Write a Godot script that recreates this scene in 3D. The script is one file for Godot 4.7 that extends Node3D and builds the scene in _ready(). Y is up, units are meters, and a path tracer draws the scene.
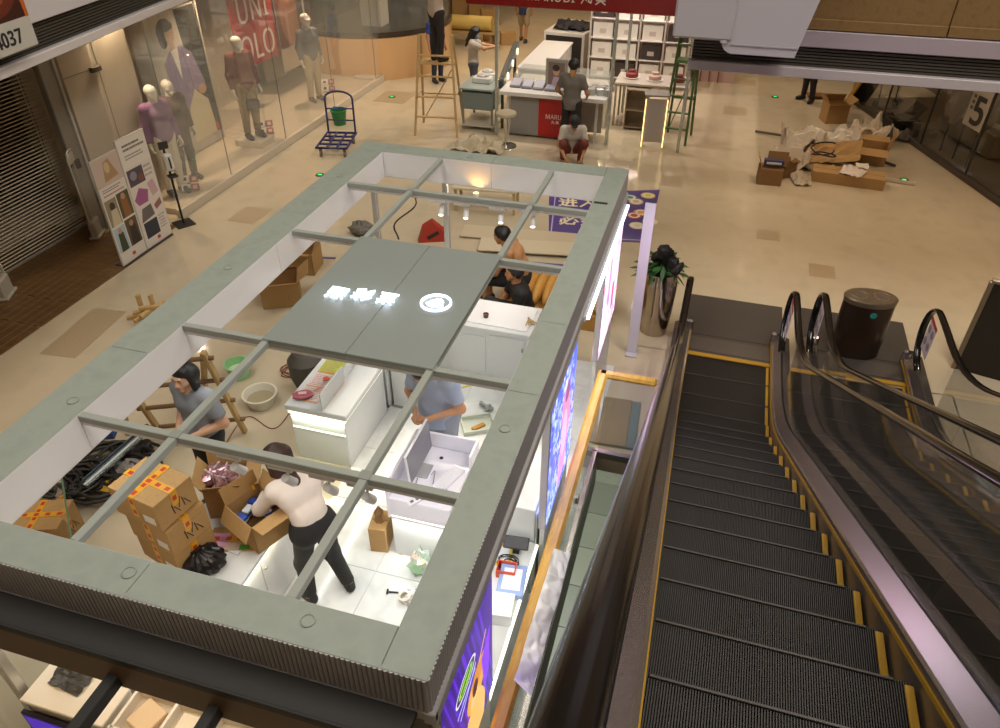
extends Node3D
# ---------------------------------------------------------------- mesh builder
class MB:
	var v := PackedVector3Array()
	var n := PackedVector3Array()
	var u := PackedVector2Array()
	func t3(a: Vector3, b: Vector3, c: Vector3, na: Vector3, nb: Vector3, nc: Vector3, ua := Vector2.ZERO, ub := Vector2.ZERO, uc := Vector2.ZERO) -> void:
		if (b - a).cross(c - a).dot(na + nb + nc) > 0.0:
			v.append(a); v.append(c); v.append(b)
			n.append(na); n.append(nc); n.append(nb)
			u.append(ua); u.append(uc); u.append(ub)
		else:
			v.append(a); v.append(b); v.append(c)
			n.append(na); n.append(nb); n.append(nc)
			u.append(ua); u.append(ub); u.append(uc)
	func quad(a: Vector3, b: Vector3, c: Vector3, d: Vector3, out: Vector3) -> void:
		# corners in order round the face; a has uv 0,1 (lower left), b 1,1, c 1,0, d 0,0
		var nn := (b - a).cross(d - a).normalized()
		if nn.dot(out) < 0.0: nn = -nn
		t3(a, b, c, nn, nn, nn, Vector2(0, 1), Vector2(1, 1), Vector2(1, 0))
		t3(a, c, d, nn, nn, nn, Vector2(0, 1), Vector2(1, 0), Vector2(0, 0))
	func tri(a: Vector3, b: Vector3, c: Vector3, out: Vector3) -> void:
		var nn := (b - a).cross(c - a).normalized()
		if nn.dot(out) < 0.0: nn = -nn
		t3(a, b, c, nn, nn, nn)
	func box(c: Vector3, s: Vector3, bev := 0.0, B := Basis()) -> MB:
		var h := s * 0.5
		bev = minf(bev, minf(h.x, minf(h.y, h.z)) * 0.9)
		for ax in 3:
			var b := (ax + 1) % 3
			var d := (ax + 2) % 3
			for sg in [-1.0, 1.0]:
				var q: Array[Vector3] = []
				for k in [[-1.0, -1.0], [1.0, -1.0], [1.0, 1.0], [-1.0, 1.0]]:
					var p := Vector3()
					p[ax] = sg * h[ax]; p[b] = k[0] * (h[b] - bev); p[d] = k[1] * (h[d] - bev)
					q.append(c + B * p)
				var o := Vector3(); o[ax] = sg
				quad(q[0], q[1], q[2], q[3], B * o)
			if bev > 0.0:
				for sa in [-1.0, 1.0]:
					for sb in [-1.0, 1.0]:
						var p1 := Vector3(); var p2 := Vector3()
						p1[ax] = sa * h[ax]; p1[b] = sb * (h[b] - bev); p1[d] = h[d] - bev
						p2[ax] = sa * (h[ax] - bev); p2[b] = sb * h[b]; p2[d] = h[d] - bev
						var p3 := p2; p3[d] = -p3[d]
						var p4 := p1; p4[d] = -p4[d]
						var o := Vector3(); o[ax] = sa; o[b] = sb
						quad(c + B * p1, c + B * p2, c + B * p3, c + B * p4, B * o)
		if bev > 0.0:
			for i in 8:
				var sg := Vector3(1 if i & 1 else -1, 1 if i & 2 else -1, 1 if i & 4 else -1)
				var a := sg * Vector3(h.x, h.y - bev, h.z - bev)
				var b := sg * Vector3(h.x - bev, h.y, h.z - bev)
				var d := sg * Vector3(h.x - bev, h.y - bev, h.z)
				tri(c + B * a, c + B * b, c + B * d, B * sg)
		return self
	func cyl(a: Vector3, b: Vector3, ra: float, rb: float, seg := 12, caps := true) -> MB:
		var ax := (b - a).normalized()
		var e := ax.cross(Vector3(0.31, 0.2, 0.93)).normalized()
		if absf(ax.dot(Vector3(0.31, 0.2, 0.93))) > 0.95: e = ax.cross(Vector3.UP).normalized()
		var f := ax.cross(e)
		for i in seg:
			var t0 := TAU * i / seg; var t1 := TAU * (i + 1) / seg
			var d0 := e * cos(t0) + f * sin(t0); var d1 := e * cos(t1) + f * sin(t1)
			var uu0 := float(i) / seg; var uu1 := float(i + 1) / seg
			t3(a + d0 * ra, a + d1 * ra, b + d1 * rb, d0, d1, d1, Vector2(uu0, 1), Vector2(uu1, 1), Vector2(uu1, 0))
			t3(a + d0 * ra, b + d1 * rb, b + d0 * rb, d0, d1, d0, Vector2(uu0, 1), Vector2(uu1, 0), Vector2(uu0, 0))
			if caps:
				if ra > 0.0: t3(a, a + d0 * ra, a + d1 * ra, -ax, -ax, -ax)
				if rb > 0.0: t3(b, b + d0 * rb, b + d1 * rb, ax, ax, ax)
		return self
	func tube(p: Array, r: float, seg := 8) -> MB:
		var cnt := p.size()
		var rings: Array = []
		var nor: Array = []
		var e := Vector3.ZERO
		for i in cnt:
			var pa: Vector3 = p[max(i - 1, 0)]; var pb: Vector3 = p[min(i + 1, cnt - 1)]
			var t := (pb - pa).normalized()
			if e == Vector3.ZERO:
				e = t.cross(Vector3(0.1, 1, 0.2))
				if e.length() < 0.2: e = t.cross(Vector3(1, 0.1, 0))
			e = (e - t * e.dot(t)).normalized()
			var f := t.cross(e)
			var ring := PackedVector3Array(); var nr := PackedVector3Array()
			var pc: Vector3 = p[i]
			for k in seg:
				var d := e * cos(TAU * k / seg) + f * sin(TAU * k / seg)
				ring.append(pc + d * r); nr.append(d)
			rings.append(ring); nor.append(nr)
		for i in cnt - 1:
			for k in seg:
				var j := (k + 1) % seg
				t3(rings[i][k], rings[i][j], rings[i + 1][j], nor[i][k], nor[i][j], nor[i + 1][j])
				t3(rings[i][k], rings[i + 1][j], rings[i + 1][k], nor[i][k], nor[i + 1][j], nor[i + 1][k])
		for k in seg:
			var j := (k + 1) % seg
			var t0: Vector3 = (p[0] - p[1]).normalized(); var t1: Vector3 = (p[cnt - 1] - p[cnt - 2]).normalized()
			t3(p[0], rings[0][k], rings[0][j], t0, t0, t0)
			t3(p[cnt - 1], rings[cnt - 1][k], rings[cnt - 1][j], t1, t1, t1)
		return self
	func lathe(o: Vector3, prof: Array, seg := 24, sx := 1.0, sz := 1.0) -> MB:
		# prof: Vector2(radius, height)
		for i in prof.size() - 1:
			var a: Vector2 = prof[i]; var b: Vector2 = prof[i + 1]
			var dn := Vector2(b.y - a.y, a.x - b.x).normalized()
			for k in seg:
				var t0 := TAU * k / seg; var t1 := TAU * (k + 1) / seg
				var c0 := Vector3(cos(t0) * sx, 0, sin(t0) * sz); var c1 := Vector3(cos(t1) * sx, 0, sin(t1) * sz)
				var n0 := Vector3(cos(t0) / sx * dn.x, dn.y, sin(t0) / sz * dn.x).normalized(); var n1 := Vector3(cos(t1) / sx * dn.x, dn.y, sin(t1) / sz * dn.x).normalized()
				var pa0 := o + c0 * a.x + Vector3(0, a.y, 0); var pa1 := o + c1 * a.x + Vector3(0, a.y, 0)
				var pb0 := o + c0 * b.x + Vector3(0, b.y, 0); var pb1 := o + c1 * b.x + Vector3(0, b.y, 0)
				if a.x > 0.0: t3(pa0, pa1, pb1, n0, n1, n1)
				if b.x > 0.0: t3(pa0, pb1, pb0, n0, n1, n0)
		return self
	func ell(c: Vector3, r: Vector3, seg := 14, rings := 9, B := Basis(), wob := 0.0, sd := 1) -> MB:
		var nz := FastNoiseLite.new(); nz.seed = sd; nz.frequency = 2.2
		var g: Array = []
		for i in rings + 1:
			var row := PackedVector3Array()
			var ph := PI * i / rings
			for k in seg + 1:
				var th := TAU * (k % seg) / seg
				var d := Vector3(sin(ph) * cos(th), cos(ph), sin(ph) * sin(th))
				row.append(c + B * (d * r * (1.0 + wob * nz.get_noise_3d(d.x, d.y, d.z))))
			g.append(row)
		for i in rings:
			for k in seg:
				var q := [g[i][k], g[i][k + 1], g[i + 1][k + 1], g[i + 1][k]]
				var nn: Array = []
				for w in 4:
					var l: Vector3 = B.inverse() * (q[w] - c)
					nn.append((B * Vector3(l.x / (r.x * r.x), l.y / (r.y * r.y), l.z / (r.z * r.z))).normalized())
				if wob > 0.0:
					var fnv: Vector3 = (q[1] - q[0] + q[2] - q[3]).cross(q[3] - q[0] + q[2] - q[1]).normalized()
					if fnv.dot(nn[0]) < 0.0: fnv = -fnv
					for w in 4: nn[w] = fnv if fnv.length() > 0.5 else nn[w]
				if i > 0: t3(q[0], q[1], q[2], nn[0], nn[1], nn[2])
				if i < rings - 1 or i == 0: t3(q[0], q[2], q[3], nn[0], nn[2], nn[3])
		return self
	func ext(poly: PackedVector2Array, o: Vector3, ux: Vector3, uy: Vector3, dep: Vector3) -> MB:
		var idx := Geometry2D.triangulate_polygon(poly)
		var nn := dep.normalized()
		var lo := poly[0]; var hi := poly[0]
		for p in poly:
			lo = lo.min(p); hi = hi.max(p)
		for i in range(0, idx.size(), 3):
			var a := poly[idx[i]]; var b := poly[idx[i + 1]]; var c := poly[idx[i + 2]]
			var A := o + ux * a.x + uy * a.y; var Bb := o + ux * b.x + uy * b.y; var C := o + ux * c.x + uy * c.y
			t3(A, Bb, C, -nn, -nn, -nn)
			var sz := hi - lo
			t3(A + dep, Bb + dep, C + dep, nn, nn, nn, Vector2((a.x - lo.x) / sz.x, 1 - (a.y - lo.y) / sz.y), Vector2((b.x - lo.x) / sz.x, 1 - (b.y - lo.y) / sz.y), Vector2((c.x - lo.x) / sz.x, 1 - (c.y - lo.y) / sz.y))
		var cw := Geometry2D.is_polygon_clockwise(poly)
		for i in poly.size():
			var a := poly[i]; var b := poly[(i + 1) % poly.size()]
			var A := o + ux * a.x + uy * a.y; var Bb := o + ux * b.x + uy * b.y
			var e := (b - a).normalized()
			var on := ux * e.y - uy * e.x
			if cw: on = -on
			quad(A, Bb, Bb + dep, A + dep, on)
		return self
	func sheet(a: Vector3, b: Vector3, c: Vector3, d: Vector3, nu: int, nv: int, amp: float, sd := 1, freq := 4.0, up := Vector3.ZERO) -> MB:
		# crumpled sheet between four corners
		var nz := FastNoiseLite.new(); nz.seed = sd; nz.frequency = 1.0; nz.fractal_octaves = 3
		var nrm := (b - a).cross(d - a).normalized()
		if nrm.y < 0.0: nrm = -nrm
		if up != Vector3.ZERO: nrm = up
		var g: Array = []
		for i in nu + 1:
			var row := PackedVector3Array()
			for j in nv + 1:
				var s := float(i) / nu; var t := float(j) / nv
				var p := a.lerp(b, s).lerp(d.lerp(c, s), t)
				var w := absf(nz.get_noise_3d(p.x * freq, p.y * freq, p.z * freq)) * 2.0
				var sx := nz.get_noise_3d(p.x * freq + 31.0, p.z * freq, 7.0)
				row.append(p + nrm * amp * w + (b - a).normalized() * sx * amp * 0.8)
			g.append(row)
		for i in nu:
			for j in nv:
				tri(g[i][j], g[i + 1][j], g[i + 1][j + 1], nrm)
				tri(g[i][j], g[i + 1][j + 1], g[i][j + 1], nrm)
		return self
	func strokes(st: Array, o: Vector3, ux: Vector3, uy: Vector3, size: float, th: float, dep: Vector3) -> MB:
		# character strokes on a 10 x 10 grid, y down
		var k := size / 10.0
		for s in st:
			var a := Vector2(s[0] * k, -s[1] * k); var b := Vector2(s[2] * k, -s[3] * k)
			var e := (b - a).normalized() * th * 0.5; var f := Vector2(-e.y, e.x)
			var q := [a - e - f, b + e - f, b + e + f, a - e + f]
			var P: Array[Vector3] = []
			for w in q: P.append(o + ux * w.x + uy * w.y + dep * 0.02 * (st.find(s) % 5))
			var nn := dep.normalized()
			quad(P[0] + dep, P[1] + dep, P[2] + dep, P[3] + dep, nn)
			for i in 4:
				var j := (i + 1) % 4
				quad(P[i], P[j], P[j] + dep, P[i] + dep, (P[i] + P[j] - P[0] - P[2]) * 1.0 + (P[i] - P[(i + 3) % 4]) * 0.001)
		return self
	func mesh() -> ArrayMesh:
		var arr := []
		arr.resize(Mesh.ARRAY_MAX)
		arr[Mesh.ARRAY_VERTEX] = v; arr[Mesh.ARRAY_NORMAL] = n; arr[Mesh.ARRAY_TEX_UV] = u
		var m := ArrayMesh.new()
		m.add_surface_from_arrays(Mesh.PRIMITIVE_TRIANGLES, arr)
		return m

var M := {}
var used := {}
var rng := RandomNumberGenerator.new()
# ---------------------------------------------------------------- camera model and pixel helpers
const FPX := 740.125
const CAM := Vector3(0, 5.4, 0)
var CB := Basis()
func V(x: float, y: float, z: float) -> Vector3: return Vector3(x, y, z)
func cam_basis(p: float, y: float, r: float) -> Basis:
	var fw := V(-sin(y) * cos(p), -sin(p), -cos(y) * cos(p))
	var rt := V(cos(y), 0, -sin(y))
	var up := rt.cross(fw)
	return Basis(rt * cos(r) + up * sin(r), up * cos(r) - rt * sin(r), -fw)
func ray(px: float, py: float) -> Vector3: return CB * V((px - 500.0) / FPX, (364.0 - py) / FPX, -1)
func fl(px: float, py: float, h := 0.0) -> Vector3:
	var d := ray(px, py); return CAM + d * ((h - CAM.y) / d.y)
func atx(px: float, py: float, x: float) -> Vector3:
	var d := ray(px, py); return CAM + d * (x / d.x)
func atz(px: float, py: float, z: float) -> Vector3:
	var d := ray(px, py); return CAM + d * (z / d.z)
# ---------------------------------------------------------------- scene tree helpers
func nm(called: String) -> String:
	var c: int = used.get(called, 0); used[called] = c + 1
	return called if c == 0 else "%s_%03d" % [called, c]
func thing(called: String, label: String, category: String, at := Vector3.ZERO, turn := 0.0, group := "") -> Node3D:
	var o := Node3D.new(); o.name = nm(called); add_child(o, true)
	o.position = at; o.rotation.y = turn
	tag(o, label, category, group)
	return o
func tag(o: Node, label: String, category: String, group := "") -> void:
	o.set_meta("label", label); o.set_meta("category", category)
	if group: o.set_meta("group", group)
func ob(called: String, mb: MB, m: Material, parent: Node = null, at := Vector3.ZERO) -> MeshInstance3D:
	return obm(called, mb.mesh(), m, parent, at)
func obm(called: String, ms: Mesh, m: Material, parent: Node = null, at := Vector3.ZERO) -> MeshInstance3D:
	var o := MeshInstance3D.new(); o.mesh = ms; o.material_override = m
	o.cast_shadow = GeometryInstance3D.SHADOW_CASTING_SETTING_ON
	if parent: o.name = called; parent.add_child(o, true)
	else: o.name = nm(called); add_child(o, true)
	o.position = at
	return o
func solo(called: String, label: String, category: String, mb: MB, m: Material, at := Vector3.ZERO, turn := 0.0, group := "") -> MeshInstance3D:
	var o := ob(called, mb, m); o.position = at; o.rotation.y = turn
	tag(o, label, category, group)
	return o
func struct(called: String, mb: MB, m: Material, label := "", category := "") -> MeshInstance3D:
	var o := ob(called, mb, m); o.set_meta("kind", "structure")
	if label: o.set_meta("label", label)
	if category: o.set_meta("category", category)
	return o
func dup(o: Node3D, label: String, at: Vector3, turn := 0.0) -> Node3D:
	var base := String(o.name)
	var c: Node3D = o.duplicate(); c.name = nm(base); add_child(c, true)
	c.position = at; c.rotation.y = turn; c.set_meta("label", label)
	return c
func bx(c: Vector3, s: Vector3, bev := 0.0, B := Basis()) -> MB: return MB.new().box(c, s, bev, B)
func b2(x0: float, x1: float, y0: float, y1: float, z0: float, z1: float, bev := 0.0) -> MB:
	return MB.new().box(V((x0 + x1) / 2, (y0 + y1) / 2, (z0 + z1) / 2), V(absf(x1 - x0), absf(y1 - y0), absf(z1 - z0)), bev)
func mat(col: String, rough := 0.6, metal := 0.0) -> StandardMaterial3D:
	var key := "%s_%.2f_%.2f" % [col, rough, metal]
	if M.has(key): return M[key]
	var m := StandardMaterial3D.new()
	m.albedo_color = Color(col); m.roughness = rough; m.metallic = metal
	M[key] = m
	return m
func glow(col: String, e: float) -> StandardMaterial3D:
	var key := "glow%s_%.2f" % [col, e]
	if M.has(key): return M[key]
	var m := StandardMaterial3D.new()
	m.albedo_color = Color(col); m.emission_enabled = true; m.emission = Color(col); m.emission_energy_multiplier = e
	M[key] = m
	return m
func glass(col: String, a: float, rough := 0.02) -> StandardMaterial3D:
	var key := "glass%s_%.2f_%.2f" % [col, a, rough]
	if M.has(key): return M[key]
	var m := StandardMaterial3D.new()
	var c := Color(col); c.a = a
	m.albedo_color = c; m.transparency = BaseMaterial3D.TRANSPARENCY_ALPHA; m.roughness = rough; m.metallic_specular = 0.5
	M[key] = m
	return m
func noise_tex(sd: int, freq: float, cols: Array, size := 256, oct := 4, sx := 1.0, sy := 1.0) -> ImageTexture:
	# cols: colours along the noise value 0..1
	var nz := FastNoiseLite.new(); nz.seed = sd; nz.frequency = freq; nz.fractal_octaves = oct
	var src := nz.get_seamless_image(int(size * sx), int(size * sy))
	if sx != 1.0 or sy != 1.0: src.resize(size, size)
	var im := Image.create(size, size, false, Image.FORMAT_RGB8)
	var cc: Array[Color] = []
	for c in cols: cc.append(Color(c))
	for y in size:
		for x in size:
			var t := src.get_pixel(x, y).r * (cc.size() - 1)
			var i := mini(int(t), cc.size() - 2)
			im.set_pixel(x, y, cc[i].lerp(cc[i + 1], t - i))
	im.generate_mipmaps()
	return ImageTexture.create_from_image(im)
func tmat(key: String, tex: Texture2D, scale: float, rough: float, metal := 0.0, bump: Texture2D = null) -> StandardMaterial3D:
	var m := StandardMaterial3D.new()
	m.albedo_texture = tex; m.roughness = rough; m.metallic = metal
	m.uv1_triplanar = true; m.uv1_world_triplanar = true; m.uv1_scale = V(scale, scale, scale)
	M[key] = m
	return m
func area(at: Vector3, target: Vector3, size: Vector2, col: String, e: float, parent: Node = null) -> void:
	var l := AreaLight3D.new(); l.name = "area_light"
	l.area_size = size; l.light_color = Color(col); l.light_energy = e; l.shadow_enabled = true; l.area_range = 60.0
	(parent if parent else self).add_child(l, true)
	l.look_at_from_position(at, target, V(0, 0, 1) if absf((target - at).normalized().y) > 0.9 else Vector3.UP)
func spot(at: Vector3, target: Vector3, ang: float, col: String, e: float, size := 0.03, parent: Node = null) -> void:
	var l := SpotLight3D.new(); l.name = "spot_light"
	l.light_color = Color(col); l.light_energy = e; l.spot_angle = ang; l.spot_range = 40.0; l.light_size = size; l.shadow_enabled = true; l.spot_attenuation = 2.0
	l.spot_angle_attenuation = 0.6
	(parent if parent else self).add_child(l, true)
	var up := V(0, 0, 1) if absf((target - at).normalized().y) > 0.9 else Vector3.UP
	l.look_at_from_position(at, target, up)
func omni(at: Vector3, col: String, e: float, size := 0.05, parent: Node = null) -> void:
	var l := OmniLight3D.new(); l.name = "omni_light"
	l.light_color = Color(col); l.light_energy = e; l.omni_range = 40.0; l.light_size = size; l.shadow_enabled = true; l.omni_attenuation = 2.0
	(parent if parent else self).add_child(l, true)
	l.position = at
func txt(s: String, size: float, dep: float, font := "Droid Sans", bold := false) -> TextMesh:
	# lettering about `size` metres tall, facing +z
	var f := SystemFont.new(); f.font_names = PackedStringArray([font])
	if bold: f.font_weight = 700
	var t := TextMesh.new(); t.text = s; t.font = f; t.font_size = 64; t.pixel_size = size / 46.0; t.depth = dep
	return t
const GL := {
	"piao": [[1,1,9,1],[2,2.5,8,2.5],[2,2.5,2,4.5],[8,2.5,8,4.5],[2,4.5,8,4.5],[4,1,4,4.5],[6,1,6,4.5],[2.5,5.7,7.5,5.7],[1,7,9,7],[5,7,5,9.7],[3,8,1.5,9.5],[7,8,8.5,9.5]],
	"cai": [[4.5,0.5,1,1.5],[1,2.5,1.6,4],[3,2.2,3.3,3.7],[5,2,4.3,4],[0.5,5.2,5.5,5.2],[3,4.2,3,9.8],[3,5.5,0.5,8.5],[3,5.5,5.2,8],[9,0.8,6.3,3],[9.2,3.6,6.3,5.8],[9.5,6.4,6,9.6]],
	"xi": [[1,1,5,1],[1,1,1,6],[1,3.5,5,3.5],[5,1,5,3.5],[1,6,5.5,6],[3,1,3,6],[6,1.2,9.2,1.2],[9,1.2,9,4],[6.3,4,9,4],[6.3,4,6.3,6.3],[6.3,6.3,9.6,6.3],[1.5,8,1,9.5],[4,8,4,9.5],[6.5,8,6.7,9.5],[8.8,8,9.4,9.5]],
	"wan": [[1,3,7,3],[7,3,7,8],[7,8,9,8.8],[9,8.8,9.3,7.2],[4,0.8,3.6,5],[3.6,5,1,9.3],[2,4.5,5,7]],
	"mei": [[3,0.5,3.8,1.8],[7,0.5,6.2,1.8],[1.5,2.2,8.5,2.2],[2,3.8,8,3.8],[1,5.3,9,5.3],[5,2.2,5,5.3],[1.5,6.8,8.5,6.8],[5,5.3,4.6,7.2],[4.6,7.2,1.2,9.6],[5,7,8.8,9.5]],
	"jin": [[1.5,1,2.6,2.4],[0.8,4,2.5,4],[2.5,4,2.5,8],[2.5,8,0.8,9.3],[2.2,8.2,4,9.3],[4,9.3,9.6,9.3],[4,2.5,9.3,2.5],[3.8,5,9.6,5],[5.4,0.8,5.4,5],[5.4,5,4.2,8],[7.8,0.8,7.8,8]],
	"ru": [[3.2,1,5,1.6],[5,1.6,5,4],[5,4,1,9.5],[5,4,9.3,9.5]],
	"gong": [[4,1,1,5],[6,1,9.3,5],[5,5,2,9],[2,9,8,8.6],[6.5,6.5,8.8,9.6]],
	"bi": [[1.5,4,1,7],[3,3,3.3,8],[3.3,8,4.3,9],[4.3,9,7.5,9],[7.5,9,8,7],[4.5,2,5.5,3.5],[8.5,4,9.5,6],[8.2,1,1,9.5]],
	"xu": [[4,0.8,1,3],[4,3.3,1,5.5],[4.2,6,0.8,9.5],[4.8,1.3,9.6,1.3],[7,1.3,6.6,3],[5.5,3,9,3],[5.5,3,5.5,7.5],[9,3,9,7.5],[7.2,4,7,7],[7,7,5,9.6],[7.6,7.4,9.4,9.5]],
	"pei": [[3,0.8,0.8,5],[2,3.5,2,9.6],[3.8,1.2,8.6,1.2],[3.8,1.2,3.6,9],[8.6,1.2,8.8,9],[8.8,9,9.8,8],[4.8,3,7.6,3],[4.8,4.5,7.6,4.5],[4.8,4.5,4.8,8],[7.6,4.5,7.6,8],[6.2,3,6.2,9.6]],
}
# ---------------------------------------------------------------- flat print painted into images
func im_new(w: int, h: int, col: String) -> Image:
	var im := Image.create(w, h, false, Image.FORMAT_RGB8); im.fill(Color(col)); return im
func im_rect(im: Image, x0: float, y0: float, x1: float, y1: float, col) -> void:
	im.fill_rect(Rect2i(int(x0 * im.get_width()), int(y0 * im.get_height()), maxi(1, int((x1 - x0) * im.get_width())), maxi(1, int((y1 - y0) * im.get_height()))), Color(col))
func im_ell(im: Image, cx: float, cy: float, rx: float, ry: float, col) -> void:
	var w := im.get_width(); var h := im.get_height()
	for y in range(maxi(0, int((cy - ry) * h)), mini(h, int((cy + ry) * h) + 1)):
		var t := (float(y) / h - cy) / ry
		if absf(t) < 1.0:
			var s := sqrt(1.0 - t * t) * rx
			var x0 := maxi(0, int((cx - s) * w)); var x1 := mini(w, int((cx + s) * w))
			if x1 > x0: im.fill_rect(Rect2i(x0, y, x1 - x0, 1), Color(col))
func im_poly(im: Image, pts: Array, col) -> void:
	var w := im.get_width(); var h := im.get_height()
	for y in h:
		var yy := (y + 0.5) / h
		var xs: Array[float] = []
		for i in pts.size():
			var a: Array = pts[i]; var b: Array = pts[(i + 1) % pts.size()]
			if (a[1] <= yy) != (b[1] <= yy): xs.append(a[0] + (yy - a[1]) / (b[1] - a[1]) * (b[0] - a[0]))
		xs.sort()
		for i in range(0, xs.size() - 1, 2):
			var x0 := clampi(int(xs[i] * w), 0, w); var x1 := clampi(int(xs[i + 1] * w), 0, w)
			if x1 > x0: im.fill_rect(Rect2i(x0, y, x1 - x0, 1), Color(col))
func im_line(im: Image, x0: float, y0: float, x1: float, y1: float, th: float, col) -> void:
	var d := Vector2(x1 - x0, y1 - y0).normalized() * th * 0.5; var f := Vector2(-d.y, d.x)
	im_poly(im, [[x0 - d.x - f.x, y0 - d.y - f.y], [x1 + d.x - f.x, y1 + d.y - f.y], [x1 + d.x + f.x, y1 + d.y + f.y], [x0 - d.x + f.x, y0 - d.y + f.y]], col)
func im_text(im: Image, x0: float, y0: float, x1: float, y1: float, rows: int, col, sd: int) -> void:
	# rows of tiny unreadable print
	var r := RandomNumberGenerator.new(); r.seed = sd
	for i in rows:
		var y := y0 + (y1 - y0) * (i + 0.2) / rows; var hh := (y1 - y0) / rows * 0.55
		var x := x0
		var xe := x0 + (x1 - x0) * r.randf_range(0.7, 1.0)
		while x < xe:
			var w := (x1 - x0) * r.randf_range(0.025, 0.05)
			im_rect(im, x, y, x + w, y + hh, col); x += w * 1.35
func print_mat(im: Image, rough := 0.5, em := 0.0) -> StandardMaterial3D:
	im.generate_mipmaps()
	var m := StandardMaterial3D.new()
	var t := ImageTexture.create_from_image(im)
	m.albedo_texture = t; m.roughness = rough
	if em > 0.0:
		m.emission_enabled = true; m.emission_texture = t; m.emission_energy_multiplier = em; m.emission = Color.BLACK
		m.emission_operator = BaseMaterial3D.EMISSION_OP_ADD
	return m
# ---------------------------------------------------------------- figures: tapered capsules joined smoothly, meshed as surface nets
func net(mb: MB, bones: Array, cell: float, k: float) -> void:
	# bone: [a, b, ra, rb, cut]  cut: the far end is cut flat
	var lo := Vector3(1e9, 1e9, 1e9); var hi := -lo
	for b in bones:
		var m: float = maxf(b[2], b[3]) + cell * 2.5
		lo = lo.min(b[0] - Vector3.ONE * m).min(b[1] - Vector3.ONE * m)
		hi = hi.max(b[0] + Vector3.ONE * m).max(b[1] + Vector3.ONE * m)
	var nx := int((hi.x - lo.x) / cell) + 2; var ny := int((hi.y - lo.y) / cell) + 2; var nz := int((hi.z - lo.z) / cell) + 2
	var g := PackedFloat32Array(); g.resize(nx * ny * nz); g.fill(1.0)
	for b in bones:
		var a: Vector3 = b[0]; var e: Vector3 = b[1] - a
		var ra: float = b[2]; var rb: float = b[3]
		var cut: bool = b.size() > 4
		var el := maxf(e.length_squared(), 1e-9)
		var ed := e.normalized()
		var m := maxf(ra, rb) + k + cell * 1.5
		var l := a.min(a + e) - Vector3.ONE * m; var h := a.max(a + e) + Vector3.ONE * m
		var x0 := maxi(0, int((l.x - lo.x) / cell)); var x1 := mini(nx - 1, int((h.x - lo.x) / cell) + 1)
		var y0 := maxi(0, int((l.y - lo.y) / cell)); var y1 := mini(ny - 1, int((h.y - lo.y) / cell) + 1)
		var z0 := maxi(0, int((l.z - lo.z) / cell)); var z1 := mini(nz - 1, int((h.z - lo.z) / cell) + 1)
		for z in range(z0, z1 + 1):
			for y in range(y0, y1 + 1):
				var i := (z * ny + y) * nx + x0
				for x in range(x0, x1 + 1):
					var p := Vector3(lo.x + x * cell, lo.y + y * cell, lo.z + z * cell) - a
					var t := clampf(p.dot(e) / el, 0.0, 1.0)
					var d := (p - e * t).length() - (ra + (rb - ra) * t)
					if cut: d = maxf(d, (p - e).dot(ed))
					var w := g[i]
					var q := k - absf(w - d)
					if q > 0.0: g[i] = minf(w, d) - q * q / k * 0.25
					elif d < w: g[i] = d
					i += 1
	var id := PackedInt32Array(); id.resize(nx * ny * nz); id.fill(-1)
	var P := PackedVector3Array(); var N := PackedVector3Array()
	var sy := nx; var sz := nx * ny
	var off := [0, 1, sy, sy + 1, sz, sz + 1, sz + sy, sz + sy + 1]
	var edges := [[0, 1], [2, 3], [4, 5], [6, 7], [0, 2], [1, 3], [4, 6], [5, 7], [0, 4], [1, 5], [2, 6], [3, 7]]
	for z in nz - 1:
		for y in ny - 1:
			var i := (z * ny + y) * nx
			for x in nx - 1:
				var c0 := g[i]; var c1 := g[i + 1]; var c2 := g[i + sy]; var c3 := g[i + sy + 1]
				var c4 := g[i + sz]; var c5 := g[i + sz + 1]; var c6 := g[i + sz + sy]; var c7 := g[i + sz + sy + 1]
				var mn := minf(minf(minf(c0, c1), minf(c2, c3)), minf(minf(c4, c5), minf(c6, c7)))
				if mn < 0.0:
					var mx := maxf(maxf(maxf(c0, c1), maxf(c2, c3)), maxf(maxf(c4, c5), maxf(c6, c7)))
					if mx >= 0.0:
						var cv := [c0, c1, c2, c3, c4, c5, c6, c7]
						var s := Vector3.ZERO; var cnt := 0
						for e in edges:
							var va: float = cv[e[0]]; var vb: float = cv[e[1]]
							if (va < 0.0) != (vb < 0.0):
								var t := va / (va - vb)
								var A: int = e[0]; var Bq: int = e[1]
								s += Vector3(A & 1, (A >> 1) & 1, A >> 2).lerp(Vector3(Bq & 1, (Bq >> 1) & 1, Bq >> 2), t); cnt += 1
						id[i] = P.size()
						P.append(lo + (Vector3(x, y, z) + s / cnt) * cell)
						N.append(Vector3(c1 + c3 + c5 + c7 - c0 - c2 - c4 - c6, c2 + c3 + c6 + c7 - c0 - c1 - c4 - c5, c4 + c5 + c6 + c7 - c0 - c1 - c2 - c3).normalized())
				i += 1
	for z in range(1, nz - 1):
		for y in range(1, ny - 1):
			var i := (z * ny + y) * nx + 1
			for x in range(1, nx - 1):
				var ins := g[i] < 0.0
				if ins != (g[i + 1] < 0.0): nq(mb, P, N, id[i], id[i - sy], id[i - sy - sz], id[i - sz])
				if ins != (g[i + sy] < 0.0): nq(mb, P, N, id[i], id[i - 1], id[i - 1 - sz], id[i - sz])
				if ins != (g[i + sz] < 0.0): nq(mb, P, N, id[i], id[i - 1], id[i - 1 - sy], id[i - sy])
				i += 1
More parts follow.
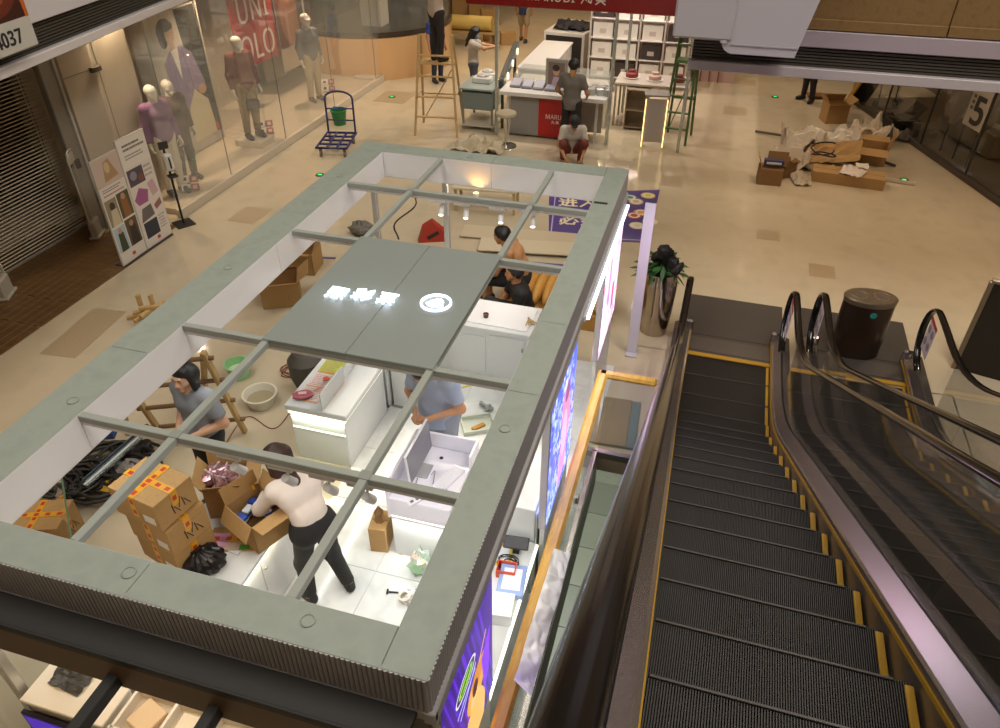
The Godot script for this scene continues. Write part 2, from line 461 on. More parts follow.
func nq(mb: MB, P: PackedVector3Array, N: PackedVector3Array, a: int, b: int, c: int, d: int) -> void:
	if a < 0 or b < 0 or c < 0 or d < 0: return
	mb.t3(P[a], P[b], P[c], N[a], N[b], N[c])
	mb.t3(P[a], P[c], P[d], N[a], N[c], N[d])
func xf(bones: Array, T: Transform3D) -> Array:
	var o := []
	for b in bones:
		var q: Array = b.duplicate(); q[0] = T * (b[0] as Vector3); q[1] = T * (b[1] as Vector3); o.append(q)
	return o
func hand_bones(w: Vector3, d: Vector3, pn: Vector3, side: float, curl: float) -> Array:
	d = d.normalized(); pn = (pn - d * pn.dot(d)).normalized()
	var s := d.cross(pn) * side
	var o := []
	for k in 4: o.append([w, w + d * 0.085 + s * (0.03 - k * 0.02), 0.02, 0.013])
	var ln := [0.068, 0.078, 0.072, 0.056]
	for k in 4:
		var p: Vector3 = w + d * 0.085 + s * (0.031 - k * 0.0205)
		var sp := s * (0.12 - k * 0.08)
		var ang := curl * 0.5
		for j in 3:
			var q: Vector3 = p + ((d + sp) * cos(ang) + pn * sin(ang)).normalized() * ln[k] * [0.45, 0.32, 0.23][j]
			o.append([p, q, 0.0088 - j * 0.0008, 0.008 - j * 0.0008]); p = q; ang += curl * 0.55
	var tb := w + d * 0.03 + s * 0.028
	var tm := tb + (d * 0.6 + s * 0.75 + pn * 0.35).normalized() * 0.04
	var te := tm + (d * 0.9 + s * 0.15 + pn * 0.4).normalized() * 0.034
	o.append([w + d * 0.02, tb, 0.017, 0.014]); o.append([tb, tm, 0.013, 0.0105]); o.append([tm, te, 0.0105, 0.008])
	return o
func person(called: String, label: String, category: String, at: Vector3, turn: float, pose: Dictionary, look: Dictionary, cell := 0.016, group := "") -> Node3D:
	var t := thing(called, label, category, at, turn, group)
	var sc: float = look.get("scale", 1.0)
	t.scale = Vector3.ONE * sc
	var J := {"pelvis": V(0, 0.93, 0), "waist": V(0, 1.09, 0), "chest": V(0, 1.27, 0), "neck": V(0, 1.42, 0.01), "head": V(0, 1.575, -0.015),
		"shl": V(-0.175, 1.375, 0.01), "ell": V(-0.235, 1.11, 0.03), "wrl": V(-0.245, 0.87, -0.04), "shr": V(0.175, 1.375, 0.01), "elr": V(0.235, 1.11, 0.03), "wrr": V(0.245, 0.87, -0.04),
		"hipl": V(-0.085, 0.9, 0), "knl": V(-0.1, 0.49, -0.02), "anl": V(-0.105, 0.08, 0.02), "tol": V(-0.125, 0.035, -0.14), "hipr": V(0.085, 0.9, 0), "knr": V(0.1, 0.49, -0.02), "anr": V(0.105, 0.08, 0.02), "tor": V(0.125, 0.035, -0.14)}
	for kk in pose: J[kk] = pose[kk]
	var w: float = look.get("girth", 1.0)
	var sl: Vector3 = (J.shr - J.shl).normalized(); var hl: Vector3 = (J.hipr - J.hipl).normalized()
	var skin := mat(look.get("skin", "#b98a68"), look.get("gloss", 0.55))
	# body
	var tors := func(inf: float) -> Array: return [
		[J.pelvis - hl * 0.075, J.pelvis + hl * 0.075, 0.105 * w + inf, 0.105 * w + inf], [J.pelvis - hl * 0.04, J.waist - sl * 0.045, 0.1 * w + inf, 0.092 * w + inf], [J.pelvis + hl * 0.04, J.waist + sl * 0.045, 0.1 * w + inf, 0.092 * w + inf],
		[J.waist - sl * 0.045, J.chest - sl * 0.075, 0.092 * w + inf, 0.1 * w + inf], [J.waist + sl * 0.045, J.chest + sl * 0.075, 0.092 * w + inf, 0.1 * w + inf], [J.chest - sl * 0.075, J.chest + sl * 0.075, 0.1 * w + inf, 0.1 * w + inf],
		[J.chest - sl * 0.06, J.shl.lerp(J.shr, 0.12), 0.09 * w + inf, 0.06 + inf], [J.chest + sl * 0.06, J.shl.lerp(J.shr, 0.88), 0.09 * w + inf, 0.06 + inf], [J.shl, J.shr, 0.055 + inf, 0.055 + inf]]
	var body: Array = tors.call(0.0)
	body.append([J.neck - (J.head - J.neck) * 0.3, J.head - (J.head - J.neck) * 0.25, 0.062, 0.053])
	for s in ["l", "r"]:
		body.append([J["sh" + s], J["el" + s], 0.05 * w, 0.04]); body.append([J["el" + s], J["wr" + s], 0.04, 0.027])
		body.append([J["hip" + s], J["kn" + s], 0.088 * w, 0.056]); body.append([J["kn" + s], J["an" + s], 0.056, 0.038])
		body.append([J["an" + s], J["to" + s], 0.035, 0.03])
	var mb := MB.new()
	net(mb, body, cell, 0.05)
	# head
	var hb := Basis(Vector3.UP, look.get("hyaw", 0.0)) * Basis(Vector3.RIGHT, -float(look.get("hpitch", 0.0))) * Basis(V(0, 0, 1), look.get("hroll", 0.0))
	var HT := Transform3D(hb, J.head)
	var face: bool = look.get("face", true)
	var hbn := [[V(0, 0.035, -0.012), V(0, 0.037, 0.032), 0.08, 0.084], [V(0, -0.02, -0.028), V(0, -0.078, -0.058), 0.062, 0.034], [V(-0.03, -0.015, -0.04), V(0.03, -0.015, -0.04), 0.042, 0.042], [V(0, -0.05, 0.03), V(0, -0.15, 0.02), 0.055, 0.055]]
	if face:
		hbn.append_array([[V(0, 0.015, -0.088), V(0, -0.026, -0.103), 0.009, 0.014], [V(-0.014, -0.03, -0.094), V(0.014, -0.03, -0.094), 0.009, 0.009], [V(-0.03, 0.033, -0.082), V(0.03, 0.033, -0.082), 0.014, 0.014], [V(-0.016, -0.055, -0.082), V(0.016, -0.055, -0.082), 0.012, 0.012]])
		for s in [-1.0, 1.0]: hbn.append([V(0.082 * s, -0.012, 0.012), V(0.087 * s, 0.022, 0.02), 0.011, 0.016])
	var fine: float = look.get("fine", 0.006)
	net(mb, xf(hbn, HT), fine, 0.018)
	# hands
	for s in ["l", "r"]:
		var d: Vector3 = pose.get("hd" + s, (J["wr" + s] - J["el" + s]).normalized())
		var pn: Vector3 = pose.get("pn" + s, V(1 if s == "l" else -1, 0, -0.2))
		net(mb, hand_bones(J["wr" + s], d, pn, 1.0 if s == "l" else -1.0, look.get("curl", 0.7)), maxf(fine * 0.75, 0.0042), 0.01)
	var bo := ob("body", mb, skin, t)
	if face:
		for s in [-1.0, 1.0]:
			ob("eye", MB.new().ell(HT * V(0.032 * s, 0.012, -0.082), V(0.013, 0.007, 0.007), 10, 6, hb), mat("#1c1512", 0.3), t)
			ob("eyebrow", MB.new().ell(HT * V(0.033 * s, 0.034, -0.094), V(0.02, 0.004, 0.006), 8, 5, hb), mat("#1c1512", 0.8), t)
		ob("mouth", MB.new().ell(HT * V(0, -0.055, -0.091), V(0.022, 0.006, 0.007), 10, 6, hb), mat("#94504a", 0.5), t)
	# hair
	var hs: String = look.get("hair", "short")
	if hs != "none":
		var hr := [[V(0, 0.062, -0.005), V(0, 0.055, 0.035), 0.083, 0.086], [V(-0.03, 0.03, 0.045), V(0.03, 0.03, 0.045), 0.075, 0.075], [V(0, 0.0, 0.045), V(0, -0.03, 0.045), 0.07, 0.055]]
		if hs == "short":
			for s in [-1.0, 1.0]: hr.append([V(0.062 * s, 0.03, 0.0), V(0.066 * s, 0.0, 0.01), 0.03, 0.018])
		if hs == "bob" or hs == "long":
			hr.append([V(-0.045, 0.09, -0.035), V(0.045, 0.09, -0.035), 0.034, 0.034])
			for s in [-1.0, 1.0]:
				hr.append([V(0.072 * s, 0.05, -0.005), V(0.092 * s, -0.09, 0.0), 0.034, 0.022]); hr.append([V(0.055 * s, 0.04, 0.05), V(0.068 * s, -0.105, 0.04), 0.055, 0.035])
			hr.append([V(0, 0.03, 0.07), V(0, -0.1, 0.06), 0.06, 0.04])
		if hs == "long":
			hr.append([V(0, -0.02, 0.085), V(0.01, -0.2, 0.1), 0.06, 0.045]); hr.append([V(0.01, -0.2, 0.1), V(0.0, -0.33, 0.1), 0.045, 0.02])
		var hm := MB.new(); net(hm, xf(hr, HT), maxf(fine, 0.007), 0.03)
		ob("hair", hm, mat(look.get("haircol", "#15110f"), 0.5), t)
	if look.get("cap", "") != "":
		var cm := MB.new(); net(cm, xf([[V(0, 0.075, -0.005), V(0, 0.07, 0.03), 0.09, 0.092], [V(-0.04, 0.06, -0.09), V(0.04, 0.06, -0.09), 0.014, 0.014], [V(-0.03, 0.055, -0.13), V(0.03, 0.055, -0.13), 0.012, 0.012]], HT), 0.009, 0.04)
		ob("cap", cm, mat(look.cap, 0.8), t)
	if look.get("mask", "") != "":
		var mm := MB.new(); net(mm, xf([[V(-0.035, -0.04, -0.07), V(0.035, -0.04, -0.07), 0.042, 0.042], [V(0, -0.02, -0.092), V(0, -0.06, -0.082), 0.022, 0.022]], HT), 0.007, 0.02)
		ob("face_mask", mm, mat(look.mask, 0.8), t)
	# clothes
	var sv: String = look.get("sleeve", "short")
	if look.has("shirt"):
		var sb: Array = tors.call(look.get("loose", 0.016))
		if look.has("hem"): sb.append([J.pelvis, J.pelvis + V(0, -float(look.hem), 0), 0.135 * w, 0.145 * w, 1])
		for s in ["l", "r"]:
			var A: Vector3 = J["sh" + s]; var E: Vector3 = J["el" + s]; var W: Vector3 = J["wr" + s]
			if sv == "short": sb.append([A, A.lerp(E, 0.72), 0.066 * w, 0.066, 1])
			else:
				sb.append([A, E, 0.064 * w, 0.056])
				sb.append([E, E.lerp(W, 0.93 if sv == "long" else 0.3), 0.055, 0.043, 1])
		sb.append([J.neck - V(0, 0.04, 0), J.neck + (J.head - J.neck) * 0.12, 0.075, 0.066, 1])
		var sm := MB.new(); net(sm, sb, cell, 0.045)
		ob(look.get("top", "shirt"), sm, mat(look.shirt, 0.85), t)
	if look.has("pants"):
		var pb := [[J.pelvis - hl * 0.075, J.pelvis + hl * 0.075, 0.122 * w, 0.122 * w], [J.pelvis, J.pelvis.lerp(J.waist, 0.75 if look.get("tuck", false) else 0.45), 0.11 * w, 0.105 * w]]
		if look.get("tuck", false): pb.append_array([[J.pelvis - hl * 0.08, J.pelvis.lerp(J.waist, 0.55) - sl * 0.06, 0.132 * w, 0.125 * w, 1], [J.pelvis + hl * 0.08, J.pelvis.lerp(J.waist, 0.55) + sl * 0.06, 0.132 * w, 0.125 * w, 1]])
		for s in ["l", "r"]:
			var Hp: Vector3 = J["hip" + s]; var K: Vector3 = J["kn" + s]; var A: Vector3 = J["an" + s]
			if look.get("shorts", false): pb.append([Hp, Hp.lerp(K, 1.0), 0.105 * w, 0.09, 1])
			else:
				pb.append([Hp, K, 0.104 * w, 0.074]); pb.append([K, K.lerp(A, 0.95), 0.074, 0.06, 1])
		var pm := MB.new(); net(pm, pb, cell, 0.04)
		ob(look.get("bottom", "trousers"), pm, mat(look.pants, 0.85), t)
	if look.has("shoes"):
		for s in ["l", "r"]:
			var A: Vector3 = J["an" + s]; var T2: Vector3 = J["to" + s]
			var hd := (T2 - A); hd.y = 0; hd = hd.normalized()
			var sh := MB.new()
			net(sh, [[V(A.x, T2.y + 0.012, A.z) - hd * 0.03, T2 + V(0, 0.008, 0), 0.046, 0.042], [A, A.lerp(T2, 0.6), 0.05, 0.045]], 0.012, 0.02)
			ob("shoe", sh, mat(look.shoes, 0.6), t)
	return t
# ---------------------------------------------------------------- the place
func _ready() -> void:
	rng.seed = 7
	CB = cam_basis(0.634073, 0.279834, 0.002988)
	var cam := Camera3D.new(); cam.name = "camera"; add_child(cam)
	cam.transform = Transform3D(CB, CAM); cam.fov = rad_to_deg(2.0 * atan(364.0 / FPX)); cam.near = 0.03; cam.far = 120.0; cam.current = true
	var env := Environment.new()
	env.background_mode = Environment.BG_COLOR; env.background_color = Color("#15120f")
	env.tonemap_mode = Environment.TONE_MAPPER_LINEAR; env.tonemap_exposure = 1.0
	env.sdfgi_enabled = true; env.ssao_enabled = true; env.ssil_enabled = true
	var we := WorldEnvironment.new(); we.name = "environment"; we.environment = env; add_child(we)
	lights()
	materials()
	shell()
	slabs()
	shop_left()
	escalators()
	guard_rail()
	canopy()
	neighbour()
	counters()
	clutter()
	corridor()
	far_shop()
	rubbish()
	shop_right()
	people()
func lights() -> void:
	# atrium ceiling panels, high above the picture
	for p in [[4.0, -3.5, 78.0], [2.5, -13.0, 42.0], [-5.5, -3.0, 40.0]]:
		var t := thing("ceiling_light_panel", "large luminous light panel under the high atrium ceiling", "ceiling light", V(p[0], 12.9, p[1]), 0.0, "atrium ceiling panels")
		ob("frame", bx(V(0, 0, 0), V(3.3, 0.14, 6.3), 0.02), mat("#d8d6d0", 0.5), t)
		ob("diffuser", bx(V(0, -0.08, 0), V(3, 0.03, 6), 0.0), glow("#fff3e2", 2.0), t)
		area(V(p[0], 12.75, p[1]), V(p[0], 0, p[1]), Vector2(3, 6), "#f8f2e8", p[2])
	# warm recessed downlights: under the bridge on the right, under the gallery on the left, over the far counters
	var dl := []
	for x in [1.2, 4.2, 7.2]:
		for z in [-10.5, -13.5, -16.5, -20.0]: dl.append([x, 3.18, z, 3.0, "#ffe4c4", "bridge soffit"])
	for z in [-10.0, -13.0, -16.0]: dl.append([-9.1, 3.18, z, 6.0, "#ffe2bd", "shop window soffit"])
	for z in [-1.0, -4.5]: dl.append([-7.9, 3.18, z, 1.1, "#ffd2a0", "shop window soffit"])
	for q in [[-8.9, -16.6], [-6.6, -19.5], [-8.6, -23.5], [-5.0, -25.0], [-2.5, -24.0]]: dl.append([q[0], 5.4, q[1], 8.0, "#ffd7a5", "far gallery soffit"])
	for q in [[-4.8, -15.8], [-2.4, -16.0], [-1.2, -17.6], [-4.2, -18.5]]: dl.append([q[0], 5.4, q[1], 7.0, "#fff2e4", "far gallery soffit"])
	for d in dl:
		var t := thing("downlight", "round white recessed downlight in the " + d[5], "downlight", V(d[0], d[1], d[2]), 0.0, d[5] + " downlights")
		ob("ring", MB.new().lathe(V(0, 0, 0), [Vector2(0.062, 0.03), Vector2(0.085, 0.03), Vector2(0.085, 0.0), Vector2(0.062, 0.0), Vector2(0.062, 0.03)], 20), mat("#e8e6e2", 0.5), t)
		ob("lens", MB.new().cyl(V(0, 0.004, 0), V(0, 0.02, 0), 0.06, 0.06, 16), glow(d[4], 6.0), t)
		spot(V(d[0], d[1] - 0.01, d[2]), V(d[0], 0, d[2] + 0.001), 62.0, d[4], d[3], 0.06)
func materials() -> void:
	tmat("stone", noise_tex(3, 0.012, ["#bdae94", "#c3b59b", "#c6b89e", "#bfb197"]), 0.35, 0.09)
	tmat("mosaic", noise_tex(5, 0.09, ["#9c8a6e", "#b39f80", "#a8967a", "#8f7d62"]), 2.2, 0.35)
	tmat("marble", noise_tex(9, 0.012, ["#d9dbd9", "#dcdedc", "#cfd2d0", "#dcdedc", "#d7dad8"]), 0.5, 0.1)
	tmat("wood_floor", noise_tex(11, 0.02, ["#5c4324", "#6e5230", "#584022", "#765834"], 256, 4, 0.25, 3.0), 0.8, 0.4)
	tmat("oak", noise_tex(13, 0.02, ["#c4943c", "#d0a24a", "#bb8a36", "#d6aa54"], 256, 4, 3.0, 0.3), 0.9, 0.32)
	tmat("pine", noise_tex(15, 0.02, ["#b0915f", "#bf9f6c", "#a68755"], 256, 4, 3.0, 0.3), 1.4, 0.6)
	tmat("card", noise_tex(17, 0.03, ["#a5814f", "#b08b58", "#a88453"]), 1.6, 0.8)
	tmat("card_dark", noise_tex(18, 0.03, ["#7d5c36", "#8a683f", "#80603a"]), 1.6, 0.85)
	tmat("grey_paint", noise_tex(19, 0.02, ["#8d958d", "#949c93", "#8a928a"]), 0.7, 0.55)
	tmat("tan_board", noise_tex(21, 0.05, ["#7c5f36", "#84663c", "#755a33"]), 0.8, 0.7)
	tmat("lower_stone", noise_tex(23, 0.02, ["#8f9287", "#a3a598", "#989b8e"]), 0.7, 0.3)
	M.white = mat("#e9e7e8", 0.12); M.steel = mat("#b9b4ae", 0.22, 0.95); M.chrome = mat("#d5d5d3", 0.08, 1.0); M.black = mat("#161514", 0.5)
func shell() -> void:
	# floor: one polished slab with the opening beside the escalators left out
	var f := MB.new()
	f.box(V(-10.3, -0.15, -14.0), V(19.4, 0.3, 40)); f.box(V(8.6, -0.15, -14.0), V(10.8, 0.3, 40)); f.box(V(1.3, -0.15, -20.96), V(3.8, 0.3, 26.08)); f.box(V(-0.31, -0.15, -6.91), V(0.58, 0.3, 2.06)); f.box(V(3.02, -0.15, -6.91), V(0.4, 0.3, 2.06))
	var fo := struct("floor", f, M.stone)
	var til := [[768, 235, .36, .36, 0], [822, 271, .36, .4, 0], [735, 111, .5, .6, 0], [745, 82, .5, .5, 0], [672, 181, .4, .5, 0], [85, 332, .5, 1.1, .1], [395, 97, .8, .9, 0], [250, 215, .5, .6, 0], [895, 175, .5, .5, 0], [700, 84, .5, .5, 0], [640, 125, .4, .5, 0]]
	for q in til:
		var p := fl(q[0], q[1])
		ob("inlay_tile", bx(V(0, 0.0, 0), V(q[2], 0.004, q[3])), M.mosaic, fo, V(p.x, 0.001, p.z)).rotation.y = q[4]
	for q in [[392, 97], [320, 175], [904, 180], [775, 97]]:
		var p := fl(q[0], q[1])
		var s := ob("floor_marker", MB.new().cyl(V(0, 0, 0), V(0, 0.006, 0), 0.09, 0.085, 16), mat("#3a3f3a", 0.4), fo, V(p.x, 0.002, p.z))
		ob("marker_light", MB.new().box(V(0, 0.008, 0), V(0.07, 0.004, 0.04)), glow("#39e070", 1.6), s)
	# floor one storey below, seen through the opening
	var lf := struct("floor_lower", b2(-14, 14, -4.8, -4.5, -22, 8), M.lower_stone)
	for i in 9:
		for j in 9:
			ob("stone_tile", bx(Vector3.ZERO, V(0.79, 0.02, 0.79), 0.004), mat(["#9b9e92", "#8d9085", "#a4a69a"][(i * 7 + j * 5) % 3], 0.25), lf, V(-4.0 + i * 0.8, -4.49, -9.5 + j * 0.8))
	area(V(-1.0, -0.45, -8.5), V(-1.0, -4.5, -8.5), Vector2(2, 4), "#eef4e4", 12.0)
	var pn := thing("ceiling_light_panel", "luminous light panel on the ceiling of the storey below", "ceiling light", V(-1.0, -0.4, -8.5))
	ob("diffuser", bx(V(0, 0, 0), V(2, 0.03, 4)), glow("#eef4e6", 1.0), pn); ob("frame", bx(V(0, 0.04, 0), V(2.1, 0.05, 4.1), 0.01), mat("#d8d6d0", 0.5), pn)
	# outer walls and roof, all out of the picture
	struct("wall_back", b2(-20, 14, -4.8, 13.2, -34.3, -34), mat("#b5a58c", 0.7))
	struct("wall_front", b2(-20, 14, -4.8, 13.2, 6, 6.3), mat("#a79a86", 0.7))
	struct("wall_left", b2(-20.3, -20, -4.8, 13.2, -34, 6), mat("#a79a86", 0.7))
	struct("wall_right", b2(14, 14.3, -4.8, 13.2, -34, 6), mat("#a79a86", 0.7))
	struct("ceiling", b2(-20.3, 14.3, 13.2, 13.5, -34.3, 6.3), mat("#cfc9be", 0.8))
func slabs() -> void:
	# gallery on the left: white trim, dark louvre band and white fascia along a slanting edge
	var A := V(-7.372, 0, -6.365); var B := V(-8.027, 0, -10.414)
	var d := (B - A).normalized(); var s := A - d * 8.5; var e := A + d * 4.7
	var nn := V(-d.z, 0, d.x)      # towards the atrium
	if nn.x < 0: nn = -nn
	var yaw := Basis(d.cross(Vector3.UP) * -1.0, Vector3.UP, d) if true else Basis()
	yaw = Basis(nn, Vector3.UP, nn.cross(Vector3.UP))
	var ln := (e - s).length(); var mid := (s + e) / 2
	var g := struct("trim_1", bx(mid + V(0, 3.2, 0) - nn * 0.05, V(0.12, 0.1, ln), 0.008, yaw), mat("#d9d3d4", 0.3), "white trim under the gallery edge", "trim")
	var lv := MB.new()
	for i in 9: lv.box(mid + V(0, 3.27 + i * 0.033, 0) - nn * 0.1, V(0.03, 0.02, ln), 0.0, yaw)
	lv.box(mid + V(0, 3.4, 0) - nn * 0.14, V(0.04, 0.34, ln), 0.0, yaw)
	ob("louvre_band", lv, mat("#4a453d", 0.6), g).set_meta("kind", "stuff")
	ob("fascia_panel", bx(mid + V(0, 4.3, 0) - nn * 0.1, V(0.2, 1.5, ln), 0.01, yaw), mat("#d6d0d4", 0.4), g)
	var pl := PackedVector2Array([Vector2(s.x, s.z) - Vector2(nn.x, nn.z) * 0.2, Vector2(e.x, e.z) - Vector2(nn.x, nn.z) * 0.2, Vector2(-8.25, -12), Vector2(-8.25, -33.9), Vector2(-19.9, -33.9), Vector2(-19.9, 5.9)])
	struct("ceiling_gallery", MB.new().ext(pl, V(0, 3.25, 0), V(1, 0, 0), V(0, 0, 1), V(0, 0.8, 0)), mat("#c9c0b2", 0.7))
	# number sign hanging on the gallery fascia
	var c0 := fl(37, 44, 3.42)
	var sg := thing("shop_number_sign", "hanging sign with food picture and number 4037 on gallery fascia", "sign", V(c0.x, 3.42, c0.z), 0.0)
	sg.transform.basis = yaw
	var im := im_new(128, 160, "#c9c6bd")
	im_rect(im, 0, 0, 1, 0.68, "#3d1710"); im_ell(im, 0.35, 0.2, 0.6, 0.42, "#6d2c18"); im_ell(im, 0.3, 0.3, 0.3, 0.2, "#8c4526"); im_ell(im, 0.6, 0.1, 0.25, 0.2, "#551c10")
	im_ell(im, 0.2, 0.12, 0.1, 0.08, "#a05a35"); im_ell(im, 0.45, 0.42, 0.12, 0.07, "#a3562c"); im_poly(im, [[0.86, 0], [1, 0], [1, 0.68], [0.93, 0.68]], "#c8671f")
	ob("board", bx(V(0.0, 0.45, 0.35), V(0.05, 0.9, 0.7), 0.006), mat("#c9c6bd", 0.5), sg)
	var pm := MB.new(); pm.quad(V(0.027, 0.01, 0.69), V(0.027, 0.01, 0.01), V(0.027, 0.89, 0.01), V(0.027, 0.89, 0.69), V(1, 0, 0))
	ob("picture", pm, print_mat(im), sg)
	var tx := obm("number", txt("4037", 0.14, 0.004, "Droid Sans", true), mat("#2c2b2b", 0.5), sg, V(0.03, 0.14, 0.43)); tx.rotation.y = PI / 2
	# bridge edge on the right: trim, louvre band, fascia and tan boards
	var r := struct("trim_2", b2(-0.38, 14, 3.19, 3.29, -8.83, -8.73, 0.006), mat("#b9b0b2", 0.35), "pale trim under the bridge edge", "trim")
	var lw := MB.new()
	for i in 7: lw.box(V(6.8, 3.305 + i * 0.031, -8.82), V(14.3, 0.02, 0.03))
	lw.box(V(6.8, 3.4, -8.86), V(14.3, 0.3, 0.04))
	ob("louvre_band", lw, mat("#4a443c", 0.6), r).set_meta("kind", "stuff")
	ob("fascia_panel", b2(-0.38, 14, 3.5, 3.66, -8.9, -8.74, 0.006), mat("#a89ca4", 0.4), r)
	var xs := [0.2, 2.08, 2.62, 4.6, 6.6]
	for i in 4:
		ob("tan_board", bx(V((xs[i] + xs[i + 1]) / 2, 4.32, -8.8 - 0.015 * (i % 2)), V(xs[i + 1] - xs[i] - 0.012, 1.3, 0.05), 0.004), M.tan_board, r)
		ob("tan_skirting", bx(V((xs[i] + xs[i + 1]) / 2, 3.72, -8.78 - 0.015 * (i % 2)), V(xs[i + 1] - xs[i] - 0.012, 0.1, 0.06), 0.004), M.tan_board, r)
	struct("ceiling_bridge", b2(-0.36, 14, 3.25, 4.05, -24, -8.95), mat("#c4b7a2", 0.7))
	# the rounded white casing in front of the bridge edge
	var cs := thing("casing", "rounded white metal casing projecting in front of the bridge edge", "casing", V(0, 3.46, -8.4))
	ob("back_panel", bx(V(-0.26, 0.75, -0.12), V(0.6, 1.25, 0.3), 0.02), mat("#b9b4bb", 0.35), cs)
	var po := PackedVector2Array()
	for i in 9: po.append(Vector2(0.0 - 0.13 * sin(PI / 2 * i / 8.0), 0.13 * (1 - cos(PI / 2 * i / 8.0)) ) + Vector2(0.07, 0))
	po.append_array([Vector2(-0.07, 1.4), Vector2(0.98, 1.4), Vector2(0.68, 0.0)])
	ob("front_panel", MB.new().ext(po, V(0, 0, -0.1), V(1, 0, 0), V(0, 1, 0), V(0, 0, 0.1)), mat("#bdb8c0", 0.3), cs)
	ob("rounded_edge", MB.new().cyl(V(-0.03, 0.1, -0.02), V(-0.03, 1.4, -0.02), 0.045, 0.045, 16), mat("#c4bfc6", 0.25), cs)
	ob("drip_lip", bx(V(0.36, 0.09, 0.004), V(0.66, 0.012, 0.012)), mat("#a9a4ac", 0.4), cs)
func shop_left() -> void:
	# wooden threshold floor
	var wf := struct("floor_entrance", b2(-10.2, -8.12, 0, 0.006, -8.7, 1.5), M.wood_floor, "dark wooden entrance floor", "floor")
	for i in 15:
		for j in 4:
			ob("plank", bx(Vector3.ZERO, V(0.13, 0.012, 2.5), 0.003), M.wood_floor, wf, V(-9.05 - 0.133 * (i - 7), 0.006, -7.4 + j * 2.52 - 0.6 * (i % 2)))
	# see-through roller shutter
	var sh := thing("roller_shutter", "closed dark see-through roller shutter across the shop entrance", "shutter", V(-9.62, 0, -5.0))
	for i in 62: ob("slat", bx(V(0, 0.03 + i * 0.052, 0), V(0.016, 0.017, 7.6), 0.003), mat("#c4b8a4", 0.5), sh)
	for i in 9: ob("link", bx(V(-0.006, 1.6, -3.6 + i * 0.9), V(0.006, 3.2, 0.012)), mat("#6e675b", 0.5, 0.3), sh)
	ob("bottom_bar", bx(V(0, 0.02, 0), V(0.03, 0.05, 7.6), 0.005), mat("#a1978a", 0.5, 0.3), sh)
	var ib := struct("wall_shop_inner", b2(-12.2, -12, 0, 3.25, -8.7, 2), mat("#4b4237", 0.8))
	for i in 10: ob("shelf_panel", bx(V(-11.7, 1.3, -8.2 + i * 0.85), V(0.5, 2.6, 0.35), 0.01), mat(["#51473a", "#3a332a"][i % 2], 0.7), ib)
	struct("wall_shop_end", b2(-12.2, -8.9, 0, 3.25, 1.6, 1.8), mat("#5a5043", 0.8))
	# grey steel pillar and the wall panel beside the glass
	var pi := thing("door_pillar", "grey steel pillar between the shutter and the shop window", "pillar", V(-9.2, 0, -8.72))
	ob("post", bx(V(-0.08, 1.6, 0.0), V(0.12, 3.2, 0.24), 0.012), mat("#8c867d", 0.35, 0.3), pi)
	ob("edge_trim", bx(V(-0.05, 1.6, -0.15), V(0.1, 3.2, 0.04), 0.004), mat("#cfc9c1", 0.4), pi)
	ob("switch_plate", bx(V(-0.016, 1.15, 0.02), V(0.012, 0.14, 0.1), 0.003), mat("#4d473f", 0.4), pi)
	var wp := struct("wall_window_return", b2(-9.3, -9.15, 0, 3.2, -10.35, -8.89), mat("#b8ab98", 0.6), "beige wall panel beside the shop window", "wall")
	ob("panel_joint", b2(-9.15, -9.146, 2.35, 2.36, -9.6, -8.89), mat("#6f665a", 0.6), wp); ob("panel_joint", b2(-9.15, -9.146, 0, 3.2, -9.61, -9.6), mat("#6f665a", 0.6), wp)
	ob("door_closer", bx(V(-9.11, 2.35, -9.5), V(0.07, 0.08, 0.2), 0.008), mat("#4a4239", 0.4, 0.4), wp)
	struct("window_11", b2(-9.14, -8.33, 0.15, 3.2, -9.512, -9.5), glass("#d9e2dc", 0.08), "glass return of the shop window", "window")
	# window display
	var sf := struct("floor_shop_window", b2(-11, -8.35, 0, 0.1, -18.2, -9.62), mat("#c2b29a", 0.3), "raised beige floor of the window display", "floor")
	ob("plinth", b2(-8.36, -8.27, 0, 0.15, -18.0, -9.5, 0.006), mat("#c9bda9", 0.3), sf)
	struct("wall_display", b2(-11.0, -10.8, 0, 3.25, -17.6, -9.6), mat("#b3a897", 0.7), "grey-white back wall of the shop window", "wall")
	var zs := [-9.5, -11.1, -13.1, -15.3, -17.6]
	for i in 4:
		var w := struct("window_%d" % (i + 1), b2(-8.326, -8.314, 0.15, 3.2, zs[i + 1] + 0.006, zs[i] - 0.006), glass("#d9e2dc", 0.10), "clear shop window pane", "window")
		ob("seal", b2(-8.325, -8.315, 0.15, 3.2, zs[i + 1] - 0.006, zs[i + 1] + 0.006), mat("#5c5c57", 0.4), w)
	# curved corner of the glass
	var arc := MB.new(); var arp := PackedVector2Array()
	for i in 11: arp.append(Vector2(-8.95 + 0.63 * cos(PI / 2 * i / 10.0), -17.6 - 1.3 * sin(PI / 2 * i / 10.0)))
	for i in 10:
		var a := arp[i]; var b := arp[i + 1]
		arc.quad(V(a.x, 0.15, a.y), V(b.x, 0.15, b.y), V(b.x, 3.2, b.y), V(a.x, 3.2, a.y), V(1, 0, -1))
	var wc := struct("window_5", arc, glass("#d9e2dc", 0.14), "curved glass at the end of the shop window", "window")
	var pc := PackedVector2Array([Vector2(-8.95, -17.6)]); for p in arp: pc.append((p - Vector2(-8.95, -17.6)) * 1.05 + Vector2(-8.95, -17.6))
	ob("plinth", MB.new().ext(pc, V(0, 0, 0), V(1, 0, 0), V(0, 0, 1), V(0, 0.15, 0)), mat("#c9bda9", 0.3), wc)
	ob("corner_post", MB.new().cyl(V(-8.75, 0.15, -18.82), V(-8.75, 3.2, -18.82), 0.035, 0.035, 12), M.steel, wc)
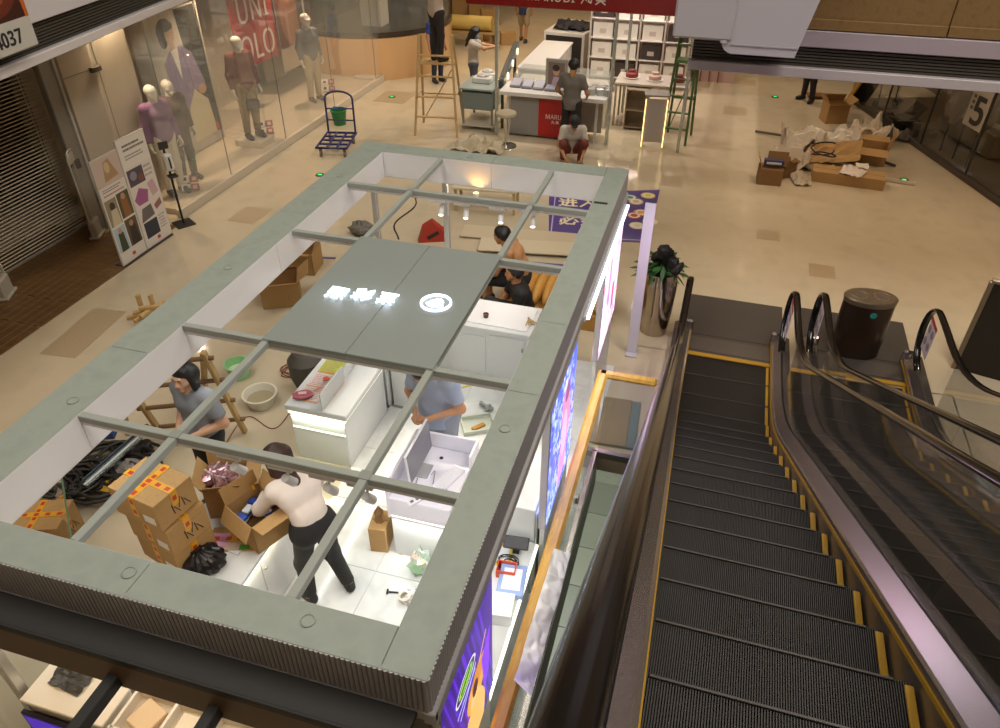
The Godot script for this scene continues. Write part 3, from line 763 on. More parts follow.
	# big portrait poster
	var im := im_new(192, 320, "#c3b7a3")
	im_rect(im, 0, 0, 0.45, 1, "#b8b0a0"); im_poly(im, [[0.55, 0], [0.95, 0], [1, 1], [0.72, 1]], "#2f2c26"); im_poly(im, [[0.95, 0], [1, 0], [1, 1]], "#a19a8b")
	im_ell(im, 0.32, 0.12, 0.15, 0.085, "#3a2c23"); im_ell(im, 0.26, 0.17, 0.08, 0.07, "#332620"); im_ell(im, 0.39, 0.155, 0.085, 0.068, "#bb9478"); im_ell(im, 0.36, 0.095, 0.12, 0.035, "#3a2c23"); im_rect(im, 0.43, 0.145, 0.455, 0.152, "#3a2820"); im_rect(im, 0.42, 0.188, 0.46, 0.195, "#96504a"); im_rect(im, 0.33, 0.2, 0.43, 0.29, "#b08a6e")
	im_poly(im, [[0.18, 0.34], [0.32, 0.27], [0.55, 0.25], [0.72, 0.33], [0.86, 0.58], [0.78, 0.66], [0.62, 0.6], [0.45, 0.74], [0.3, 0.66], [0.2, 0.5]], "#8a7a96")
	im_poly(im, [[0.34, 0.27], [0.48, 0.26], [0.44, 0.5]], "#d6d0c6"); im_ell(im, 0.78, 0.62, 0.08, 0.04, "#b98f70")
	im_poly(im, [[0.45, 0.72], [0.62, 0.6], [0.85, 0.72], [0.9, 1], [0.42, 1]], "#cbbf9f"); im_line(im, 0.55, 0.3, 0.62, 0.58, 0.015, "#6f5a7d")
	var c := atx(182, 80, -9.9)
	var ps := thing("poster", "tall poster of a woman in a lilac cardigan behind the window", "poster", V(-9.65, 0.1, -12.15))
	var pq := MB.new(); pq.quad(V(0.016, 0.2, 0.75), V(0.016, 0.2, -0.75), V(0.016, 2.55, -0.75), V(0.016, 2.55, 0.75), V(1, 0, 0))
	ob("board", bx(V(0, 1.3, 0.0), V(0.03, 2.56, 1.54), 0.004), mat("#b5ab9d", 0.6), ps)
	ob("print", pq, print_mat(im), ps)
	ob("logo_mark", bx(V(0.018, 0.3, -0.62), V(0.004, 0.14, 0.1)), mat("#b03a30", 0.5), ps)
	# red name panel
	var r0 := atx(253, 40, -9.9)
	var rp := thing("red_shop_sign", "red panel with large white letters UNI QLO in the shop window", "sign", V(-9.65, 0.1, -14.7))
	ob("panel", bx(V(0, 1.95, 0), V(0.05, 1.8, 1.55), 0.006), mat("#9c1f1c", 0.35), rp)
	for q in [["UNI", 2.15], ["QLO", 1.4]]:
		var o := obm("letters", txt(q[0], 0.5, 0.01), mat("#cfc6bd", 0.5), rp, V(0.03, q[1], 0)); o.rotation.y = PI / 2
	# second dark poster further back
	var im2 := im_new(96, 128, "#9d8c76"); im_rect(im2, 0, 0, 1, 0.75, "#5d3126"); im_ell(im2, 0.4, 0.4, 0.3, 0.35, "#8a5a40"); im_ell(im2, 0.4, 0.15, 0.16, 0.12, "#b98f70"); im_rect(im2, 0.6, 0.1, 0.95, 0.7, "#3c2a22"); im_line(im2, 0.8, 0.3, 0.8, 0.9, 0.05, "#d0c6bb"); im_line(im2, 0.7, 0.6, 0.95, 0.55, 0.04, "#d0c6bb")
	var r1 := atx(325, 25, -9.9)
	var p2 := thing("poster", "brown fashion poster on the wall behind the capped mannequin", "poster", V(-9.85, 0.1, -16.7))
	ob("board", bx(V(0, 1.5, 0), V(0.03, 2.0, 1.6), 0.004), mat("#8f8373", 0.6), p2)
	var q2 := MB.new(); q2.quad(V(0.016, 0.52, 0.78), V(0.016, 0.52, -0.78), V(0.016, 2.48, -0.78), V(0.016, 2.48, 0.78), V(1, 0, 0)); ob("print", q2, print_mat(im2), p2)
	# price cards standing on the window floor
	var cl := ["by the lilac mannequin's feet", "beside the brown boots", "beside the grey mannequin's trainers"]
	var k := 0
	for q in [[193, 192], [268, 135], [330, 92]]:
		var p := fl(q[0], q[1], 0.1)
		var pt := thing("price_card", "small white and red card stand " + cl[k], "card", V(p.x, 0.1, p.z), 0.5)
		for j in 2:
			for w in 2:
				ob("card_face", bx(V(0.16 * w - 0.1, 0.09 + 0.13 * j, -0.06 * j), V(0.14, 0.12, 0.012), 0.0, Basis(Vector3.RIGHT, -0.5)), mat("#d8cfc5" if w == 0 else "#8f3a38", 0.5), pt)
				ob("print_block", bx(V(0.16 * w - 0.1, 0.09 + 0.13 * j, -0.06 * j) + V(0, 0.005, 0.008), V(0.07, 0.06, 0.004), 0.0, Basis(Vector3.RIGHT, -0.5)), mat("#3b3532" if w == 0 else "#c9a9a0", 0.5), pt)
			ob("stand", bx(V(-0.02, 0.05 + 0.13 * j, -0.06 * j - 0.05), V(0.24, 0.1, 0.02)), mat("#b9b0a5", 0.5), pt)
		k += 1
	# round plinth with a glass display drum further along
	var dr := thing("display_drum", "round beige stone plinth carrying a curved glass display wall", "display", V(-9.35, 0, -19.9))
	ob("plinth", MB.new().lathe(V(0, 0, 0), [Vector2(2.15, 0), Vector2(2.15, 1.0), Vector2(2.1, 1.02)], 64), mat("#d2a877", 0.16), dr)
	ob("dark_band", MB.new().lathe(V(0, 0, 0), [Vector2(2.1, 1.02), Vector2(2.16, 1.03), Vector2(2.16, 1.14), Vector2(0, 1.14)], 64), mat("#3d342b", 0.3), dr)
	ob("glass_wall", MB.new().lathe(V(0, 0, 0), [Vector2(2.08, 1.14), Vector2(2.08, 3.2)], 64), glass("#cfd8d0", 0.12), dr)
	ob("back_screen", bx(V(-0.9, 2.1, 0.3), V(0.1, 2.0, 2.6)), mat("#2c2620", 0.6), dr)
	ob("white_pedestal", bx(V(0.55, 1.5, 1.0), V(0.55, 0.75, 0.5), 0.01), mat("#cfc8b8", 0.5), dr)
	ob("display_bottle", MB.new().lathe(V(0.6, 1.875, 1.0), [Vector2(0.06, 0), Vector2(0.07, 0.12), Vector2(0.02, 0.18), Vector2(0.02, 0.24), Vector2(0, 0.24)], 14), mat("#43362b", 0.3), dr)
func escalators() -> void:
	var t := thing("escalator", "dark ribbed escalator with yellow step edges beside the wooden guard rail", "escalator", V(0.67, 0, -8.3), -0.0125)
	var I := 0.57735
	var sl := func(z: float) -> float: return maxf(0.0, (z - 1.58) * I)
	var soft := func(z: float) -> float:
		var q := z - 1.58
		return 0.0 if q < -0.7 else (q * I if q > 0.7 else (q + 0.7) * (q + 0.7) * I / 2.8)
	# one ribbed tread, shared by every step
	var tr := MB.new()
	var np := 104
	for i in np:
		var x0 := -0.49 + 0.98 * i / np; var p := 0.98 / np
		var xa := x0 + p * 0.5; var xb := x0 + p
		tr.quad(V(x0, 0, 0.4), V(xa, 0, 0.4), V(xa, 0, 0), V(x0, 0, 0), Vector3.UP)
		tr.quad(V(xa, -0.012, 0.4), V(xb, -0.012, 0.4), V(xb, -0.012, 0), V(xa, -0.012, 0), Vector3.UP)
		tr.quad(V(xa, 0, 0.4), V(xa, -0.012, 0.4), V(xa, -0.012, 0), V(xa, 0, 0), Vector3.RIGHT)
		tr.quad(V(xb, 0, 0.4), V(xb, -0.012, 0.4), V(xb, -0.012, 0), V(xb, 0, 0), Vector3.LEFT)
	tr.box(V(0, -0.1305, 0.02), V(0.98, 0.235, 0.04)); tr.box(V(0, -0.03, 0.2), V(0.98, 0.03, 0.4))
	var tm := tr.mesh(); var stm := mat("#2e2a27", 0.55, 0.3); var yel := mat("#ad8418", 0.55); var nose := bx(V(0, 0.002, 0.006), V(0.9, 0.012, 0.012), 0.002).mesh()
	var em := bx(V(0, 0.001, 0.2), V(0.034, 0.012, 0.37), 0.003).mesh()
	for i in range(-3, 20):
		var z := 1.58 + 0.4 * i
		var st := obm("step", tm, stm, t, V(0, maxf(0.0, 0.4 * I * i) + (0.06 if i == 0 else 0.0), z))
		obm("edge_strip", em, yel, st, V(0.472, 0, 0)); obm("nosing", nose, mat("#413b36", 0.5, 0.3), st, V(-0.03, 0, 0))
	ob("comb_plate", bx(V(0, 0.012, 0.36), V(1.02, 0.02, 0.07), 0.004), yel, t)
	var lp := ob("landing_plate", bx(V(0, 0.004, -0.4), V(1.3, 0.012, 1.42), 0.002), mat("#4c4641", 0.5, 0.4), t)
	ob("landing_ribs", bx(V(0, 0.012, 0.12), V(1.0, 0.006, 0.3)), mat("#5b554f", 0.45, 0.5), lp)
	ob("plate_joint", bx(V(0, 0.011, -0.1), V(1.3, 0.004, 0.008)), mat("#201d1a", 0.6), lp)
	# side parts follow the incline
	var zz: Array[float] = []
	for i in 40: zz.append(-0.1 + i * 0.25)
	for sd in [-1.0, 1.0]:
		var skirt := MB.new(); var deck := MB.new(); var yl := MB.new(); var side := MB.new(); var gl := MB.new(); var bead := MB.new()
		var gx: float = (0.6 if sd > 0 else 0.615) * sd
		for i in zz.size() - 1:
			var za := zz[i]; var zb := zz[i + 1]
			var ya: float = soft.call(za); var yb: float = soft.call(zb)
			skirt.quad(V(0.5 * sd, ya - 0.25, za), V(0.5 * sd, yb - 0.25, zb), V(0.5 * sd, yb + 0.1, zb), V(0.5 * sd, ya + 0.1, za), V(-sd, 0, 0))
			yl.box(V(0.498 * sd, (ya + yb) / 2 + 0.055, (za + zb) / 2), V(0.012, 0.02, V(0, yb - ya, zb - za).length()), 0.0, Basis(Vector3.RIGHT, -atan2(yb - ya, zb - za)))
			var o0 := V(0.5 * sd, ya + 0.1, za); var o1 := V(0.5 * sd, yb + 0.1, zb)
			var m0 := V(0.52 * sd, ya + 0.105, za); var m1 := V(0.52 * sd, yb + 0.105, zb)
			var p0 := V(gx - 0.012 * sd, ya + 0.19, za); var p1 := V(gx - 0.012 * sd, yb + 0.19, zb)
			deck.quad(o0, o1, m1, m0, V(-sd * 0.2, 1, 0)); deck.quad(m0, m1, p1, p0, V(-sd, 1, 0))
			var q0 := V(gx + 0.012 * sd, ya + 0.19, za); var q1 := V(gx + 0.012 * sd, yb + 0.19, zb)
			var r0 := V(gx + 0.1 * sd, ya + 0.15, za); var r1 := V(gx + 0.1 * sd, yb + 0.15, zb)
			deck.quad(q0, q1, r1, r0, V(sd, 1, 0))
			side.quad(r0, r1, r1 - V(0, 0.75, 0), r0 - V(0, 0.75, 0), V(sd, 0, 0))
			bead.quad(p0, p1, q1, q0, Vector3.UP)
		side.quad(V(gx + 0.1 * sd, 0.15, -0.1), V(0.5 * sd, 0.1, -0.1), V(0.5 * sd, 0, -0.1), V(gx + 0.1 * sd, 0, -0.1), V(0, 0, -1))
		ob("skirt_panel", skirt, mat("#8d857f", 0.3, 0.8), t); ob("yellow_line", yl, yel, t); ob("deck_cover", deck, mat("#b5aea8", 0.26, 0.9), t)
		ob("side_cladding", side, mat("#4a3a2e", 0.35, 0.5), t); ob("seal", bead, mat("#1b1917", 0.5), t)
		ob("deck_end", bx(V(0.55 * sd, 0.1, -0.12), V(0.14, 0.2, 0.05), 0.02), mat("#a9a19a", 0.22, 0.9), t)
		# handrail path: round the newel, along the landing, up the incline
		var path: Array = []
		for i in 13:
			var a := -PI * 0.5 - PI * (i / 12.0)
			path.append(Vector2(0.25 + 0.39 * cos(a), 0.56 + 0.39 * sin(a)))
		var z2 := 0.5
		while z2 < 9.6:
			path.append(Vector2(z2, soft.call(z2) + 0.96)); z2 += 0.2
		var rail := MB.new(); var prev := []
		for i in path.size():
			var a: Vector2 = path[maxi(i - 1, 0)]; var b: Vector2 = path[mini(i + 1, path.size() - 1)]
			var tg := (b - a).normalized(); var nr := Vector2(-tg.y, tg.x)
			var ring := []; var rn := []
			for k in 14:
				var th := TAU * k / 14.0
				var ox := 0.041 * cos(th); var oy := 0.02 * sin(th)
				ring.append(V(gx + ox, path[i].y + nr.y * oy, path[i].x + nr.x * oy))
				rn.append(V(cos(th) * 0.5, nr.y * sin(th), nr.x * sin(th)).normalized())
			if prev:
				for k in 14:
					var j := (k + 1) % 14
					rail.t3(prev[0][k], prev[0][j], ring[j], prev[1][k], prev[1][j], rn[j]); rail.t3(prev[0][k], ring[j], ring[k], prev[1][k], rn[j], rn[k])
			prev = [ring, rn]
		ob("handrail", rail, mat("#100f0f", 0.16), t)
		# glass: a rounded newel pane, then panes up the incline
		var np2 := PackedVector2Array()
		for i in 13: np2.append(path[i])
		np2.append_array([Vector2(1.2, soft.call(1.2) + 0.95), Vector2(1.2, soft.call(1.2) + 0.18), Vector2(-0.08, 0.18)])
		var ng := MB.new().ext(PackedVector2Array(np2), V(gx - 0.005, 0, 0), V(0, 0, 1), V(0, 1, 0), V(0.01, 0, 0))
		ob("glass_pane", ng, glass("#4a4a3a", 0.08), t)
		z2 = 1.21
		while z2 < 8.6:
			var z3 := z2 + 1.19
			var pp := PackedVector2Array([Vector2(z2, soft.call(z2) + 0.18), Vector2(z3, soft.call(z3) + 0.18), Vector2(z3, soft.call(z3) + 0.95), Vector2((z2 + z3) / 2, soft.call((z2 + z3) / 2) + 0.95), Vector2(z2, soft.call(z2) + 0.95)])
			ob("glass_pane", MB.new().ext(pp, V(gx - 0.005, 0, 0), V(0, 0, 1), V(0, 1, 0), V(0.01, 0, 0)), glass("#4a4a3a", 0.08), t)
			z2 = z3 + 0.01
		var stk := ob("notice_sticker", bx(V(gx - 0.008 * sd, 0.6, 0.2), V(0.004, 0.42, 0.3), 0.0), mat("#cfc3c4", 0.5), t)
		ob("sticker_header", bx(V(gx - 0.011 * sd, 0.79, 0.2), V(0.004, 0.05, 0.3)), mat("#b02c2c", 0.5), stk)
		for k in 4: ob("sticker_sign", MB.new().cyl(V(gx - 0.014 * sd, 0.68 - 0.16 * (k / 2), 0.12 + 0.15 * (k % 2)), V(gx - 0.006 * sd, 0.68 - 0.16 * (k / 2), 0.12 + 0.15 * (k % 2)), 0.05, 0.05, 14), mat("#8c8790", 0.5), stk)
	dup(t, "second dark escalator running alongside behind the waste bin", V(2.21, 0, -8.35), -0.0125)
	# oval waste bin
	var p := fl(852, 352)
	var b := thing("waste_bin", "brown oval two-hole waste bin with a round teal badge", "bin", V(p.x, 0, p.z), 0.1)
	ob("body", MB.new().lathe(V(0, 0, 0), [Vector2(0.0, 0.0), Vector2(0.25, 0.0), Vector2(0.26, 0.02), Vector2(0.26, 0.76), Vector2(0.25, 0.78)], 40, 1.15, 0.72), mat("#3d2f25", 0.28, 0.5), b)
	ob("lid", MB.new().lathe(V(0, 0.78, 0), [Vector2(0.262, -0.03), Vector2(0.268, 0.03), Vector2(0.255, 0.045), Vector2(0.0, 0.045)], 40, 1.15, 0.72), mat("#857560", 0.35, 0.6), b)
	for s in [-1.0, 1.0]:
		ob("opening_ring", MB.new().lathe(V(0.13 * s, 0.826, 0), [Vector2(0.105, 0), Vector2(0.1, 0.008), Vector2(0.085, 0.008), Vector2(0.08, 0.0)], 24), mat("#b8a68c", 0.25, 0.8), b)
		ob("opening", MB.new().cyl(V(0.13 * s, 0.824, 0), V(0.13 * s, 0.83, 0), 0.083, 0.083, 20), mat("#5d5142", 0.5), b)
	ob("badge", MB.new().cyl(V(0.03, 0.66, 0.182), V(0.03, 0.66, 0.192), 0.038, 0.038, 18), mat("#1f8f86", 0.4), b)
	# dark board standing at the right edge
	var q0 := fl(955, 372); var q1 := fl(1000, 300)
	var db := thing("dark_panel", "tall dark glossy panel with a pale steel edge beside the escalator", "panel", V(q0.x + 0.02, 0, q0.z - 0.1), -0.26)
	ob("panel", bx(V(0.75, 0.6, 0), V(1.5, 1.2, 0.05), 0.004), mat("#17120e", 0.2), db)
	ob("edge_strip", bx(V(-0.02, 0.6, 0), V(0.05, 1.22, 0.07), 0.006), mat("#8b7c69", 0.35, 0.7), db)
	ob("top_strip", bx(V(0.75, 1.22, 0), V(1.55, 0.04, 0.07), 0.006), mat("#8b7c69", 0.35, 0.7), db)
func guard_rail() -> void:
	var g := thing("guard_rail", "glass guard rail with golden wooden handrail beside the escalator opening", "railing", V(-0.62, 0, -5.77))
	ob("wooden_handrail", bx(V(0, 1.08, 3.4), V(0.1, 0.06, 6.9), 0.022), M.oak, g)
	ob("wooden_handrail", bx(V(0.24, 1.08, 0.0), V(0.56, 0.06, 0.1), 0.022), M.oak, g)
	for i in 6: ob("glass_pane", b2(-0.006, 0.006, 0.05, 1.06, 0.03 + i * 1.13, 1.14 + i * 1.13), glass("#b9d2c2", 0.15), g)
	ob("glass_pane", b2(0.03, 0.5, 0.05, 1.06, -0.006, 0.006), glass("#b9d2c2", 0.15), g)
	ob("base_channel", b2(-0.03, 0.03, 0, 0.09, 0.0, 6.8, 0.005), M.steel, g)
	ob("base_channel", b2(-0.03, 0.52, 0, 0.09, -0.03, 0.03, 0.005), M.steel, g)
	for i in 4: ob("clamp", bx(V(0.012, 0.5 + 0.0 * i, 1.14 + i * 1.7), V(0.03, 0.08, 0.05), 0.006), M.steel, g)
	struct("trim_3", b2(-0.62, -0.59, -0.5, 0.0, -5.85, 6), mat("#8d8d84", 0.5), "edge of the floor opening", "trim")
	# boards beyond the end of the guard
	var bd := thing("timber_board", "plain timber board lying on the floor beyond the glass guard", "board", V(-0.5, 0, -6.35), 0.05)
	ob("board", bx(V(0, 0.02, 0), V(0.32, 0.04, 0.8), 0.004), mat("#80694a", 0.6), bd)
	ob("grey_strip", bx(V(0.21, 0.015, 0), V(0.1, 0.03, 0.8), 0.004), mat("#5d6d6b", 0.6), bd)
	# loose plastic sheet hanging over the guard glass
	var a := fl(562, 548, 1.0); var pl := MB.new()
	pl.sheet(V(-0.6, 1.125, -3.5), V(-0.61, 1.125, -2.45), V(-0.49, 1.08, -2.4), V(-0.48, 1.06, -3.55), 44, 14, 0.04, 4, 3.0, V(0.3, 0.95, 0))
	solo("plastic_sheet", "crumpled white plastic sheet hanging over the wooden guard rail", "plastic sheet", pl, mat("#f2efe9", 0.35))
	var co: Array = []
	for i in 26: co.append(V(-0.52 + 0.03 * sin(i * 0.9), 0.95 + 0.1 * cos(i * 0.5), -2.15 + i * 0.022))
	solo("string", "thin white cord looped over the near end of guard rail", "cord", MB.new().tube(co, 0.006, 6), mat("#cfc8c0", 0.5))
# ---------------------------------------------------------------- the white kiosk
const KX0 := -3.76
const KX1 := -0.775
const KZ0 := -7.54
const KZ1 := -1.585
const KY := 2.45
func canopy() -> void:
	var c := thing("kiosk_canopy", "grey open roof frame of the lit kiosk with a signed ceiling panel", "canopy", V(-2.27, 0, -4.56))
	var O := V(2.27, 0, 4.56)
	var rim := func(x0, x1, z0, z1, m = null): ob("rim_panel", b2(x0 + 0.0015, x1 + (0.004 if x1 == KX1 else -0.0015), KY - 0.03, KY, z0 + 0.0015, z1 + (0.004 if z1 == KZ1 else -0.0015), 0.003), m if m else M.grey_paint, c, O)
	rim.call(KX0, -3.45, -7.54, -5.6); rim.call(KX0, -3.45, -5.6, -3.3); rim.call(KX0, -3.45, -3.3, KZ1)
	rim.call(-0.99, KX1, KZ0, -6.62); rim.call(-0.99, KX1, -6.62, -4.45); rim.call(-0.99, KX1, -4.45, -3.6); rim.call(-0.99, KX1, -3.6, KZ1)
	rim.call(-3.45, -2.2, KZ0, -7.29); rim.call(-2.2, -0.99, KZ0, -7.29)
	rim.call(-3.45, -2.3, -1.8, KZ1); rim.call(-2.3, -0.99, -1.8, KZ1)
	ob("slot", b2(-0.97, -0.84, KY - 0.002, KY + 0.004, -6.64, -6.6), mat("#2a2826", 0.6), c, O)
	for q in [[129, 573], [308, 621], [505, 429], [73, 401], [340, 176], [470, 157], [228, 268]]:
		var p := fl(q[0], q[1], KY)
		ob("cap_disc", MB.new().lathe(V(p.x, KY, p.z), [Vector2(0.036, 0), Vector2(0.036, 0.006), Vector2(0.03, 0.009), Vector2(0.027, 0.004), Vector2(0, 0.004)], 20), M.grey_paint, c, O)
	# glossy white inner fascia, its joints, and the soffit under the rim
	var W: Material = M.white
	for q in [[-7.29, -5.0], [-5.0, -2.62], [-2.62, -1.8]]: ob("inner_fascia", b2(-3.47, -3.45, 2.17, KY - 0.004, q[0] + 0.002, q[1] - 0.002), W, c, O)
	for q in [[-7.29, -4.4], [-4.4, -1.8]]: ob("inner_fascia", b2(-0.99, -0.97, 2.17, KY - 0.004, q[0] + 0.002, q[1] - 0.002), W, c, O)
	for q in [[-3.45, -2.2], [-2.2, -0.99]]:
		ob("inner_fascia", b2(q[0] + 0.002, q[1] - 0.002, 2.17, KY - 0.004, -7.31, -7.29), W, c, O)
		ob("inner_fascia", b2(q[0] + 0.002, q[1] - 0.002, 2.17, KY - 0.004, -1.8, -1.78), mat("#d8d6d7", 0.3), c, O)
	var so := MB.new()
	so.box(V(-3.605, 2.165, -4.56), V(0.3, 0.012, 5.9)); so.box(V(-0.885, 2.165, -4.56), V(0.2, 0.012, 5.9)); so.box(V(-2.22, 2.165, -7.415), V(2.46, 0.012, 0.24)); so.box(V(-2.22, 2.165, -1.69), V(2.46, 0.012, 0.2))
	ob("soffit", so, mat("#dcdad8", 0.5), c, O)
	# outer fascia: fluted on the near and right sides, plain on the other two
	var fl1 := MB.new(); var pr := PackedVector2Array()
	var n1 := 118
	for i in n1:
		for k in 4:
			var a := PI * k / 4.0
			pr.append(Vector2(KX0 + (KX1 - KX0) * (i + 0.5 - 0.5 * cos(a)) / n1, KZ1 + 0.011 * sin(a)))
	pr.append_array([Vector2(KX1, KZ1), Vector2(KX1, KZ1 - 0.02), Vector2(KX0, KZ1 - 0.02)])
	strip(fl1, pr, n1 * 4 + 1, 2.2, KY - 0.003, V(0, 0, 1))
	ob("fluted_fascia", fl1, mat("#a8a4a4", 0.5), c, O)
	var fl2 := MB.new(); var p2 := PackedVector2Array(); var n2 := 236
	for i in n2:
		for k in 4:
			var a := PI * k / 4.0
			p2.append(Vector2(KX1 + 0.011 * sin(a), KZ1 + (KZ0 - KZ1) * (i + 0.5 - 0.5 * cos(a)) / n2))
	p2.append_array([Vector2(KX1, KZ0), Vector2(KX1 - 0.02, KZ0), Vector2(KX1 - 0.02, KZ1)])
	strip(fl2, p2, n2 * 4 + 1, 2.2, KY - 0.003, V(1, 0, 0))
	ob("fluted_fascia", fl2, mat("#a8a4a4", 0.5), c, O)
	ob("lower_trim", b2(KX1 - 0.03, KX1 + 0.03, 2.11, 2.2, KZ0, KZ1 + 0.015, 0.006), mat("#a5a2a2", 0.45), c, O)
	ob("lower_trim", b2(KX0, KX1 + 0.03, 2.13, 2.2, KZ1 - 0.02, KZ1 + 0.012, 0.006), mat("#a5a2a2", 0.45), c, O)
	ob("outer_fascia", b2(KX0 - 0.01, KX0 + 0.01, 2.16, KY - 0.004, KZ0, KZ1), M.grey_paint, c, O); ob("outer_fascia", b2(KX0, KX1, 2.16, KY - 0.004, KZ0 - 0.01, KZ0 + 0.01), M.grey_paint, c, O)
	# grid of square tubes and the signed panel
	var bm := mat("#9a9f98", 0.5)
	for z in [-2.64, -3.69, -5.29, -6.42]: ob("cross_beam", b2(-3.455, -0.985, KY - 0.055, KY - 0.005, z - 0.025, z + 0.025, 0.004), bm, c, O)
	for z in [-2.64, -3.69, -5.29, -6.42]: ob("track_rail", b2(-3.45, -0.99, KY - 0.082, KY - 0.056, z - 0.017, z + 0.017, 0.003), mat("#e0dbd8", 0.4), c, O)
	for x in [-1.54, -2.77]: ob("long_beam", b2(x - 0.025, x + 0.025, KY - 0.052, KY - 0.003, -7.29, -1.8, 0.004), bm, c, O)
	for z in [-2.64, -3.69, -5.29, -6.42]:
		for x in [-1.54, -2.77]: ob("joint_plate", bx(V(x, KY + 0.0, z), V(0.07, 0.006, 0.07), 0.002), mat("#8c918b", 0.5), c, O)
	ob("ceiling_panel", b2(-2.795, -2.155, KY - 0.02, KY + 0.012, -5.32, -3.66, 0.004), mat("#858c88", 0.6), c, O)
	ob("ceiling_panel", b2(-2.152, -1.515, KY - 0.02, KY + 0.012, -5.32, -3.66, 0.004), mat("#858c88", 0.6), c, O)
	# glowing characters and round emblem standing proud of the panel
	var gw := glow("#e6f0ff", 1.5)
	var ux := V(1, 0, 0); var uy := V(0, 0, -1)
	var cs := [["xi", 336, 294], ["cai", 362, 296], ["piao", 386, 300]]
	for q in cs:
		var p := fl(q[1], q[2], KY + 0.02)
		ob("illuminated_character", MB.new().strokes(GL[q[0]], V(p.x - 0.08, KY + 0.018, p.z - 0.1), ux, uy, 0.165, 0.0105, V(0, 0.014, 0)), gw, c, O)
		omni(V(p.x, KY + 0.06, p.z) + O, "#dfeaff", 0.012, 0.01, c)
	var e := fl(436, 303, KY + 0.02)
	var em := MB.new()
	em.lathe(V(e.x, KY + 0.015, e.z), [Vector2(0.12, 0), Vector2(0.12, 0.016), Vector2(0.105, 0.016), Vector2(0.105, 0)], 36)
	em.strokes([[2, 6.5, 5, 3], [5, 3, 8, 6.5], [3.4, 7.6, 6.6, 7.6], [5, 3, 5, 8], [3, 5, 7.2, 5.2], [6, 2.6, 7.4, 4]], V(e.x - 0.1, KY + 0.018, e.z - 0.1), ux, uy, 0.2, 0.014, V(0, 0.014, 0))
	ob("illuminated_emblem", em, gw, c, O)
	omni(V(e.x, KY + 0.06, e.z) + O, "#dfeaff", 0.015, 0.01, c)
	# posts
	for q in [[-3.66, -7.4], [-0.9, -7.4], [-3.72, -1.66], [-0.9, -1.7], [-2.78, -7.42]]: ob("post", b2(q[0] - 0.03, q[0] + 0.03, 0, 2.17, q[1] - 0.03, q[1] + 0.03, 0.004), mat("#c2c0ba", 0.3, 0.6), c, O)
	ob("corner_column", b2(-0.99, -0.79, 0, 2.13, -1.8, -1.6, 0.006), mat("#6a645e", 0.5), c, O)
	# luminous strips under the rim light the floor and counters
	for q in [[-3.6, -4.5, 0.05, 5.2, 1.5], [-0.9, -4.5, 0.05, 5.2, 0.9]]:
		ob("strip_light", bx(V(q[0], 2.15, q[1]), V(q[2], 0.012, q[3])), glow("#f4f6ff", 2.5), c, O)
		area(V(q[0], 2.135, q[1]), V(q[0] + (0.35 if q[0] < -2 else -0.35), 0, q[1]), Vector2(q[2], q[3]), "#eff6f5", q[4], c)
	ob("strip_light", bx(V(-2.2, 2.15, -7.42), V(2.2, 0.012, 0.05)), glow("#f4f6ff", 2.5), c, O)
	area(V(-2.2, 2.135, -7.42), V(-2.2, 0, -6.9), Vector2(2.2, 0.05), "#fff2de", 1.2, c)
	# bright tube along the outer right edge
	ob("edge_tube", b2(-0.738, -0.712, 2.07, 2.1, -7.45, -5.15), glow("#eef2ff", 2.5), c, O)
	ob("tube_holder", b2(-0.765, -0.738, 2.06, 2.108, -7.46, -5.13, 0.003), mat("#c5c8cc", 0.4), c, O)
	area(V(-0.7, 2.08, -6.27), V(-0.2, 1.7, -6.27), Vector2(2.2, 0.03), "#e6ecff", 1.0, c)
	# track spotlights hanging from two of the cross beams
	var hd := [[437, 200, -6.42], [462, 206, -6.42], [497, 213, -6.42], [529, 219, -6.42], [232, 466, -2.64], [283, 478, -2.64], [324, 487, -2.64], [362, 496, -2.64]]
	var k := 0
	for q in hd:
		var p := atz(q[0], q[1], q[2])
		var far: bool = q[2] < -5
		var t := thing("track_spotlight", ["white spotlight on far roof beam beside the black lead", "white spotlight on far roof beam above the low table", "white spotlight on far roof beam over the pale boards", "white spotlight on far roof beam over the purple banner", "white spotlight on near roof beam over the pink film carton", "white spotlight on near roof beam over the woman's hair", "white spotlight on near roof beam over the woman's back", "white spotlight on near roof beam over bare white floor"][k], "spotlight", V(p.x, KY - 0.083, q[2]), 0.0, "spotlights on the " + ("far" if far else "near") + " roof beam")
		ob("adapter", bx(V(0, -0.012, 0), V(0.16, 0.024, 0.035), 0.004), mat("#d9d6d4", 0.4), t)
		ob("stem", MB.new().cyl(V(0.04, -0.02, 0), V(0.04, -0.09, 0), 0.008, 0.008, 8), mat("#d9d6d4", 0.4), t)
		var ax := V(0.15, -0.7, 0.75 if far else -0.45).normalized()
		var h0 := V(0.04, -0.1, 0)
		ob("head", MB.new().cyl(h0 - ax * 0.045, h0 + ax * 0.055, 0.026, 0.028, 18), mat("#dedbd9", 0.35), t)
		ob("lens", MB.new().cyl(h0 + ax * 0.055, h0 + ax * 0.058, 0.023, 0.023, 16), glow("#fff4e2", 3.0) , t)
		spot(h0 + ax * 0.065 + t.position, h0 + ax * 2.0 + t.position, 38.0, "#fff1dc" if far else "#f8f8ff", 2.2 if far else 0.5, 0.03)
		k += 1
	# one lamp clipped to the far fascia throws a warm pool on it
	var wl := thing("clip_lamp", "small warm lamp clipped under the far rim of the kiosk", "lamp", V(-2.35, 2.1, -7.2))
	ob("head", MB.new().cyl(V(0, -0.04, 0), V(0, 0.03, -0.01), 0.03, 0.034, 14), mat("#d9d6d4", 0.4), wl)
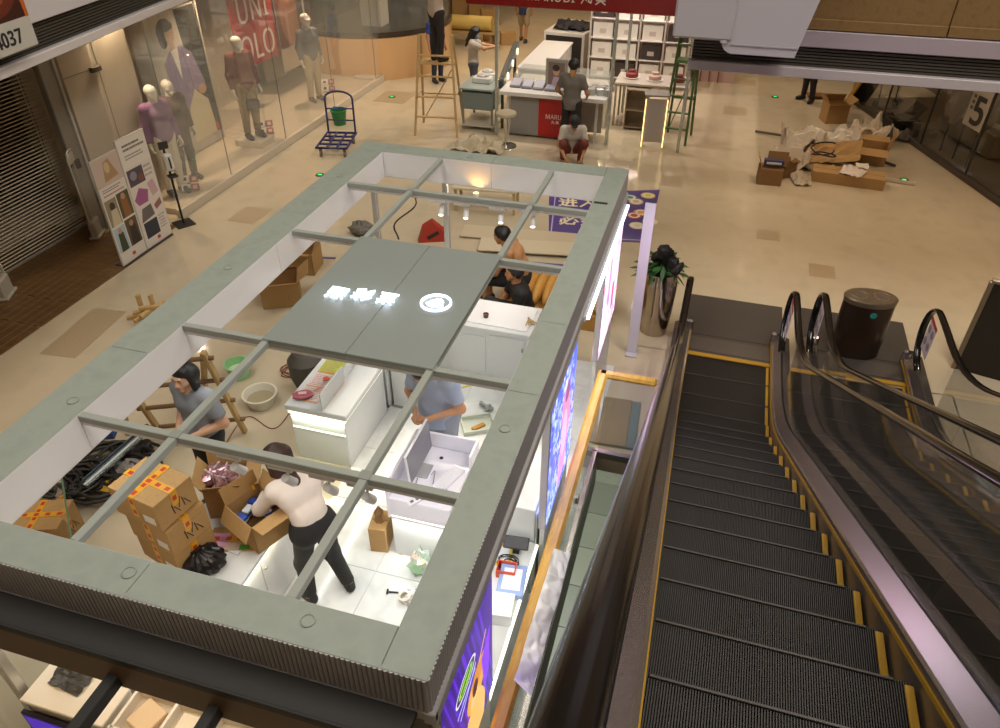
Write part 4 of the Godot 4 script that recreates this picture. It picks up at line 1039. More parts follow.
	ob("lens", MB.new().cyl(V(0, 0.031, -0.01), V(0, 0.034, -0.01), 0.028, 0.028, 14), glow("#ffc76a", 4.0), wl)
	ob("clip", bx(V(0, 0.02, -0.05), V(0.02, 0.02, 0.09)), mat("#8c8a88", 0.4), wl)
	spot(V(-2.35, 2.14, -7.21), V(-2.35, 2.4, -7.29), 60.0, "#ffb95a", 0.07, 0.02)
	screens()
func strip(mb: MB, poly: PackedVector2Array, cnt: int, y0: float, y1: float, out: Vector3) -> void:
	# upright band along the first cnt points of poly, and its top as thin quads
	for i in cnt - 1:
		var a := poly[i]; var b := poly[i + 1]
		mb.quad(V(a.x, y0, a.y), V(b.x, y0, b.y), V(b.x, y1, b.y), V(a.x, y1, a.y), out)
		var la := V(a.x, y1, a.y); var lb := V(b.x, y1, b.y)
		mb.quad(la, lb, lb - out * 0.03, la - out * 0.03, Vector3.UP)
func screens() -> void:
	# three backlit pictures on the right side of the kiosk, facing the escalator
	var im := im_new(160, 240, "#3a1290")
	for i in 24:
		var x := i / 24.0
		im_line(im, x - 0.2, 0, x + 0.15, 1, 0.012 + 0.01 * (i % 3), ["#4a18b8", "#2c0c70", "#5d22d0", "#34108a"][i % 4])
	im_ell(im, 0.62, 0.55, 0.2, 0.13, "#e0a24a"); im_ell(im, 0.68, 0.47, 0.16, 0.08, "#c98433"); im_ell(im, 0.58, 0.6, 0.09, 0.08, "#f0c080"); im_ell(im, 0.6, 0.53, 0.06, 0.06, "#3a1c16")
	im_poly(im, [[0.42, 0.66], [0.7, 0.62], [0.82, 0.8], [0.78, 1], [0.38, 1]], "#e5b565"); im_poly(im, [[0.75, 0.45], [0.95, 0.35], [0.9, 0.7], [0.8, 0.8]], "#7a28ff")
	im_line(im, 0.7, 0.4, 0.85, 0.3, 0.02, "#e8b070"); im_line(im, 0.3, 0.45, 0.62, 0.33, 0.018, "#b9c8ff")
	im_ell(im, 0.42, 0.25, 0.2, 0.075, "#f0f4ff"); im_ell(im, 0.42, 0.25, 0.18, 0.062, "#231050"); im_ell(im, 0.42, 0.25, 0.14, 0.045, "#8fd03a"); im_line(im, 0.34, 0.26, 0.5, 0.24, 0.03, "#2b5d16")
	im_line(im, 0.25, 0.38, 0.6, 0.36, 0.02, "#a8b4ff")
	lightbox("purple backlit picture of a golden haired woman on kiosk side", -2.45, -1.62, 1.02, 2.12, im, 1.1, "#7a48ff", 0.7)
	var im2 := im_new(160, 240, "#4a63d8")
	var r := RandomNumberGenerator.new(); r.seed = 5
	for i in 420: im_ell(im2, r.randf(), r.randf(), r.randf_range(0.01, 0.05), r.randf_range(0.01, 0.04), ["#5f7cf0", "#8fa6ff", "#c6d2ff", "#3850c8", "#7390ff", "#a7b8ff"][i % 6])
	im_poly(im2, [[0.45, 0.18], [0.7, 0.12], [0.85, 0.5], [0.7, 0.9], [0.4, 0.95], [0.5, 0.5]], "#d47ab0"); im_ell(im2, 0.66, 0.22, 0.1, 0.08, "#7a4a80"); im_ell(im2, 0.6, 0.55, 0.12, 0.2, "#e8a0c8")
	lightbox("blue backlit picture with a pink figure on kiosk side", -4.85, -3.9, 0.85, 2.08, im2, 1.5, "#93a8ff", 1.2)
	var im3 := im_new(160, 240, "#f0c8ee")
	for i in 300: im_ell(im3, r.randf(), r.randf(), r.randf_range(0.01, 0.05), r.randf_range(0.01, 0.06), ["#f7e6ff", "#e6a8e0", "#d8c0ff", "#fff0fa", "#f090b8"][i % 5])
	im_rect(im3, 0.6, 0.5, 0.75, 0.8, "#e04070"); im_rect(im3, 0.3, 0.1, 0.42, 0.6, "#c070e0")
	lightbox("pink and white backlit picture at the far kiosk corner", -7.35, -6.25, 0.85, 1.98, im3, 1.6, "#ffd0f4", 1.2)
func lightbox(label: String, z0: float, z1: float, y0: float, y1: float, im: Image, em: float, col: String, e: float) -> void:
	var t := thing("backlit_screen", label, "screen", V(-0.775, y0, (z0 + z1) / 2))
	var d := (z1 - z0) / 2; var h := y1 - y0
	ob("frame", b2(-0.03, 0.03, 0, h, -d, d, 0.005), mat("#b9b4b8", 0.35, 0.5), t)
	var q := MB.new(); q.quad(V(0.032, 0.015, d - 0.015), V(0.032, 0.015, -d + 0.015), V(0.032, h - 0.015, -d + 0.015), V(0.032, h - 0.015, d - 0.015), V(1, 0, 0))
	ob("lit_picture_screen", q, print_mat(im, 0.3, em), t)
	area(V(0.05, h / 2, 0) + t.position, V(1, h / 2 - 0.2, 0) + t.position, Vector2(d * 2, h), col, e)
	ob("bracket", b2(-0.02, 0.02, h, 2.12 - y0 if 2.12 - y0 > h else h + 0.01, -0.05, 0.05), mat("#b9b4b8", 0.35, 0.5), t)
	ob("leg_panel", b2(-0.02, 0.02, -y0, 0, -d + 0.03, d - 0.03, 0.004), mat("#dddbd9", 0.4), t)
func neighbour() -> void:
	# the black framed kiosk next door, below the near edge of the picture
	var c := thing("kiosk_canopy", "black roof frame of the unlit neighbouring kiosk with brown fascia", "canopy", V(-2.3, 0, -0.9))
	var O := V(2.3, 0, 0.9)
	var bk := mat("#1d1a17", 0.6); var br := mat("#5f4528", 0.6)
	ob("rim_panel", b2(-4.6, -0.83, 2.17, 2.2, -1.57, -1.4, 0.003), bk, c, O)
	ob("upstand", b2(-4.6, -0.83, 2.2, 2.215, -1.415, -1.4, 0.003), bk, c, O)
	ob("rim_panel", b2(-4.6, -4.3, 2.17, 2.2, -1.4, 1.0, 0.003), bk, c, O); ob("rim_panel", b2(-1.1, -0.83, 2.17, 2.2, -1.4, 1.0, 0.003), bk, c, O)
	ob("inner_fascia", b2(-4.3, -1.1, 1.96, 2.17, -1.44, -1.4), br, c, O)
	for x in [-2.35, -1.79, -3.2]: ob("long_beam", b2(x - 0.03, x + 0.03, 1.98, 2.06, -1.41, 1.0, 0.004), bk, c, O)
	for q in [[-4.5, -1.45], [-0.95, -1.45], [-0.95, 0.9], [-4.5, 0.9]]: ob("post", b2(q[0] - 0.04, q[0] + 0.04, 0, 2.18, q[1] - 0.04, q[1] + 0.04, 0.005), bk, c, O)
	ob("strip_light", b2(-4.0, -1.3, 1.95, 1.96, -1.54, -1.48), glow("#ffe2b0", 2.0), c, O)
	area(V(-2.6, 1.93, -1.5), V(-2.6, 0.0, -1.45), Vector2(2.6, 0.05), "#ffdba8", 1.0, c)
	# white counters and a purple screen below
	var w := thing("display_counter", "white display counter with trays under the black neighbouring roof", "counter", V(-3.3, 0, -1.73))
	ob("body", b2(-0.34, 0.25, 0, 0.82, -0.14, 0.12, 0.008), mat("#cfc6b6", 0.4), w); ob("top", b2(-0.36, 0.27, 0.82, 0.85, -0.15, 0.14, 0.006), mat("#e6dccb", 0.3), w)
	var tr := thing("display_counter", "cream partitioned counter beside the white one under black roof", "counter", V(-2.62, 0, -1.72))
	ob("body", b2(-0.34, 0.6, 0, 0.82, -0.14, 0.14, 0.006), mat("#cabfae", 0.4), tr)
	for i in 4: ob("divider", b2(-0.33 + i * 0.3, -0.31 + i * 0.3, 0.82, 0.9, -0.13, 0.13), mat("#ddd3c2", 0.4), tr)
	ob("divider", b2(-0.34, 0.6, 0.82, 0.9, -0.14, -0.12), mat("#ddd3c2", 0.4), tr); ob("divider", b2(-0.34, 0.6, 0.82, 0.9, 0.12, 0.14), mat("#ddd3c2", 0.4), tr)
	for i in 3: ob("tray", bx(V(-0.17 + i * 0.3, 0.85, 0), V(0.18, 0.05, 0.18), 0.006, Basis(Vector3.UP, 0.3 * (i - 1))), mat(["#d5b890", "#e2d3ba", "#b9bdb8"][i], 0.5), tr)
	var im := im_new(128, 48, "#3c14a0"); im_ell(im, 0.45, 0.5, 0.24, 0.4, "#e8f0ff"); im_ell(im, 0.45, 0.5, 0.21, 0.33, "#1c0c50"); im_ell(im, 0.45, 0.5, 0.16, 0.24, "#9be03a")
	var sc := thing("backlit_screen", "small purple screen with green logo below the white counter", "screen", V(-3.33, 0.1, -1.57))
	ob("frame", b2(-0.36, 0.36, 0, 0.62, -0.03, 0.0, 0.004), mat("#241d33", 0.4), sc)
	var q := MB.new(); q.quad(V(-0.34, 0.3, 0.002), V(0.34, 0.3, 0.002), V(0.34, 0.6, 0.002), V(-0.34, 0.6, 0.002), V(0, 0, 1)); ob("lit_picture_screen", q, print_mat(im, 0.3, 1.0), sc)
	ob("leg_panel", b2(-0.34, 0.34, -0.1, 0, -0.03, -0.005), mat("#241d33", 0.4), sc)
	var bt := thing("folded_tarp", "folded grey and black tarpaulin on the neighbouring white counter", "tarpaulin", V(-3.45, 0.852, -1.75))
	ob("sheet", MB.new().sheet(V(-0.12, 0.0, 0.02), V(0.14, 0.0, 0.04), V(0.16, 0.0, -0.1), V(-0.12, 0.0, -0.1), 12, 8, 0.04, 3, 8.0), mat("#4a4946", 0.6), bt)
	var pa := thing("glass_partition", "narrow glass partition with pale frame beside the neighbouring counter", "partition", V(-3.85, 0, -1.6))
	ob("glass", b2(-0.005, 0.005, 0.05, 1.4, -0.35, 0.45), glass("#c9d2c4", 0.2), pa); ob("frame", b2(-0.02, 0.02, 0, 1.42, 0.43, 0.47, 0.004), mat("#8c8a78", 0.4, 0.5), pa); ob("base", b2(-0.03, 0.03, 0, 0.06, -0.36, 0.46), mat("#8c8a78", 0.4, 0.5), pa)
# ---------------------------------------------------------------- furniture inside the kiosk
func counters() -> void:
	# white marble tiles under the kiosk
	var kf := struct("floor_kiosk", b2(-3.0, -0.66, 0.0, 0.008, -7.4, -1.6), mat("#b5b7b3", 0.5), "white tiled kiosk floor", "floor")
	for i in 3:
		for j in 8: ob("floor_tile", bx(Vector3.ZERO, V(0.776, 0.012, 0.727), 0.002), M.marble, kf, V(-2.61 + i * 0.78, 0.009, -7.03 + j * 0.731))
	var W := mat("#d9dbda", 0.25); var W2 := mat("#cfd1d0", 0.3); var led := glow("#f7fbe6", 1.3)
	# display counter with the printed cards
	var a := thing("display_counter", "white display counter with printed scratch cards and green light lines", "counter", V(-3.3, 0, -5.36))
	ob("body", b2(-0.3, 0.3, 0.0, 0.6, -0.47, 0.47, 0.006), W, a); ob("top", b2(-0.33, 0.34, 0.65, 0.72, -0.5, 0.5, 0.008), W, a)
	ob("light_line", b2(-0.31, 0.31, 0.605, 0.645, -0.48, 0.482), led, a); ob("light_line", b2(-0.29, 0.29, 0.42, 0.437, 0.468, 0.474), led, a)
	area(V(-3.3, 0.6, -4.87), V(-3.3, 0.2, -4.6), Vector2(0.6, 0.03), "#f2fadc", 0.4, null)
	ob("glass_guard", b2(0.06, 0.07, 0.72, 0.86, -0.45, 0.45), glass("#dfe6e6", 0.25), a)
	ob("side_screen", b2(0.075, 0.09, 0.72, 0.92, 0.0, 0.48, 0.002), mat("#cfd2cf", 0.4), a)
	for q in [["#d8cbc2", -0.14, 0.28, 0.0], ["#e0c9c4", -0.14, 0.05, 0.02], ["#b9c24a", -0.14, -0.2, 0.03], ["#dcb9b4", -0.02, 0.12, -0.02]]:
		var im := im_new(64, 64, q[0]); im_text(im, 0.1, 0.1, 0.9, 0.9, 7, "#b58f88", int(q[2] * 100) + 50); im_rect(im, 0, 0.93, 1, 1, "#d9822c")
		var p := thing("card_sheet", ["printed sheet of small cards on display counter near its front edge", "pink printed card sheet in middle of display counter", "lime green printed sheet at the far end of display counter", "printed card sheet against the counter's inner screen"][[0.28, 0.05, -0.2, 0.12].find(q[2])], "paper", V(-3.3 + q[1], 0.721, -5.36 + q[2]), q[3])
		ob("board", bx(V(0, 0.004, 0), V(0.24, 0.008, 0.24)), mat("#d8d0c8", 0.5), p)
		var qq := MB.new(); qq.quad(V(-0.12, 0.0085, 0.12), V(0.12, 0.0085, 0.12), V(0.12, 0.0085, -0.12), V(-0.12, 0.0085, -0.12), Vector3.UP); ob("print", qq, print_mat(im), p)
	var pf := thing("packet", "crumpled red and pink plastic packet on the display counter", "packet", V(-3.5, 0.73, -5.02), 0.4)
	ob("pouch", MB.new().ell(V(0, 0.02, 0), V(0.11, 0.025, 0.07), 14, 8, Basis(), 0.4, 3), mat("#b8616c", 0.3), pf); ob("label", bx(V(0, 0.045, 0), V(0.08, 0.004, 0.04)), mat("#e0c2c4", 0.5), pf)
	var so := thing("small_tub", "small white tub with orange lid on the display counter", "tub", V(-3.38, 0.73, -5.3))
	ob("cup", MB.new().lathe(V(0, 0, 0), [Vector2(0, 0), Vector2(0.028, 0), Vector2(0.032, 0.04)], 14), mat("#e6ddd6", 0.4), so); ob("lid", MB.new().lathe(V(0, 0.04, 0), [Vector2(0.033, 0), Vector2(0.033, 0.012), Vector2(0, 0.014)], 14), mat("#d4643c", 0.4), so)
	# cabinets with doors behind it
	var cb := thing("cabinet", "low white cabinet with open hinged door at kiosk corner", "cabinet", V(-3.2, 0, -6.35))
	ob("body", b2(-0.25, 0.22, 0, 0.7, -0.44, 0.44, 0.005), W2, cb)
	var dr := ob("door", b2(0.24, 0.26, 0.05, 0.68, 0.0, 0.44, 0.003), W, cb); dr.rotation.y = -0.12
	ob("handle", bx(V(0.27, 0.55, 0.05), V(0.015, 0.06, 0.012), 0.003), M.steel, dr)
	ob("plinth", b2(-0.25, 0.2, 0, 0.06, -0.44, 0.46), mat("#8a8a88", 0.4), cb)
	var cn := thing("cabinet", "low white corner cabinet joining the display counter and back counter", "cabinet", V(-2.85, 0, -6.35))
	ob("body", b2(-0.1, 0.12, 0, 0.68, -0.3, 0.44, 0.005), W2, cn); ob("top", b2(-0.12, 0.14, 0.68, 0.71, -0.32, 0.46, 0.005), W, cn); ob("plinth", b2(-0.1, 0.125, 0, 0.05, -0.3, 0.445), mat("#8a8a88", 0.4), cn)
	# back counter
	var bc := thing("counter", "white back counter with square cupboard doors and a loose board on top", "counter", V(-2.1, 0, -6.98))
	ob("body", b2(-0.6, 0.5, 0.0, 0.72, -0.27, 0.27, 0.006), W, bc)
	ob("door", b2(-0.46, 0.0, 0.1, 0.62, 0.27, 0.285, 0.004), W2, bc); var d2 := ob("door", b2(0.04, 0.46, 0.1, 0.66, 0.27, 0.285, 0.004), W2, bc)
	ob("hinge", bx(V(0.44, 0.2, 0.292), V(0.02, 0.05, 0.012), 0.002), M.steel, d2); ob("hinge", bx(V(0.44, 0.52, 0.292), V(0.02, 0.05, 0.012), 0.002), M.steel, d2)
	ob("top", b2(-0.63, 0.53, 0.72, 0.75, -0.3, 0.3, 0.004), W, bc)
	var od := ob("open_door", bx(V(0.19, 0.36, 0), V(0.38, 0.6, 0.018), 0.004), W, bc, V(0.5, 0.0, 0.28)); od.rotation.y = -0.9
	var lb := solo("loose_board", "thin white board lying across the back counter", "board", bx(V(0, 0.008, 0), V(1.0, 0.016, 0.5), 0.003), mat("#e9e8ea", 0.3), V(-2.12, 0.75, -7.0), -0.03)
	var cu := thing("cup", "small dark cup standing on the loose white board", "cup", fl(486, 317, 0.77))
	ob("cup", MB.new().lathe(V(0, 0, 0), [Vector2(0, 0), Vector2(0.028, 0), Vector2(0.034, 0.045), Vector2(0.028, 0.045), Vector2(0.025, 0.01)], 16), mat("#4a3a34", 0.4), cu); ob("content", MB.new().cyl(V(0, 0.01, 0), V(0, 0.03, 0), 0.025, 0.027, 14), mat("#8a4a3c", 0.5), cu)
	var st := thing("stick_bundle", "small bundle of wooden sticks on the corner of loose board", "sticks", fl(530, 322, 0.77), 0.5)
	for i in 5: ob("stick", bx(V(0.015 * i - 0.03, 0.012, 0), V(0.01, 0.01, 0.16), 0.0, Basis(Vector3.UP, 0.25 * (i - 2))), mat("#b89a62", 0.6), st)
	# desk with the computer
	var dk := thing("reception_desk", "white reception desk with raised surround and lit near end", "desk", V(-1.86, 0, -4.36))
	ob("body", b2(-0.27, 0.29, 0, 0.5, -0.33, 0.38, 0.006), W, dk); ob("light_line", b2(-0.27, 0.29, 0.5, 0.525, -0.3, 0.372), led, dk)
	ob("desk_top", b2(-0.27, 0.29, 0.525, 0.74, -0.33, 0.385, 0.006), mat("#e6e3ec", 0.3), dk)
	area(V(-1.85, 0.5, -3.95), V(-1.85, 0.1, -3.7), Vector2(0.5, 0.03), "#f6f8f0", 0.3, null)
	ob("surround", b2(-0.29, -0.265, 0.5, 0.9, -0.34, 0.4, 0.008), mat("#e9e6ee", 0.3), dk)
	ob("surround", b2(-0.29, 0.3, 0.5, 0.9, -0.36, -0.335, 0.01), mat("#e9e6ee", 0.3), dk); ob("surround", b2(0.285, 0.31, 0.5, 0.9, -0.36, -0.12, 0.01), mat("#e9e6ee", 0.3), dk)
	ob("cable_hole", MB.new().cyl(V(0.0, 0.74, -0.2), V(0.0, 0.744, -0.2), 0.018, 0.018, 14), mat("#1e1c1e", 0.5), dk)
	ob("feet", b2(-0.24, -0.2, 0, 0.02, 0.36, 0.385), mat("#b08a4a", 0.5), dk)
	var mo := thing("monitor", "thin white framed computer monitor standing on reception desk", "monitor", V(-1.99, 0.74, -4.36), 0.0)
	ob("stand", MB.new().box(V(0.02, 0.006, 0), V(0.16, 0.012, 0.18), 0.004).box(V(-0.015, 0.08, 0), V(0.015, 0.16, 0.04), 0.003), mat("#b9b9bd", 0.35, 0.4), mo)
	var tb := Basis(V(0, 0, 1), 0.08)
	ob("shell", bx(V(-0.0, 0.23, 0.0), V(0.022, 0.32, 0.52), 0.006, tb), mat("#dcdade", 0.35), mo)
	ob("display", bx(V(0.0125, 0.23, 0.0), V(0.004, 0.3, 0.5), 0.0, tb), mat("#74717a", 0.2), mo)
	var kb := thing("keyboard", "white computer keyboard lying on the reception desk", "keyboard", V(-1.72, 0.741, -4.3), 1.25)
	ob("base", bx(V(0, 0.008, 0), V(0.4, 0.014, 0.13), 0.004), mat("#e4e1e8", 0.4), kb)
	for i in 5:
		for j in 14: ob("key", bx(V(-0.178 + j * 0.0274, 0.018, -0.046 + i * 0.023), V(0.022, 0.007, 0.018), 0.002), mat("#efedf2", 0.4), kb)
	var pw := thing("power_strip", "white power strip with coiled lead beside the keyboard", "power strip", V(-1.84, 0.741, -4.05), 0.9)
	ob("bar", bx(V(0, 0.015, 0), V(0.3, 0.028, 0.05), 0.006), mat("#e2e0e6", 0.4), pw)
	for i in 5: ob("socket", bx(V(-0.11 + i * 0.055, 0.03, 0), V(0.03, 0.004, 0.026)), mat("#6d6a72", 0.5), pw)
	var cp: Array = []
	for i in 40: cp.append(V(0.14 + 0.07 * cos(i * 0.45), 0.012 + i * 0.0006, 0.06 + 0.05 * sin(i * 0.45)))
	ob("lead", MB.new().tube(cp, 0.004, 6), mat("#d8d5dc", 0.5), pw)
	var ml: Array = []
	for i in 24: ml.append(V(-1.97 + 0.2 * i / 24.0, 0.75 + 0.02 * sin(i * 0.5), -4.25 + 0.12 * sin(i * 0.35)))
	solo("monitor_lead", "thin grey lead curling from the monitor across desk", "cable", MB.new().tube(ml, 0.004, 6), mat("#8b8890", 0.5))
	# near counter with the cartons on it
	var nc := thing("display_counter", "long white display counter carrying cartons along the corridor side", "counter", V(-3.22, 0, -2.72))
	ob("body", b2(-0.34, 0.34, 0, 0.68, -0.98, 0.76, 0.006), W, nc); ob("top", b2(-0.37, 0.38, 0.71, 0.75, -1.0, 0.78, 0.006), W, nc)
	ob("light_line", b2(-0.345, 0.372, 0.68, 0.71, -0.99, 0.77), glow("#fff6dc", 1.4), nc)
	area(V(-2.84, 0.67, -2.7), V(-2.5, 0.2, -2.7), Vector2(1.6, 0.03), "#fff3d6", 0.35, null)
	for i in 4:
		var dd := ob("door", b2(0.34, 0.355, 0.06, 0.66, -0.77 + i * 0.382, -0.395 + i * 0.382, 0.003), W2, nc)
		ob("knob", MB.new().ell(V(0.362, 0.55, -0.43 + i * 0.382), V(0.012, 0.012, 0.012), 10, 6), M.steel, dd)
	# counter along the right side, between the backlit screens
	var rc := thing("counter", "white service counter with supplies and lit outer edge beside guard rail", "counter", V(-1.08, 0, -3.2))
	ob("body", b2(-0.22, 0.24, 0, 0.7, -0.62, 0.7, 0.005), W, rc); ob("top", b2(-0.25, 0.28, 0.7, 0.74, -0.65, 0.73, 0.005), W, rc)
	ob("light_line", b2(0.281, 0.3, 0.705, 0.735, -0.64, 0.72), glow("#fffbe8", 2.0), rc)
	area(V(-0.76, 0.72, -3.15), V(-0.4, 0.72, -3.15), Vector2(1.3, 0.04), "#fff6dc", 0.4, null)
	var wc := thing("white_cabinet", "tall white cabinet between blue screen and service counter", "cabinet", V(-1.07, 0, -4.2))
	ob("body", b2(-0.22, 0.24, 0, 1.05, -0.32, 0.3, 0.006), W, wc); ob("door", b2(0.24, 0.255, 0.06, 1.0, -0.3, 0.28, 0.003), W2, wc)
	var ft := thing("floor_box", "shallow pale floor tray holding a yellow tool", "tray", fl(478, 427), 0.5)
	ob("tray", MB.new().box(V(0, 0.01, 0), V(0.36, 0.02, 0.28), 0.003).box(V(0.17, 0.04, 0), V(0.015, 0.06, 0.28)).box(V(-0.17, 0.04, 0), V(0.015, 0.06, 0.28)).box(V(0, 0.04, 0.13), V(0.36, 0.06, 0.015)).box(V(0, 0.04, -0.13), V(0.36, 0.06, 0.015)), mat("#c9cfc0", 0.5), ft)
	ob("yellow_tool", bx(V(0.0, 0.03, 0.03), V(0.16, 0.03, 0.05), 0.005, Basis(Vector3.UP, 0.4)), mat("#c08a2c", 0.5), ft)
	var wb := thing("wire_basket", "small heap of grey fittings on the kiosk floor beside tray", "fittings", fl(487, 410))
	for i in 6: ob("fitting", MB.new().cyl(V(rng.randf_range(-0.08, 0.08), 0.03, rng.randf_range(-0.06, 0.06)), V(rng.randf_range(-0.1, 0.1), 0.06, rng.randf_range(-0.08, 0.08)), 0.02, 0.02, 8), mat("#8f948f", 0.35, 0.5), wb)
	var ye := thing("plastic_hoop", "yellow plastic hoop lying on white floor behind the man", "hoop", fl(462, 382), 0.7)
	ob("frame", MB.new().box(V(0.1, 0.01, 0), V(0.03, 0.02, 0.26), 0.004).box(V(-0.1, 0.01, 0), V(0.03, 0.02, 0.26), 0.004).box(V(0, 0.01, 0.12), V(0.2, 0.02, 0.03), 0.004), mat("#c8b52e", 0.5), ye)
# ---------------------------------------------------------------- loose things
func tape(p: Node3D, c: Vector3, s: Vector3) -> void:
	var t := ob("tape", bx(c, s), mat("#d49a1c", 0.4), p)
	var ax := 0 if s.x > s.z and s.x > s.y else (2 if s.z > s.y else 1)
	var n := int(s[ax] / 0.085)
	for i in n:
		var q := c; q[ax] += (i + 0.5) * s[ax] / n - s[ax] / 2
		var z := s + Vector3(0.0012, 0.0012, 0.0012); z[ax] = 0.042
		for a in 3:
			if a != ax and s[a] > 0.01: z[a] = s[a] * 0.55
		ob("red_print", bx(q, z), mat("#b8341c", 0.5), t)
func carton(label: String, at: Vector3, s: Vector3, turn: float, m: Material, taped := false, group := "") -> Node3D:
	var t := thing("carton", label, "carton", at, turn, group)
	ob("body", bx(V(0, s.y / 2, 0), s, 0.004), m, t)
	ob("flap_seam", bx(V(0, s.y + 0.001, 0), V(s.x - 0.01, 0.003, 0.006)), mat("#7b5c34", 0.8), t)
	if taped:
		tape(t, V(0, s.y + 0.003, 0), V(s.x + 0.004, 0.004, 0.06)); tape(t, V(0, s.y + 0.002, 0), V(0.06, 0.004, s.z + 0.004))
		tape(t, V(0, s.y * 0.62, s.z / 2 + 0.001), V(0.06, s.y * 0.75, 0.003)); tape(t, V(s.x / 2 + 0.001, s.y * 0.75, 0), V(0.003, s.y * 0.5, 0.06))
		ob("paper_label", bx(V(s.x * 0.3, s.y * 0.35, s.z / 2 + 0.002), V(0.11, 0.07, 0.002)), mat("#d9d3c6", 0.6), t)
		var wr := MB.new()
		for i in 5: wr.box(V(s.x / 2 + 0.002, s.y * (0.35 + 0.08 * (i % 3)), s.z * (-0.25 + 0.09 * i)), V(0.002, 0.09, 0.008), 0.0, Basis(Vector3.RIGHT, 0.5 - 0.4 * (i % 3)))
		ob("marker_writing", wr, mat("#3b2e22", 0.7), t)
	return t
func open_carton(label: String, at: Vector3, s: Vector3, turn: float, m: Material, flaps: Array, group := "") -> Node3D:
	var t := thing("open_carton", label, "carton", at, turn, group)
	var w := 0.008
	ob("bottom", bx(V(0, w / 2, 0), V(s.x, w, s.z)), m, t)
	for k in 4:
		var al := s.x if k % 2 == 0 else s.z; var ds := (s.z if k % 2 == 0 else s.x) / 2
		var B := Basis(Vector3.UP, PI / 2 * k)
		ob("side", bx(B * V(0, s.y / 2, ds - w / 2), V(al, s.y, w), 0.0, B), m, t)
		var a: float = flaps[k]      # angle of the flap from upright outwards
		var fh := s.z * 0.45 if k % 2 == 0 else s.x * 0.42
		ob("flap", bx(B * (V(0, s.y, ds - w / 2) + V(0, cos(a), sin(a)) * fh / 2), V(al - 0.01, fh, w * 0.7), 0.0, B * Basis(Vector3.RIGHT, a)), m, t)
	return t
func loops(c: Vector3, n: int, rad: float, h: float, sd: int, pts := 60) -> Array:
	var r := RandomNumberGenerator.new(); r.seed = sd
	var o: Array = []; var cx := c
	var rr := rad
	for i in pts:
		var a := TAU * n * i / pts
		if i % 7 == 0: rr = rad * r.randf_range(0.55, 1.1)
		cx += V(r.randf_range(-0.02, 0.02), 0, r.randf_range(-0.02, 0.02)) * rad * 3.0
		var tgt := cx + V(cos(a) * rr, h * (0.5 + 0.5 * sin(a * 0.37 + sd)), sin(a) * rr * 0.8)
		o.append(tgt if i == 0 else (o[i - 1] as Vector3).lerp(tgt, 0.8))
	return o
